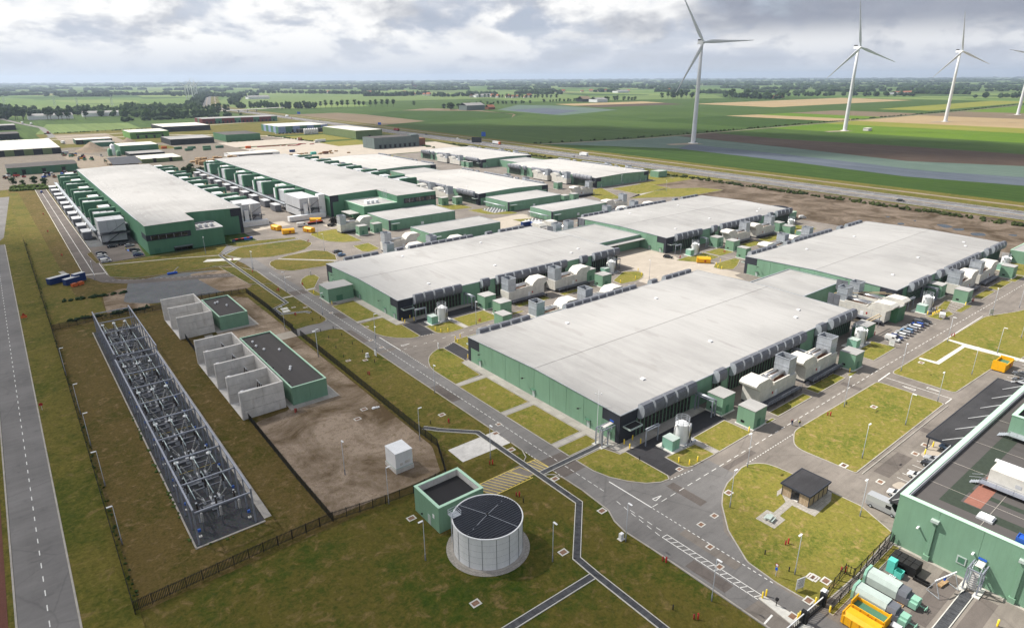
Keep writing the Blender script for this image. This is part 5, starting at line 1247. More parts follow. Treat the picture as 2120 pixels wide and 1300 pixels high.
# round water tank on its paving ring
def round_tank(label, x, y, r, h, ring=True):
    t = thing('water_tank', label, 'tank', (x, y, 0.03))
    n = 16
    if ring: ob('paving_ring', MB().cyl(0, 0, 0, 0.10, r + 1.3, 40), 'paving', t); ob('inner_kerb', MB().cyl(0, 0, 0.1, 0.2, r + 0.45, 40), 'kerb', t)
    for i in range(n):
        a0, a1 = 2 * math.pi * i / n + 0.006, 2 * math.pi * (i + 1) / n - 0.006
        m_ = MB(); sg = 4
        for k in range(5):
            z0, z1 = 0.15 + (h - 0.3) * k / 5 + 0.012, 0.15 + (h - 0.3) * (k + 1) / 5 - 0.012
            for s_ in range(sg):
                b0, b1 = a0 + (a1 - a0) * s_ / sg, a0 + (a1 - a0) * (s_ + 1) / sg
                m_.poly([(r * math.cos(b0), r * math.sin(b0), z0), (r * math.cos(b1), r * math.sin(b1), z0), (r * math.cos(b1), r * math.sin(b1), z1), (r * math.cos(b0), r * math.sin(b0), z1)])
        ob('shell_plate', m_, 'white_metal', t)
        m_ = MB(); c, s2 = math.cos(a0 - 0.006), math.sin(a0 - 0.006)
        ob('joint_strip', MB().bar((r * c * 1.004, r * s2 * 1.004, 0.1), (r * c * 1.004, r * s2 * 1.004, h - 0.2), 0.06), 'steel_grey', t)
    ob('inner_shell', MB().cyl(0, 0, 0.1, h - 0.15, r - 0.05, 64, cap=False), 'steel_grey', t)
    ob('rim', MB().ring([((r + 0.1) * math.cos(2 * math.pi * i / 64), (r + 0.1) * math.sin(2 * math.pi * i / 64)) for i in range(64)], [((r - 0.12) * math.cos(2 * math.pi * i / 64), (r - 0.12) * math.sin(2 * math.pi * i / 64)) for i in range(64)], h - 0.25, h), 'white_metal', t)
    # ribbed roof, sheet by sheet
    step = 0.52; q = -r + 0.15
    while q < r - 0.2:
        w0 = math.sqrt(max(0.01, (r - 0.15) ** 2 - max(abs(q), abs(q + step)) ** 2))
        rise = lambda d: h - 0.12 + 0.25 * (1 - (d / r) ** 2)
        m_ = MB(); zz = rise(abs(q + step / 2))
        m_.extr([(q, zz - 0.06), (q + step - 0.1, zz - 0.06), (q + step - 0.1, zz), (q + step - 0.25, zz + 0.07), (q + 0.1, zz + 0.07), (q, zz)], 'x', -w0, w0)
        ob('roof_sheet', m_, 'charcoal', t); q += step
    ob('roof_deck', MB().cyl(0, 0, h - 0.3, h - 0.14, r - 0.1, 48), 'charcoal', t)
    c_ = MB(); z_ = h + 0.22
    for a in (R(20), R(112), R(200), R(292)): c_.bar((0, 0, z_ + 0.05), ((r - 0.2) * math.cos(a), (r - 0.2) * math.sin(a), h + 0.03), 0.06)
    ob('roof_cable', c_, 'galvanised', t); ob('roof_hub', MB().cyl(0, 0, h, h + 0.4, 0.22, 8), 'black', t)
    a = R(140); px, py = (r - 0.4) * math.cos(a), (r - 0.4) * math.sin(a)
    pl = MB(); pl.box(px - 0.9, px + 0.9, py - 0.8, py + 0.8, h + 0.1, h + 0.2, True)
    for z in (0.6, 1.1):
        for e in (((-0.9, -0.8), (0.9, -0.8)), ((0.9, -0.8), (0.9, 0.8)), ((0.9, 0.8), (-0.9, 0.8)), ((-0.9, 0.8), (-0.9, -0.8))): pl.bar((px + e[0][0], py + e[0][1], h + z), (px + e[1][0], py + e[1][1], h + z), 0.06)
    for e in ((-0.9, -0.8), (0.9, -0.8), (0.9, 0.8), (-0.9, 0.8)): pl.bar((px + e[0], py + e[1], h + 0.1), (px + e[0], py + e[1], h + 1.1), 0.06)
    ob('platform', pl, 'galvanised', t)
    ld = MB(); a = R(140); lx, ly = (r + 0.25) * math.cos(a), (r + 0.25) * math.sin(a)
    for d in (-0.25, 0.25): ld.bar((lx - d * math.sin(a), ly + d * math.cos(a), 1.0), (lx - d * math.sin(a), ly + d * math.cos(a), h + 1.1), 0.06)
    for i in range(14): ld.bar((lx + 0.25 * math.sin(a), ly - 0.25 * math.cos(a), 1.2 + i * 0.42), (lx - 0.25 * math.sin(a), ly + 0.25 * math.cos(a), 1.2 + i * 0.42), 0.05)
    ob('ladder', ld, 'galvanised', t)
    return t
round_tank('big round white panelled water tank with dark ribbed roof on the lawn', 55.2, 77.5, 6.3, 6.75)
round_tank('distant round white tank behind green blocks on the rough ground', 364.5, 203, 7.0, 5.5, False)
for x0, x1, y0, y1, h, lb in ((339, 354.5, 200, 209, 5.8, 'wide green block before the distant round tank'), (352, 358.5, 191, 197.5, 5.2, 'square green block left of the white van on rough ground'), (361, 368, 192.6, 198.6, 4.4, 'low green block behind the square block near white van')):
    flat_block('pump_house', lb, 'building', x0, x1, y0, y1, h, 'green_clad', 'roof_light', 'green_trim', depth=0.2)
flat_block('shed', 'green block at the far right edge beyond the rear hall', 'building', 352.5, 372, 66, 82, 5.6, 'green_clad', 'roof_light', 'green_trim', depth=0.2, panels=5)
flat_block('shed', 'small green hut on the lawn by the far motorway corner', 'building', 436, 447, 353, 362, 5.2, 'green_clad', 'roof_light', 'green_trim', depth=0.2)

# ------------------------------------------------------------------ fences
PAN = {}
def fence(label, pts, h=2.1, seg=2.7, pitch=0.24, name='fence'):
    t = thing(name, label, 'fence')
    for a, b in zip(pts, pts[1:]):
        a, b = Vector(a), Vector(b); L_ = (b - a).length; n = max(1, round(L_ / seg)); st = L_ / n; key = (round(st, 2), h, pitch)
        ang = math.atan2((b - a).y, (b - a).x)
        if key not in PAN:
            m_ = MB(); x = 0.12
            while x < st - 0.1: m_.box(x, x + 0.1, -0.015, 0.015, 0.08, h); x += pitch
            for z in (0.35, h - 0.3): m_.box(0.0, st, -0.03, 0.03, z, z + 0.07, True)
            pm = MB().box(-0.06, 0.06, -0.06, 0.06, 0, h + 0.05)
            PAN[key] = (m_.mesh('panel', 'fence_black'), pm.mesh('post', 'fence_black'))
        for i in range(n):
            p = a + (b - a) * (i / n)
            ob('panel', PAN[key][0], None, t, (p.x, p.y, 0.03), ang); ob('post', PAN[key][1], None, t, (p.x, p.y, 0.03), ang)
    return t
fence('black steel fence running beside the left road verge', [(1.9, 100), (2.4, 160), (2.9, 262), (3.0, 420)], 2.3)
fence('black steel fence across the near side of the switchyard', [(1.9, 100.6), (22.7, 101.6), (36.1, 101.9), (46.5, 100.3), (52.6, 99.8), (61, 100.5)], 2.2)
fence('black steel fence between the soil yard and the main road lawn', [(61, 100.5), (62.6, 104), (66.0, 112.0), (65.9, 122), (66.6, 168), (67.0, 198.6)], 2.2)
fence('black steel fence along the zigzag trench lawn', [(67.0, 205.0), (66.8, 212), (67.6, 232.5), (67.4, 256.5)], 2.2)
fence('black steel fence closing the far side of the yard', [(67.4, 256.5), (51.6, 259.8), (36.4, 256.5), (15.3, 258.6), (2.8, 256.4)], 2.2)
fence('black inner fence dividing switchyard grass from bare soil', [(36.0, 101.9), (35.8, 120), (35.9, 152.6)], 1.9)
fence('short black fence between the two groups of blast walls', [(36.2, 197), (36.6, 220)], 1.9)
fence('black sliding yard gate beside the concrete apron', [(66.2, 199.2), (66.2, 204.8)], 2.3, name='gate')
fence('thin dark fence between the bike shed lawn and bin yard', [(113.2, 32.6), (98.8, 32.3), (98.7, 33.8), (94, 33.4), (88.4, 32.6)], 2.2, 2.6, 0.5)
fence('second dark fence line along the bin yard kerb', [(113.0, 31.9), (98.0, 31.3), (88.5, 31.2)], 2.0, 3.2, 0.5)
t = thing('sliding_gate', 'black sliding gate with pale top rail at the bottom edge', 'gate', (0, 0, 0.05))
ob('top_rail', MB().bar((89.4, 32.6, 1.9), (76, 33.0, 1.9), 0.14), 'white_metal', t)
gb = MB()
for i in range(24): gb.bar((88.6 - i * 0.52, 32.6 + i * 0.015, 0.2), (88.6 - i * 0.52, 32.6 + i * 0.015, 1.85), 0.09)
gb.bar((89.2, 32.6, 0.2), (76, 33.0, 0.2), 0.3)
ob('gate_leaf', gb, 'fence_black', t)
for x in (88.9, 83.2): ob('gate_post', MB().box(x - 0.25, x + 0.25, 32.2, 33.2, 0, 2.4), 'fence_black', t)
t = thing('gate_motor', 'grey gate cabinet beside the sliding gate post', 'cabinet', (90.2, 33.2, 0.13)); ob('body', MB().box(-0.5, 0.5, -0.4, 0.4, 0, 1.7), 'grey_unit', t); ob('hood', MB().box(-0.55, 0.55, -0.45, 0.45, 1.7, 1.78), 'white_metal', t)
lawn(rounded([(82.2, 40.0), (83.5, 39.6), (83.6, 31), (81.0, 31)], 0.3), 'kerb_white', 0.15, 0.1, name='traffic_island')
t = thing('card_reader', 'black card reader post on the white traffic island', 'post', (83.0, 37.2, 0.15)); ob('post', MB().bar((0, 0, 0), (0, 0, 1.2), 0.1), 'black', t); ob('head', MB().box(-0.2, 0.2, -0.2, 0.2, 1.1, 1.5, True), 'black', t)

# ------------------------------------------------------------------ green building at lower right with bin yard
sheet('asphalt_ground', rect(86, 330, -60, 30.4), 0.042, 'asphalt')
t = flat_block('service_building', 'large pale green building with dark flat roof at lower right', 'building', 113.4, 215, -45, 32.7, 10.3, 'green_clad', 'roof_bitumen', 'green_trim', lip=0.9, depth=0.9, panels=6.6)
zR = 10.3 - 0.9 - 10.3
def roof_strip(x0, x1, y0, y1, m_, z): ob('roof_strip', MB().poly([(x0, y0, z), (x1, y0, z), (x1, y1, z), (x0, y1, z)]), m_, t)
for a in ((5.0, 60, 70.6, 73.2), (5.0, 7.4, 40, 70.6), (11.6, 13.0, 40, 70.6), (26, 28.2, 40, 70.6), (60, 62, 40, 70.6)): roof_strip(*a, 'roof_green_strip', 9.41)
for a in ((7.6, 17.0, 67.6, 70.2), (18.6, 25.6, 67.8, 70.2), (29, 38, 60, 64.2)): roof_strip(*a, 'roof_red_strip', 9.415)
for x in (10, 20, 32, 46): ob('roof_seam', MB().box(x, x + 0.08, 40, 77, 9.4, 9.43), 'kerb', t)
for y in (66, 55): ob('roof_seam', MB().box(1, 60, y, y + 0.08, 9.4, 9.44), 'kerb', t)
ob('parapet_lining', MB().box(0.95, 100, 76.55, 76.75, 9.4, 10.15), 'grey_unit', t)
for y in (59.0, 71.6, 46.2):
    dp = ob('downpipe', MB().box(-0.35, -0.02, y - 0.28, y + 0.28, 0.8, 8.0).box(-0.55, -0.02, y - 0.5, y + 0.5, 0.1, 1.1), 'green_trim' if y < 50 else 'green_clad', t); ob('hopper', MB().box(-0.7, -0.02, y - 0.6, y + 0.6, 8.0, 8.5), 'green_pale', dp)
ob('window', MB().box(-0.12, -0.02, 67.4 - 1.4, 67.4, 2.4, 3.9), 'green_pale', t); ob('window_recess', MB().box(-0.135, -0.12, 66.2, 67.2, 2.6, 3.7), 'green_dark', t)
for y in (73.8, 65.4): ob('wall_lamp', MB().box(-0.9, -0.02, y - 0.15, y + 0.15, 5.6, 5.75, True), 'white_metal', t)
ob('plinth_strip', MB().box(-0.6, -0.02, 0, 77.6, 0, 0.12), 'kerb', t)
# equipment on its roof
g = thing('roof_generator', 'long white plant unit with walkway on the dark roof', 'plant unit', (129.4, 4.5, 9.42))
ob('housing', MB().box(0.4, 4.6, 0, 20, 0.5, 3.4), 'white_unit', g); ob('top_rail', MB().box(3.9, 4.7, 0, 20.4, 3.4, 3.7, True), 'white_metal', g)
ob('base', MB().box(0.2, 4.8, 0.2, 19.8, 0, 0.5), 'steel_dark', g)
wk = MB(); wk.box(-1.2, 0.35, -0.5, 20.8, 0.75, 0.85, True)
for i in range(9): wk.bar((-1.15, i * 2.6, 0.85), (-1.15, i * 2.6, 1.9), 0.06)
for z in (1.35, 1.9): wk.bar((-1.15, -0.5, z), (-1.15, 20.8, z), 0.06)
ob('walkway', wk, 'steel_blue', g)
st = MB(); [st.box(-1.0, 0.2, 20.9 + i * 0.35, 21.2 + i * 0.35, 0.55 - i * 0.18, 0.62 - i * 0.18, True) for i in range(4)]; [st.bar((x, 20.8, 1.9), (x, 22.4, 1.2), 0.06) for x in (-1.1, 0.3)]
ob('stair', st, 'galvanised', g)
for y in (15, 12.5, 11, 6): ob('panel', MB().box(0.35, 0.395, y, y + 0.9, 1.6, 2.3), 'grey_unit', g)
g = thing('roof_unit', 'white rooftop unit with fan behind the long plant unit', 'plant unit', (138.5, 6.5, 9.42)); ob('body', MB().box(0, 4, 0, 6, 0, 1.6), 'white_unit', g); ob('fan', MB().cyl(2, 3, 1.6, 2.0, 1.2, 14), 'black', g)
g = thing('roof_house', 'green rooftop plant room with stair at the right edge', 'plant room', (153.5, 14, 9.42))
ob('wall', MB().box(0, 12, 0, 0.5, 0, 4.6).box(0, 12, 13.5, 14, 0, 4.6).box(0, 0.5, 0.5, 13.5, 0, 4.6).box(11.5, 12, 0.5, 13.5, 0, 4.6), 'green_clad', g); ob('roof', MB().poly([(0.5, 0.5, 3.9), (11.5, 0.5, 3.9), (11.5, 13.5, 3.9), (0.5, 13.5, 3.9)]), 'roof_bitumen', g); ob('parapet', MB().ring(rect(-0.1, 12.1, -0.1, 14.1), rect(0.7, 11.3, 0.7, 13.3), 4.6, 4.75), 'green_trim', g)
ob('door', MB().box(-0.06, 0, 9, 10.6, 0.6, 2.8), 'green_dark', g)
sm = MB(); sm.box(-2.2, -0.1, 6.6, 13.4, 0.9, 1.0, True)
for i in range(6): sm.bar((-2.15, 6.7 + i * 1.3, 1.0), (-2.15, 6.7 + i * 1.3, 2.0), 0.06)
for z in (1.5, 2.0): sm.bar((-2.15, 6.6, z), (-2.15, 13.4, z), 0.06)
for i in range(5): sm.box(-2.0, -0.3, 13.5 + i * 0.35, 13.8 + i * 0.35, 0.75 - i * 0.17, 0.82 - i * 0.17, True)
ob('landing', sm, 'galvanised', g); ob('ladder', MB().bar((-0.3, 8.0, 0.9), (-0.3, 8.0, 5.6), 0.08).bar((-0.3, 8.6, 0.9), (-0.3, 8.6, 5.6), 0.08), 'galvanised', g)
SKY_ = Kit(); SKY_.add('upstand', MB().box(0, 2.0, 0, 2.4, 0, 0.35), 'grey_unit'); SKY_.add('dome', MB().box(0.2, 1.8, 0.2, 2.2, 0.35, 0.6), 'white_metal')
SKY_.put('skylight', 'white roof skylight near the lower edge of the dark roof', 'skylight', (117.6, 19.9, 9.42))
for i, (x, y) in enumerate(((114.9, 13.9), (114.9, 11.2))):
    t = thing('roof_crate', 'blue plastic crate on the dark roof, %s one' % ('left', 'right')[i], 'crate', (x, y, 9.42)); ob('body', MB().box(0, 1.7, 0, 2.2, 0, 0.25).box(0, 1.7, 0, 0.12, 0.25, 1.4).box(0, 1.7, 2.08, 2.2, 0.25, 1.4).box(0, 0.12, 0.12, 2.08, 0.25, 1.4).box(1.58, 1.7, 0.12, 2.08, 0.25, 1.4), 'blue', t); ob('load', MB().box(0.12, 1.58, 0.12, 2.08, 0.25, 1.2), 'sign_blue', t)
# canopies along the green building
t = thing('carport', 'wide dark carport roof beside the green building', 'carport', (0, 0, 0.05))
ob('roof', MB().box(152, 199, 32.8, 41.5, 3.1, 3.45, True), 'asphalt_dark', t); ob('fascia', MB().ring(rect(151.95, 199.05, 32.75, 41.6), rect(152.1, 198.9, 32.9, 41.4), 3.0, 3.5), 'charcoal', t)
for x in (152.4, 160, 168, 176, 184, 192, 198.5):
    ob('post', MB().bar((x, 41.0, 0), (x, 41.0, 3.1), 0.22), 'charcoal', t)
    ob('tie_rod', MB().tube((x, 38.5, 3.5), (x, 32.75, 7.2), 0.09, 6), 'grey_unit', t)
t = thing('canopy', 'narrow grey canopy along the near green building wall', 'canopy', (0, 0, 0.05))
ob('roof', MB().box(121, 151.8, 32.85, 36.5, 3.0, 3.3, True), 'asphalt_dark', t); ob('fascia', MB().box(120.95, 151.85, 36.5, 36.65, 2.95, 3.35, True), 'grey_unit', t)
for x in (121.3, 129, 137, 145, 151.5): ob('post', MB().bar((x, 36.3, 0), (x, 36.3, 3.0), 0.18), 'steel_grey', t); ob('tie_rod', MB().tube((x, 36.0, 3.3), (x, 32.75, 6.2), 0.08, 6), 'grey_unit', t)
sheet('concrete_apron', rounded([(146.5, 33), (158, 33), (158, 41), (148.5, 41)], 1.2), 0.07, 'concrete_yard'); sheet('concrete_apron', rounded([(130.5, 33), (134.5, 33), (134.5, 39.5), (131.5, 40)], 0.8), 0.07, 'concrete_yard')
mk = MB()
for i in range(14): line(mk, (135.6 + i * 2.5, 40.4), (135.6 + i * 2.5, 35.4), 0.12, 0.056) if not (146 < 135.6 + i * 2.5 < 158) else None
for i in range(9): line(mk, (203 + i * 2.6, 42.0), (203 + i * 2.6, 37), 0.12, 0.056)
for i in range(11): line(mk, (212.2 + i * 2.81, 70.85), (212.3 + i * 2.81, 75.9), 0.13, 0.056)
for i in range(4): line(mk, (258.9 + i * 3.0, 70.9), (260.4 + i * 3.0, 76.0), 0.13, 0.056)
pk = struct('parking_lines', mk, 'paint_white')
ob('kerb', MB().bar((131, 45.6, 0.1), (179, 45.9, 0.1), 0.2, 0.12), 'kerb', pk)
# bin yard: compactors, skips, crates, trestle
CMP = Kit()
hull = MB(); hull.extr([(-1.2, 0.3), (1.2, 0.3), (1.25, 1.7), (0.85, 2.5), (-0.85, 2.5), (-1.25, 1.7)], 'y', -0.2, 4.6); CMP.add('hull', hull, 'green_pale')
CMP.add('rear_frame', MB().extr([(-1.3, 0.2), (1.3, 0.2), (1.35, 1.75), (0.95, 2.65), (-0.95, 2.65), (-1.35, 1.75)], 'y', 4.6, 5.0), 'green_unit')
pr_ = MB(); pr_.box(-1.2, 1.2, -2.0, -0.2, 0.3, 1.5); pr_.extr([(-1.2, 1.5), (1.2, 1.5), (0.9, 2.3), (-0.9, 2.3)], 'y', -1.6, -0.2); CMP.add('press', pr_, ['steel_grey']); CMP.add('ram_box', MB().box(-1.15, 1.15, -3.2, -2.0, 0.3, 1.3).box(-0.7, 0.7, -3.2, -2.1, 1.3, 1.7), 'green_unit'); CMP.add('drawbar', MB().bar((0.3, -3.2, 0.5), (0.3, -4.3, 0.5), 0.16).bar((0.3, -4.3, 0.2), (0.3, -4.3, 0.8), 0.12).bar((-0.4, -4.2, 0.6), (0.9, -4.2, 0.6), 0.1), 'green_unit'); CMP.add('skid', MB().box(-1.0, -0.8, -3, 4.8, 0, 0.3).box(0.8, 1.0, -3, 4.8, 0, 0.3), 'steel_dark')
CMP.put('compactor', 'pale green waste compactor nearer the black crates', 'compactor', (100.2, 26.0, 0.05)); CMP.put('compactor', 'pale green waste compactor beside the yellow skips', 'compactor', (95.2, 25.6, 0.05))
def skip_kit(open_):
    k = Kit(); w_ = MB()
    w_.box(-1.2, 1.2, -2.6, -2.45, 0.2, 2.0).box(-1.2, 1.2, 2.45, 2.6, 0.2, 2.3).box(-1.2, -1.05, -2.45, 2.45, 0.2, 1.7).box(1.05, 1.2, -2.45, 2.45, 0.2, 1.7); k.add('wall', w_, 'yellow_skip')
    k.add('floor', MB().box(-1.05, 1.05, -2.45, 2.45, 0.2, 0.4), 'yellow_skip')
    rb = MB()
    for i in range(5):
        for x in (-1.27, 1.2): rb.box(x, x + 0.07, -2.4 + i * 1.15, -2.25 + i * 1.15, 0.2, 1.7)
    k.add('rib', rb, 'yellow_skip'); k.add('skid', MB().box(-0.9, -0.7, -2.6, 2.6, 0, 0.2).box(0.7, 0.9, -2.6, 2.6, 0, 0.2), 'steel_dark')
    k.add('placard', MB().box(-1.30, -1.275, -0.9, -0.2, 0.6, 1.3), 'red')
    if open_: k.add('load', MB().box(-1.04, 1.04, -2.4, 2.4, 0.4, 1.2), 'green_dark')
    else: k.add('lid', MB().extr([(-1.22, 1.7), (1.22, 1.7), (0.9, 2.15), (-0.6, 2.2)], 'y', -2.55, 2.5), 'yellow_skip')
    return k
SO, SC = skip_kit(True), skip_kit(False)
SO.put('skip', 'yellow open skip between compactor and closed skip', 'skip', (92.2, 26.8, 0.05)); SC.put('skip', 'yellow closed skip at the very bottom edge', 'skip', (88.9, 26.6, 0.05))
SO.put('skip', 'yellow open skip loaded with green waste on the right car park', 'skip', (216.2, 45.0, 0.06), R(90), scale=1.35)
SC.put('skip', 'yellow skip standing on the pale concrete loading yard', 'skip', (244.6, 168.6, 0.06), R(40), scale=1.15)
for x, y, a, lb in ((128.9, 345.5, 20, 'beside the white generator by the office wing'), (118.5, 349, 80, 'in front at the lane end near the lawn tip'), (116.6, 362.5, 15, 'at the roadside before the west hall units'), (141.8, 367.6, 60, 'behind the blue and white van')):
    SC.put('skip', 'yellow covered skip ' + lb, 'skip', (x, y, 0.06), R(a), scale=1.25)
t = thing('black_crates', 'block of stacked black crates against the green wall', 'crates', (106.8, 25.9, 0.05))
for i in range(4):
    for j in range(2): ob('crate', MB().box(j * 1.5 + 0.02, j * 1.5 + 1.45, i * 1.1 + 0.02, i * 1.1 + 1.08, 0, 1.75), 'black', t); ob('lid', MB().box(j * 1.5 + 0.05, j * 1.5 + 1.42, i * 1.1 + 0.05, i * 1.1 + 1.05, 1.75, 1.8), 'rubber', t)
t = thing('teal_crates', 'tall stack of teal plastic crates beside black crates', 'crates', (105.0, 28.6, 0.05)); [ob('crate', MB().box(0, 1.3, 0, 1.2, k * 0.6 + 0.01, k * 0.6 + 0.58), 'teal', t) for k in range(4)]
t = thing('teal_crates', 'low open teal plastic crate in front of stack', 'crates', (104.6, 27.2, 0.05)); ob('crate', MB().box(0, 1.3, 0, 0.1, 0, 1.2).box(0, 1.3, 1.1, 1.2, 0, 1.2).box(0, 0.1, 0.1, 1.1, 0, 1.2).box(1.2, 1.3, 0.1, 1.1, 0, 1.2), 'teal', t); ob('base', MB().box(0.1, 1.2, 0.1, 1.1, 0, 0.5), 'teal', t)
t = thing('black_trough', 'long black trough lying in front of black crates', 'trough', (106.3, 23.6, 0.05)); ob('body', MB().box(0, 0.8, 0, 2.4, 0, 0.1).box(0, 0.8, 0, 0.08, 0.1, 0.5).box(0, 0.8, 2.32, 2.4, 0.1, 0.5).box(0, 0.08, 0.08, 2.32, 0.1, 0.5).box(0.72, 0.8, 0.08, 2.32, 0.1, 0.5), 'black', t); ob('rim', MB().ring(rect(-0.04, 0.84, -0.04, 2.44), rect(0.08, 0.72, 0.08, 2.32), 0.5, 0.55), 'rubber', t)
t = thing('beam_stack', 'pale wooden beam pack lying by the green wall', 'beams', (107.8, 22.2, 0.05), R(-8)); [ob('beam', MB().box(0.0, 2.4, k * 0.24, k * 0.24 + 0.22, 0.1, 0.4), 'timber', t) for k in range(3)]; ob('bearer', MB().box(0.3, 0.45, 0, 0.72, 0, 0.1).box(1.9, 2.05, 0, 0.72, 0, 0.1), 'wood', t)
t = thing('portable_hoist', 'portable white A-frame hoist in the bin yard', 'hoist', (106.6, 19.6, 0.05))
hf = MB(); hf.bar((-1.6, 3.0, 2.9), (3.4, 1.6, 2.9), 0.18)
ob('beam', hf, 'white_metal', t)
for bx_, by_ in ((-1.4, 2.9), (3.2, 1.7)): ob('leg_frame', MB().bar((bx_, by_, 2.85), (bx_ - 0.4, by_ - 1.1, 0.1), 0.09).bar((bx_, by_, 2.85), (bx_ + 0.4, by_ + 1.1, 0.1), 0.09).bar((bx_ - 0.4, by_ - 1.1, 0.15), (bx_ + 0.4, by_ + 1.1, 0.15), 0.09), 'galvanised', t)
ob('chain_hoist', MB().box(0.6, 0.9, 2.2, 2.5, 2.2, 2.8, True), 'sign_blue', t)
for x, y, lb in ((98.4, 24.4, 'pale pallet wedged between the two compactors'), (103.4, 27.9, 'grey plastic pallet behind the first compactor')):
    t = thing('pallet', lb, 'pallet', (x, y, 0.05)); [ob('board', MB().box(0, 1.2, k * 0.27, k * 0.27 + 0.2, 0.12, 0.16), 'timber' if 'pale' in lb else 'grey_unit', t) for k in range(4)]; ob('bearer', MB().box(0, 0.1, 0, 1.0, 0, 0.12).box(1.1, 1.2, 0, 1.0, 0, 0.12), 'timber', t)
t = thing('info_board', 'small grey board on legs beside the yellow skips', 'board', (92.0, 22.4, 0.05)); ob('board', MB().poly([(0, 0, 1.1), (1.0, 0, 1.3), (1.0, 1.4, 1.3), (0, 1.4, 1.1)]).poly([(0, 0, 1.06), (1.0, 0, 1.26), (1.0, 1.4, 1.26), (0, 1.4, 1.06)]), 'grey_unit', t); ob('leg', MB().bar((0.5, 0.7, 0), (0.5, 0.7, 1.15), 0.08), 'white_metal', t)
# bike shed and picnic table
t = thing('bike_shed', 'timber bike shed with dark flat roof on the lawn', 'shed', (110.9, 46.9, 0.16))
ob('roof', MB().box(-0.35, 7.8, -0.3, 5.9, 2.55, 2.8, True), 'asphalt_dark', t)
ob('roof_edge', MB().ring(rect(-0.42, 7.87, -0.37, 5.97), rect(-0.2, 7.65, -0.15, 5.75), 2.5, 2.86), 'charcoal', t)
def slats(x0, y0, x1, y1):
    d = Vector((x1 - x0, y1 - y0)); n = max(1, round(d.length / 0.3)); u = d.normalized(); nn = Vector((-u.y, u.x)) * 0.05
    for i in range(n):
        p = Vector((x0, y0)) + d * (i / n); q = Vector((x0, y0)) + d * ((i + 1) / n) - u * 0.035
        ob('slat', MB().prism([tuple(p), tuple(q), tuple(q + nn), tuple(p + nn)], 0.06, 2.5), 'wood', t)
slats(0, 5.6, 0, 3.6); slats(0, 2.1, 0, 0); slats(0, 0, 7.4, 0); slats(0, 5.6, 7.4, 5.6); slats(7.4, 0, 7.4, 5.6)
for x, y in ((0, 0), (0, 2.1), (0, 3.6), (0, 5.6), (1.9, 0), (3.8, 0), (5.6, 0), (7.4, 0), (7.4, 5.6)): ob('post', MB().bar((x, y - 0.02, 0), (x, y - 0.02, 2.5), 0.12), 'charcoal', t)
ob('inner_floor', MB().box(0.1, 7.3, 0.1, 5.5, -0.02, 0.02), 'concrete', t)
for i, y in enumerate((2.4, 2.9, 3.3)):
    b = thing('bicycle', 'bicycle parked inside the dark shed opening, %s one' % nth(i), 'bicycle', (111.5, 46.9 + y, 0.18))
    for x in (0.0, 1.05):
        m_ = MB(); [m_.tube((x + 0.33 * math.cos(k * math.pi / 5), 0, 0.34 + 0.33 * math.sin(k * math.pi / 5)), (x + 0.33 * math.cos((k + 1) * math.pi / 5), 0, 0.34 + 0.33 * math.sin((k + 1) * math.pi / 5)), 0.025, 4) for k in range(10)]; ob('wheel', m_, 'rubber', b)
    ob('frame', MB().path([(0, 0, 0.34), (0.4, 0, 0.8), (0.95, 0, 0.85), (1.05, 0, 0.34)], 0.025, 5).path([(0.4, 0, 0.8), (0.5, 0, 0.3), (0.95, 0, 0.85)], 0.025, 5), 'car_silver', b); ob('handlebar', MB().bar((0.98, -0.25, 1.05), (0.98, 0.25, 1.05), 0.04).bar((0.95, 0, 0.85), (0.98, 0, 1.05), 0.04), 'black', b); ob('saddle', MB().box(0.28, 0.5, -0.07, 0.07, 0.92, 0.98, True).bar((0.4, 0, 0.8), (0.39, 0, 0.93), 0.03), 'black', b)
t = thing('picnic_table', 'pale green picnic table on its small paved square', 'table', (101.7, 49.6, 0.16), R(8))
for i in range(5): ob('top_board', MB().box(-0.9, 0.9, -0.42 + i * 0.17, -0.27 + i * 0.17, 0.72, 0.77, True), 'green_pale', t)
for s_ in (-1, 1):
    for k in range(2): ob('seat_board', MB().box(-0.9, 0.9, s_ * 0.72 - 0.15 + k * 0.16, s_ * 0.72 - 0.01 + k * 0.16, 0.42, 0.47, True), 'green_pale', t)
for x in (-0.6, 0.6): ob('leg', MB().bar((x, -0.75, 0), (x, -0.25, 0.72), 0.09).bar((x, 0.75, 0), (x, 0.25, 0.72), 0.09).bar((x, -0.85, 0.4), (x, 0.85, 0.4), 0.09), 'green_pale', t)

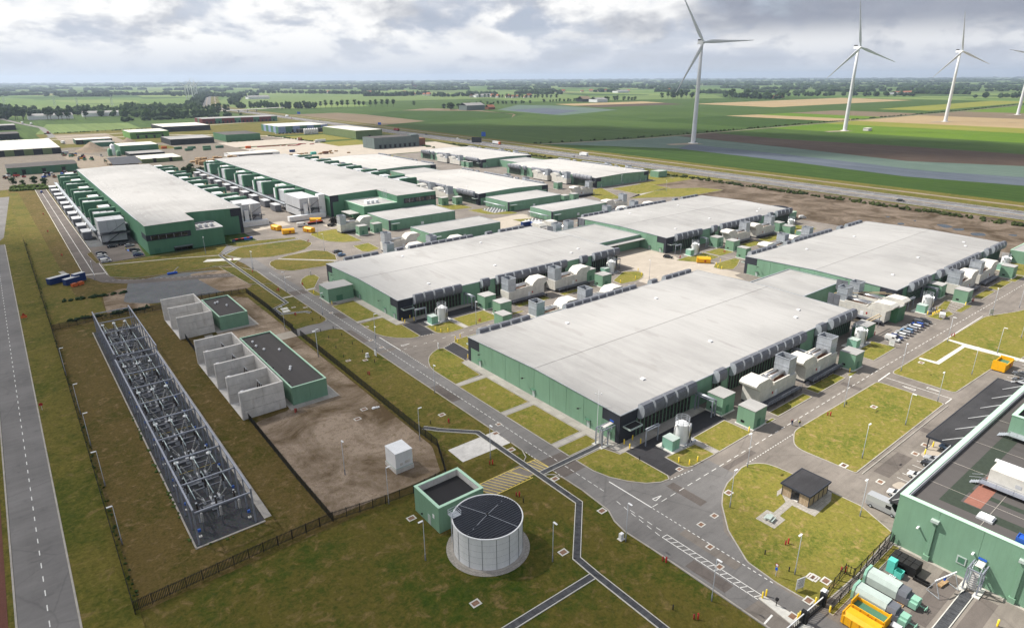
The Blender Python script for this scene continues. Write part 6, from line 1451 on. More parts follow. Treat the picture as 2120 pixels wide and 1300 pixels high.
# ------------------------------------------------------------------ the two big west halls with banks of air units
def west_hall(label, x0, x1, y0, y1, h, roofm):
    t = thing('west_hall', label, 'hall')
    xm = (x0 + x1) / 2
    ob('core', MB().box(x0 + 0.1, x1 - 0.1, y0 + 0.1, y1 - 0.1, 0, h - 0.3), 'green_dark', t)
    for (sx, sy, ex, ey) in ((x0, y0, x1, y0), (x1, y0, x1, y1), (x1, y1, x0, y1), (x0, y1, x0, y0)):
        d = Vector((ex - sx, ey - sy)); n = max(1, round(d.length / 9)); u = d.normalized(); nn = Vector((-u.y, u.x)) * 0.1
        for k in range(n):
            p = Vector((sx, sy)) + d * (k / n) + u * 0.02; q = Vector((sx, sy)) + d * ((k + 1) / n) - u * 0.02
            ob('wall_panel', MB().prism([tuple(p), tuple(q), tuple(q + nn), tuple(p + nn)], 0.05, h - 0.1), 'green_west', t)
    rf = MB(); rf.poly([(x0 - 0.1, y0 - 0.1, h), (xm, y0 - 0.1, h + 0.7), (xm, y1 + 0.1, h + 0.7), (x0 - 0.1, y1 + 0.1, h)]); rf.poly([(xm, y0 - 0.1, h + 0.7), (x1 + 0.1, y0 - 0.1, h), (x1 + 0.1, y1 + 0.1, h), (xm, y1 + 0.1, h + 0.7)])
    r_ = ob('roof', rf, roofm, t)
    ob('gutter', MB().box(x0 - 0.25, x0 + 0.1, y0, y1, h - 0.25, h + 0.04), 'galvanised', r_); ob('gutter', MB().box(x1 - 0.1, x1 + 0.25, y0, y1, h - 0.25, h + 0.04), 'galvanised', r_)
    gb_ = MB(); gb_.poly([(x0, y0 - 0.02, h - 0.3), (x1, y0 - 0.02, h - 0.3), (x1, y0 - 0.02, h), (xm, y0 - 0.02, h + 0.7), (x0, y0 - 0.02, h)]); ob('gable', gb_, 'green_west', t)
    for i in range(26):
        for x in (x0 + 5, x1 - 5): ob('roof_anchor', RVENT, None, r_, (x, y0 + 6 + i * (y1 - y0 - 12) / 25, h + 0.05)).scale = (0.45, 0.45, 0.5)
    return t
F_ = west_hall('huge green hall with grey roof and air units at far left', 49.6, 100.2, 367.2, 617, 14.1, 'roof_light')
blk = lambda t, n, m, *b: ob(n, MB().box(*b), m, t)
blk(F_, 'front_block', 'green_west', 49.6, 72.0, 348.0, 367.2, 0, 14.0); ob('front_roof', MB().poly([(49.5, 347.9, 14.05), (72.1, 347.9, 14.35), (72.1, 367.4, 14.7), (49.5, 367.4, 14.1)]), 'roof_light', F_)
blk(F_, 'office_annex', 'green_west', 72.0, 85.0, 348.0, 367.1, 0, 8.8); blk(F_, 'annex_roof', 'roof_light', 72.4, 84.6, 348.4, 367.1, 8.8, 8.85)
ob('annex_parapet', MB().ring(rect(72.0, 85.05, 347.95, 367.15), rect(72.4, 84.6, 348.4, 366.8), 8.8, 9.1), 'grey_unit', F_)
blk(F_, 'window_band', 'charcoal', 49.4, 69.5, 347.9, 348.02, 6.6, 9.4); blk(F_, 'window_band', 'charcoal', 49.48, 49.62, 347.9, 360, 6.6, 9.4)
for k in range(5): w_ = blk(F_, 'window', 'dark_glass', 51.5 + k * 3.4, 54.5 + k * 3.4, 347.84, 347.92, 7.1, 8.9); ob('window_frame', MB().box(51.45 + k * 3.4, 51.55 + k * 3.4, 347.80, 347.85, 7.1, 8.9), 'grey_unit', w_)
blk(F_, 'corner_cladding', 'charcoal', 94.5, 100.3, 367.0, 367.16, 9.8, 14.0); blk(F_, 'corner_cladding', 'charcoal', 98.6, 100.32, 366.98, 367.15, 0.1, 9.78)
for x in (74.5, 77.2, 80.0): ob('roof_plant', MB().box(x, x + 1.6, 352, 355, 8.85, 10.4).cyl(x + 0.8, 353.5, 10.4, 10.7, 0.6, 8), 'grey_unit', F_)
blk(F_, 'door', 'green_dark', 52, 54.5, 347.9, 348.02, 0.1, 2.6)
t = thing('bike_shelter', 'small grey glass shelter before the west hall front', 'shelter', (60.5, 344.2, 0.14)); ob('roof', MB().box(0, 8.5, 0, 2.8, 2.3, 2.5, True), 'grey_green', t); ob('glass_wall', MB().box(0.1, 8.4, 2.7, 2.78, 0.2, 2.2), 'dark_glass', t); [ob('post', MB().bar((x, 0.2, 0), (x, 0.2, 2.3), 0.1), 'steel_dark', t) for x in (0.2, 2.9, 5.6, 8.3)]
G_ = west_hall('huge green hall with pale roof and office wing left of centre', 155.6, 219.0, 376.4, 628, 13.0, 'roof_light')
blk(G_, 'office_annex', 'green_west', 164.8, 187.0, 349.6, 376.3, 0, 9.1); blk(G_, 'annex_roof', 'roof_light', 165.2, 186.9, 350.0, 376.3, 9.1, 9.15); ob('annex_parapet', MB().ring(rect(164.75, 187.0, 349.55, 376.3), rect(165.2, 186.6, 350.0, 375.9), 9.1, 9.4), 'green_trim', G_)
blk(G_, 'office_block', 'green_west', 187.0, 214.5, 349.6, 376.3, 0, 13.2); ob('office_roof', MB().poly([(186.9, 349.5, 13.25), (214.6, 349.5, 13.25), (214.6, 376.5, 13.35), (186.9, 376.5, 13.6)]), 'roof_light', G_)
blk(G_, 'window_band', 'charcoal', 191.5, 214.6, 349.48, 349.62, 8.0, 10.8)
for k in range(3): w_ = blk(G_, 'window', 'dark_glass', 192.5 + k * 7.4, 198.5 + k * 7.4, 349.42, 349.5, 8.3, 10.6); ob('window_frame', MB().box(195.3 + k * 7.4, 195.5 + k * 7.4, 349.38, 349.43, 8.3, 10.6), 'grey_unit', w_)
blk(G_, 'corner_cladding', 'charcoal', 155.4, 161.0, 376.25, 376.36, 9.0, 12.9); blk(G_, 'corner_cladding', 'charcoal', 155.38, 157.0, 376.22, 376.34, 0.1, 8.98)
ob('loading_canopy', MB().box(158.5, 164.6, 356, 368, 4.2, 4.6, True), 'roof_light', G_)
for x in (170, 173, 176): ob('roof_plant', MB().box(x, x + 1.8, 356, 360, 9.15, 11.0), 'white_metal', G_)
lt = MB(); lt.bar((183.5, 360, 9.1), (183.5, 360, 16), 0.12).bar((185.5, 360, 9.1), (185.5, 360, 16), 0.12).bar((183.5, 362, 9.1), (183.5, 362, 16), 0.12).bar((185.5, 362, 9.1), (185.5, 362, 16), 0.12)
for i in range(7): lt.bar((183.5, 360, 9.6 + i), (185.5, 360, 10.4 + i * 0.9), 0.08)
ob('stair_tower', lt, 'galvanised', G_)
# air unit banks, one module per bay
def air_kit(sg):
    """module at a hall's side; sg=-1 points to -x. Origin at the wall, 44 m long along y"""
    k = Kit(); X = lambda a, b: (min(sg * a, sg * b), max(sg * a, sg * b))
    def bx(*a): m_ = MB(); m_.box(*X(a[0], a[1]), *a[2:], bottom=True); return m_
    for y in (0.0, 17.0): k.add('fin', bx(2.2, 14.6, y, y + 2.4, 5.2, 13.6), 'green_fin'); k.add('fin_end', bx(14.6, 14.9, y - 0.1, y + 2.5, 5.2, 13.3), 'green_west')
    w1 = MB()
    for j in range(3): w1.box(*X(13.6 - j * 3.4, 10.5 - j * 3.4), 1.9, 16.6, 5.2, 12.4 - 0.2 * j, bottom=True)
    k.add('air_unit', w1, 'grey_unit'); k.add('air_unit', bx(3.0, 13.0, 19.0, 28.0, 5.2, 11.6), 'white_metal'); k.add('air_unit', bx(3.5, 9.0, 29.0, 36.0, 5.2, 12.6), 'white_metal')
    dj = MB(); [dj.box(*X(2.95, 13.05), 18.98 + q * 3, 19.06 + q * 3, 5.3, 11.62, bottom=True) for q in range(1, 3)]; k.add('panel_joint', dj, 'steel_grey')
    ul = MB(); ul.box(*X(5.0, 13.4), 1.5, 17.0, 1.2, 4.6, bottom=True); k.add('lower_unit', ul, 'grey_unit')
    fr_ = MB()
    for y in (0.5, 9, 17.5, 27, 36):
        for x in (2.4, 8.2, 14.2): fr_.bar((sg * x, y, 0), (sg * x, y, 5.2), 0.3)
        fr_.bar((sg * 2.2, y, 5.05), (sg * 16.5, y, 5.05), 0.3)
    for x in (2.4, 14.2): fr_.bar((sg * x, 0, 5.05), (sg * x, 43.5, 5.05), 0.3)
    k.add('support_frame', fr_, 'steel_grey')
    wk = MB(); wk.box(*X(14.9, 16.6), 0, 43.8, 5.0, 5.2, bottom=True)
    for z in (5.7, 6.2): wk.bar((sg * 16.5, 0, z), (sg * 16.5, 43.8, z), 0.08)
    for q in range(15): wk.bar((sg * 16.5, q * 3.1, 5.2), (sg * 16.5, q * 3.1, 6.2), 0.08)
    k.add('gantry_walkway', wk, 'galvanised')
    for y in (4.0, 24.0): k.add('ground_unit', bx(17.2, 21.2, y, y + 9.5, 0.4, 4.0), 'steel_grey'); k.add('unit_lid', bx(17.1, 21.3, y - 0.1, y + 9.6, 4.0, 4.4), 'grey_unit')
    br = MB()
    for y in (12, 33): br.bar((sg * 15.5, y, 5.0), (sg * 20.5, y - 6, 0.2), 0.12).bar((sg * 15.5, y + 1, 5.0), (sg * 20.5, y - 5, 0.2), 0.12)
    k.add('stair', br, 'galvanised')
    k.add('duct', MB().tube((sg * 0.2, 10, 9), (sg * 2.4, 10, 9), 1.0, 8).tube((sg * 0.2, 24, 9), (sg * 2.4, 24, 9), 1.0, 8).box(*X(0.1, 2.2), 0, 43, 6.5, 7.0, bottom=True), 'steel_grey')
    k.add('flue', MB().cyl(sg * 9.5, 32.5 - 4, 11.6, 13.6, 0.45, 8, 0.2), 'tan_pipe')
    return k
AW, AE = air_kit(-1), air_kit(1)
for kit, x, y0, n, lb in ((AW, 49.5, 399.5, 5, 'left side of the far left hall'), (AE, 100.3, 404.5, 5, 'right side of the far left hall'), (AW, 155.5, 410.5, 5, 'left side of the office hall'), (AE, 219.1, 406.0, 5, 'right side of the office hall')):
    for i in range(n):
        kit.put('air_handling_bank', 'finned air bank, %s, %s from the front' % (lb, nth(i)), 'air units', (x, y0 + i * 43.8, 0.05), 0, 'air unit banks')
def end_bank(label, x0, x1, y0, y1, tower):
    t = thing('end_bank', label, 'air units', (x0, y0, 0.05)); a, b = x1 - x0, y1 - y0
    for k in range(3):
        for z0, z1 in ((1.2, 5.0), (6.0, 12.2)): ob('air_unit', MB().box(a * k / 3 + 0.04, a * (k + 1) / 3 - 0.04, 1.5, b, z0, z1, True), 'grey_unit', t)
    ob('walkway', MB().box(-1.5, a + 1.5, -0.2, 1.4, 5.1, 5.3, True).bar((-1.5, -0.2, 6.3), (a + 1.5, -0.2, 6.3), 0.1).bar((-1.5, -0.2, 5.8), (a + 1.5, -0.2, 5.8), 0.08), 'steel_dark', t)
    fr_ = MB(); [fr_.bar((x, y, 0), (x, y, 6), 0.3) for x in (0.2, a - 0.2) for y in (1.6, b - 0.2)]; ob('support_frame', fr_, 'steel_dark', t)
    st = MB(); st.bar((1, 0, 0.2), (a * 0.7, 0, 5.1), 0.2).bar((1, 0.8, 0.2), (a * 0.7, 0.8, 5.1), 0.2).bar((a * 0.3, 0.2, 5.4), (a, 0.2, 10.5), 0.2); ob('stair', st, 'steel_dark', t)
    if tower:
        ob('tower', MB().box(*tower, 0.2, 13.6), 'white_metal', t); ob('low_unit', MB().box(-9, a + 2, -3.5, -0.4, 0.2, 3.0), 'white_metal', t); ob('flue', MB().cyl(a * 0.45, -0.6, 3.0, 12.0, 0.4, 8).cyl(a * 0.45, -0.6, 8.0, 13.0, 0.75, 8, 0.1), 'concrete_pale', t); ob('duct', MB().box(a * 0.15, a * 0.35, -0.4, 1.0, 3.0, 9.0), 'white_metal', t)
    return t
end_bank('grey panelled end unit above parked cars at the far left hall', 34.5, 46.6, 384.5, 398.0, None)
end_bank('white end tower and low unit right of the far left hall', 104.5, 116.5, 383.5, 403.0, (-2.8, 1.0, -0.2, 4.0))
end_bank('white end tower and low unit left of the office hall', 139.0, 150.5, 381.5, 408.5, (11.6, 15.4, 0.0, 5.0))

# ------------------------------------------------------------------ industrial estate behind
def works(label, x0, x1, y0, y1, h, wall, roofm, doors=0, winband=None, name='warehouse', pitched=0.0, panels=9.0, side=True):
    t = thing(name, label, 'building', (x0, y0, 0)); a, b = x1 - x0, y1 - y0
    ob('core', MB().box(0.08, a - 0.08, 0.08, b - 0.08, 0, h - 0.2), 'steel_dark', t)
    walls = [wall] if isinstance(wall, str) else wall
    c = 0
    for (sx, sy, ex, ey) in ((0, 0, a, 0), (0, b, 0, 0), (a, 0, a, b), (a, b, 0, b)):
        d = Vector((ex - sx, ey - sy)); n = max(1, round(d.length / panels)); u = d.normalized(); nn = Vector((-u.y, u.x)) * 0.08
        for k in range(n):
            p = Vector((sx, sy)) + d * (k / n) + u * 0.03; q = Vector((sx, sy)) + d * ((k + 1) / n) - u * 0.03
            ob('wall_panel', MB().prism([tuple(p), tuple(q), tuple(q + nn), tuple(p + nn)], 0, h), walls[c % len(walls)], t); c += 1
    if pitched: ob('roof', MB().poly([(-0.3, -0.3, h), (a + 0.3, -0.3, h), (a + 0.3, b / 2, h + pitched), (-0.3, b / 2, h + pitched)]).poly([(-0.3, b / 2, h + pitched), (a + 0.3, b / 2, h + pitched), (a + 0.3, b + 0.3, h), (-0.3, b + 0.3, h)]), roofm, t)
    else: ob('roof', MB().box(0.1, a - 0.1, 0.1, b - 0.1, h - 0.2, h - 0.1), roofm, t)
    for k in range(doors):
        x = 3 + (a - 8) * (k + 0.5) / doors; ob('dock_door', MB().box(x, x + 2.8, -0.14, -0.02, 0.3, 4.0), 'black', t); ob('dock_shelter', MB().box(x - 0.5, x + 3.3, -0.5, -0.16, 4.0, 4.5, True), 'charcoal', t)
    if winband: ob('window_band', MB().box(a * 0.15, a * 0.85, -0.12, -0.02, winband[0], winband[1]), 'dark_glass', t)
    return t
sheet('concrete_yard', [(242, 665), (455, 665), (470, 760), (380, 790), (350, 850), (242, 850)], 0.05, 'concrete_yard')
sheet('yard_ground', [(-40, 640), (242, 640), (242, 860), (330, 860), (330, 1000), (-40, 1000)], 0.03, 'yard')
sheet('yard_ground', [(62, 690), (116, 690), (116, 800), (80, 905), (62, 905)], 0.036, 'gravel_tan'); sheet('yard_ground', [(158, 660), (240, 660), (240, 735), (158, 720)], 0.036, 'gravel_tan'); sheet('lawn', [(160, 905), (182, 900), (182, 945), (160, 990)], 0.04, 'verge'); sheet('lawn', [(205, 1015), (250, 1010), (250, 1040), (215, 1085), (160, 1083)], 0.04, 'verge')
sheet('yard_ground', [(60, 1000), (470, 1000), (500, 1420), (60, 1290)], 0.02, 'verge')
sheet('concrete_yard', [(240, 862), (350, 862), (350, 940), (240, 940)], 0.055, 'concrete_yard')
sheet('lawn', [(345, 790), (400, 790), (402, 860), (345, 850)], 0.06, 'lawn'); sheet('lawn', [(340, 880), (405, 875), (405, 980), (345, 980)], 0.06, 'lawn')
sheet('estate_road', strip_poly([(60, 1160), (230, 1130), (330, 1010), (345, 860), (300, 845)], 9), 0.07, 'concrete_yard')
sheet('estate_road', strip_poly([(-200, 1140), (12, 1148), (62, 1162), (77, 1225), (80, 1470), (55, 1660), (30, 1900)], 9), 0.07, 'road_old'); sheet('estate_road', strip_poly([(70, 1200), (230, 1240), (330, 1330), (470, 1380)], 8), 0.065, 'concrete_yard')
sheet('yard_ground', [(78, 1060), (150, 1040), (150, 1240), (80, 1260)], 0.045, 'gravel_tan')
t = works('grey-green warehouse with a row of black dock doors', 362, 424, 724.5, 755, 12.8, 'grey_green', 'roof_bitumen', 8)
ob('stair_house', MB().box(52, 62, 2, 12, 12.8, 14.0), 'grey_green', t); ob('annex', MB().box(62.2, 72, 2, 22, 0, 9), 'rust', t)
works('light green factory with pale roof behind the tanker lorry', 407, 448, 869, 985, 11.3, 'green_olive', 'roof_white', 1)
works('white-roofed hall with blue and dark green wall stripes', 359.5, 441, 1045, 1125, 10.2, ['blue_clad', 'green_dark'], 'roof_white', 2, panels=11)
works('low dark brown wing beside the white-roofed hall', 388, 486, 1030, 1044, 5.5, 'black_clad', 'roof_bitumen')
works('flat dark green hall behind white parked lorries', 253.8, 300, 948, 1010, 9.2, 'green_mid', 'roof_bitumen')
works('very long green depot with red dock fronts', 327, 470, 1364, 1420, 9.6, ['red_clad', 'red_clad', 'green_dark'], 'roof_grey', 18, panels=12)
works('wide black hall with pale grey roof', 225.5, 298, 1197, 1290, 8.4, 'black_clad', 'roof_white', 0, (1, 3))
t = works('bright lime green two-part hall with dark doors', 161, 212, 1088, 1150, 9.4, 'green_lime', 'roof_white', 4, (5.5, 7.0))
works('low black office hall with plant on its roof', 184.5, 238, 947, 1005, 7.4, 'black_clad', 'roof_grey')
works('dark green hall with white roof and tall green silos', 114.8, 154, 861, 905, 9.9, ['green_mid', 'green_dark', 'green_dark'], 'roof_white', 1)
works('low black lean-to before the white-roofed green hall', 118, 153, 826, 858, 3.9, 'black_clad', 'roof_grey')
works('olive shed with white corrugated roof at the timber yard', 117.8, 156, 757, 800, 4.2, 'green_olive', 'roof_white', 2)
works('long green and black striped workshop at the left edge', 7, 60.5, 737, 776, 6.6, ['green_mid', 'green_dark'], 'roof_bitumen', 3, pitched=1.2)
works('wide white-roofed works with striped walls at the far left edge', -60, 64, 930, 1085, 7.0, ['green_olive', 'black_clad'], 'roof_white', 0)
works('low white greenhouse-like hall behind the office hall', 202, 255, 746, 772, 3.4, 'white_metal', 'roof_white', 0, (0.8, 2.2), pitched=0.8)
works('dark brick office block at the left edge of the estate', -60, 37, 1205, 1260, 8, 'black_clad', 'roof_bitumen', 0, (2, 4)); works('brown office block behind the dark one at the left edge', -60, 42, 1440, 1490, 8, 'black_clad', 'roof_grey', 0, (3, 5))
works('small black office with green wing by the sand heap', 90, 132, 1042, 1075, 6, ['black_clad', 'green_dark'], 'roof_white', 0, (2, 3.5)); works('dark green low hall behind the sand heap', 104, 127, 988, 1020, 5.5, 'green_dark', 'roof_grey')
works('long white greenhouse barn beyond the left meadow', 78, 160, 1780, 1812, 8, 'white_metal', 'roof_grey', pitched=4, name='barn'); works('long pale barn partly behind dark trees on the left', 185, 270, 1840, 1868, 8, 'white_metal', 'roof_grey', pitched=4, name='barn')
works('grey farm barn with pale roof among dark trees', 1000, 1058, 1455, 1492, 12, 'grey_green', 'roof_grey', pitched=6, name='barn'); works('small red-roofed farmhouse beside the grey barn', 1068, 1090, 1452, 1468, 6, 'rust', 'roof_tile', pitched=6, name='farmhouse')
works('white-fronted farm shed right of centre horizon', 1640, 1690, 1610, 1650, 9, 'white_metal', 'roof_grey', pitched=5, name='barn'); works('dark hipped barn behind the white-fronted shed', 1640, 1680, 1680, 1710, 9, 'black_clad', 'thatch', pitched=9, name='barn')
works('long red-roofed farm house near the right-hand wood', 2390, 2450, 1400, 1425, 5, 'rust', 'roof_tile', pitched=6, name='farmhouse'); works('long pale stables behind the third turbine', 3200, 3420, 1290, 1330, 8, 'grey_unit', 'roof_tile', pitched=5, name='barn')
for x0, y0, lb in ((905, 2950, 'left'), (1700, 2400, 'middle'), (2700, 2500, 'right')): works('pale distant farm shed on the plain, %s one' % lb, x0, x0 + 90, y0, y0 + 40, 9, 'white_metal', 'roof_grey', pitched=5, name='barn')
OSH = thing('open_shed', 'open-sided dark blue gable roof at the timber yard', 'shed'); ob('roof', MB().poly([(87, 717, 5), (112, 717, 5), (112, 750, 8.5), (87, 750, 8.5)]).poly([(87, 750, 8.5), (112, 750, 8.5), (112, 781, 5), (87, 781, 5)]), 'charcoal', OSH); ob('ridge', MB().bar((86.8, 750, 8.6), (112.2, 750, 8.6), 0.8, 0.2), 'white_metal', OSH); [ob('post', MB().bar((x, y, 0), (x, y, 5), 0.4), 'timber', OSH) for x in (88, 100, 111) for y in (718, 735, 765, 780)]
def heap(label, x, y, r, h):
    m_ = MB(); n, rr = 22, 6; m_.v.append((x, y, h))
    for j in range(1, rr + 1):
        for i in range(n):
            a = 2 * math.pi * i / n; q = r * j / rr * (1 + rnd.uniform(-0.12, 0.12)); m_.v.append((x + q * math.cos(a), y + q * 1.5 * math.sin(a), max(0, h * (1 - j / rr) ** 1.1 * (1 + rnd.uniform(-0.1, 0.1)))))
    for i in range(n): m_.face((0, 1 + i, 1 + (i + 1) % n), True)
    for j in range(rr - 1):
        for i in range(n): m_.face((1 + j * n + i, 1 + (j + 1) * n + i, 1 + (j + 1) * n + (i + 1) % n, 1 + j * n + (i + 1) % n), True)
    return tag(ob('sand_heap', m_, 'sand'), label, 'heap')
heap('large grey-brown sand heap beside the green silo hall', 95, 935, 17, 11); heap('small dark soil heap before the lime green hall', 150, 1040, 10, 6)
for i in range(7):
    t = thing('silo', 'pale upright silo beside the light green factory, %s of the row' % nth(i), 'silo', (382 + i * 3.3, 994, 0), 0, 'row of pale silos'); ob('shell', MB().cyl(0, 0, 0.5, 8.0, 1.55, 12), 'concrete_pale', t); ob('cone', MB().cyl(0, 0, 8.0, 9.0, 1.55, 12, 0.3), 'white_metal', t); ob('leg', MB().box(-1, 1, -1, 1, 0, 0.5), 'steel_grey', t)
for x, y, h, m_, lb in ((108, 866, 11, 'white_metal', 'tall white silo at the dark green hall'), (104, 860, 7, 'green_mid', 'short green silo left of the white one'), (111, 852, 5, 'green_mid', 'low green hopper before the white silo')):
    t = thing('silo', lb, 'silo', (x, y, 0)); ob('shell', MB().cyl(0, 0, 0, h, 2.2, 12), m_, t); ob('cone', MB().cyl(0, 0, h, h + 1.5, 2.2, 12, 0.4), m_, t)
# yards full of goods: containers, timber packs, machines
def container(label, x, y, rz, m_, L_=6.1, h=2.6, group=None):
    t = thing('container', label, 'container', (x, y, 0.06), rz, group)
    ob('body', MB().box(0, L_, 0, 2.44, 0.1, h), m_, t); rb = MB(); n = int(L_ / 0.6)
    for i in range(n): rb.box(i * L_ / n + 0.1, i * L_ / n + 0.3, -0.04, 0.0, 0.25, h - 0.15)
    ob('rib', rb, m_, t); ob('roof', MB().box(0.02, L_ - 0.02, 0.02, 2.42, h, h + 0.06), 'grey_unit' if m_ in ('blue', 'navy') else m_, t); ob('door', MB().box(-0.05, 0, 0.15, 2.3, 0.2, h - 0.1), m_, t)
    return t
container('long blue site cabin at the bend of the brown lane', 7.2, 319.0, R(28), 'navy', 8.5); container('blue container in front of the long site cabin', 12.4, 313.6, R(28), 'navy', 6.1); container('upright blue site cabin nearest the brown lane', 16.0, 316.6, R(28), 'navy', 4.5, 3.4)
for x, y, lb in ((14.2, 309.8, 'left'), (16.6, 311.0, 'right')): t = thing('orange_bin', 'orange open bin beside the blue site cabins, %s one' % lb, 'bin', (x, y, 0.05), R(28)); ob('body', MB().box(0, 2, 0, 1.4, 0.1, 1.3), 'orange', t); ob('rim', MB().ring(rect(-0.06, 2.06, -0.06, 1.46), rect(0.15, 1.85, 0.15, 1.25), 1.3, 1.4), 'rust', t)
container('blue container left of the pair behind the middle hall', 228.8, 279.4, 0, 'navy', 5.6); container('blue container right of the pair behind the middle hall', 233.4, 276.0, 0, 'blue', 6.1)
for i, (x, y, a, m_) in enumerate(((272, 760, 0, 'navy'), (281, 719, 0, 'teal'), (294, 716, 0, 'rust'), (64, 921, 0, 'grey_unit'), (236, 790, 0, 'white_metal'), (246, 838, 0, 'orange'), (165, 905, 0, 'orange'), (176, 884, 20, 'green_mid'), (190, 880, 10, 'green_dark'), (206, 876, 0, 'green_mid'), (219, 868, 0, 'green_dark'), (182, 858, 15, 'green_dark'), (200, 850, 5, 'green_mid'))):
    container('%s in the far storage yard, %s from the left' % ({'navy': 'dark blue container', 'teal': 'teal container', 'rust': 'rusty container', 'grey_unit': 'grey container', 'white_metal': 'white container', 'orange': 'orange container', 'green_mid': 'green container', 'green_dark': 'dark green container'}[m_], nth(i)), x, y, R(a), m_, 9 if m_.startswith('green') else 6.1, 2.8, 'storage yard containers')
PK = Kit()
for j in range(3):
    for i in range(2): PK.add('board_pack', MB().box(0.05 + i * 2.3, 2.25 + i * 2.3, 0.02, 5.2, 0.15 + j * 1.0, 1.05 + j * 1.0), 'timber')
PK.add('bearer', MB().box(0, 4.6, 0.6, 0.8, 0, 0.15).box(0, 4.6, 4.2, 4.4, 0, 0.15), 'wood')
for i in range(27):
    x, y = 158 + (i % 9) * 5.2 + rnd.uniform(-1, 1), 700 + (i // 9) * 14 + rnd.uniform(-3, 3)
    PK.put('timber_stack', 'sawn timber stack between the west halls, %s row, %s along' % (('near', 'middle', 'far')[i // 9], nth(i % 9)), 'timber', (x, y, 0.04), rnd.uniform(-0.1, 0.1), 'timber stacks', (1, 1, rnd.choice((0.5, 0.8, 1.2, 1.5))))
for i in range(9):
    x, y = 70 + (i % 5) * 5.6 + rnd.uniform(-1, 1), 700 + (i // 5) * 30 + rnd.uniform(-6, 6)
    PK.put('timber_stack', 'stack of timber left of the blue gable shed, %s along' % nth(i), 'timber', (x, y, 0.04), rnd.uniform(-0.6, 0.6), 'timber stacks', (1, 1, rnd.choice((0.3, 0.5, 0.8))))
JK = Kit(); JK.add('body', MB().box(0, 3.2, 0, 2, 0.5, 1.6), 'steel_grey'); JK.add('cab', MB().box(0.2, 1.4, 0.2, 1.8, 1.6, 2.8), 'dark_glass'); JK.add('wheel', MB().tube((0.6, -0.05, 0.5), (0.6, 0.3, 0.5), 0.5, 9).tube((2.6, -0.05, 0.5), (2.6, 0.3, 0.5), 0.5, 9), 'rubber')
for i in range(34):
    x, y = rnd.uniform(2, 60), rnd.uniform(690, 733)
    if i > 15: x, y = rnd.uniform(58, 112), rnd.uniform(800, 905)
    JK.put('machine', 'small machine parked in the cluttered yard, ' + ('workshop row, ' + nth(i) if i <= 15 else 'sand yard, ' + nth(i - 16)), 'machine', (x, y, 0.04), rnd.uniform(0, 6.28), 'parked machines', rnd.uniform(0.8, 1.5), dict(body=rnd.choice(('green_mid', 'steel_grey', 'rust', 'white_metal', 'car_red', 'blue', 'yellow_skip'))))
RK = Kit(); RK.add('rack', MB().bar((0, 0, 0.4), (9, 0, 0.4), 0.5).bar((0, 1.6, 0.4), (9, 1.6, 0.4), 0.5), 'red_dull'); RK.add('load', MB().box(0.5, 8.5, -0.2, 1.8, 0.7, 1.3), 'red')
for i in range(12): RK.put('red_rack', 'low red steel rack on the pale yard, %s along' % nth(i), 'rack', (262 + i * 5.8, 838 + rnd.uniform(-6, 10), 0.06), rnd.uniform(-0.3, 0.3), 'red racks', rnd.uniform(0.5, 0.8))
for i in range(14): PK.put('pallet_stack', 'pale goods stack on the far concrete yard, %s along' % nth(i), 'goods', (262 + i * 4.5, 700 + rnd.uniform(0, 40), 0.06), rnd.uniform(0, 1), 'pallet goods', (0.6, 0.6, 0.4))

# ------------------------------------------------------------------ vehicles
def loft(m_, st, mi=0, smooth=True):
    """closed tube through stations [(x, [(y, z)...])]; ends capped"""
    smooth = False
    m_.mi = mi; n = len(st[0][1]); b = len(m_.v)
    for x, ring in st: m_.v.extend((x, y, z) for y, z in ring)
    for i in range(len(st) - 1):
        for j in range(n):
            k = (j + 1) % n; m_.face((b + i * n + j, b + i * n + k, b + (i + 1) * n + k, b + (i + 1) * n + j), smooth)
    m_.face(range(b + n - 1, b - 1, -1)); e = b + (len(st) - 1) * n; m_.face(range(e, e + n))
def ring6(w_, z0, z1): return [(-w_ * 0.9, z0), (w_ * 0.9, z0), (w_, z0 + (z1 - z0) * 0.45), (w_ * 0.93, z1), (-w_ * 0.93, z1), (-w_, z0 + (z1 - z0) * 0.45)]
def ring4(w0, z0, w1, z1): return [(-w0, z0), (w0, z0), (w1, z1), (-w1, z1)]
WHEEL = MB().tube((0, -0.11, 0), (0, 0.11, 0), 0.32, 12).mesh('wheel', 'rubber'); RIM = MB().tube((0, -0.125, 0), (0, 0.125, 0), 0.19, 10).mesh('rim', 'galvanised')
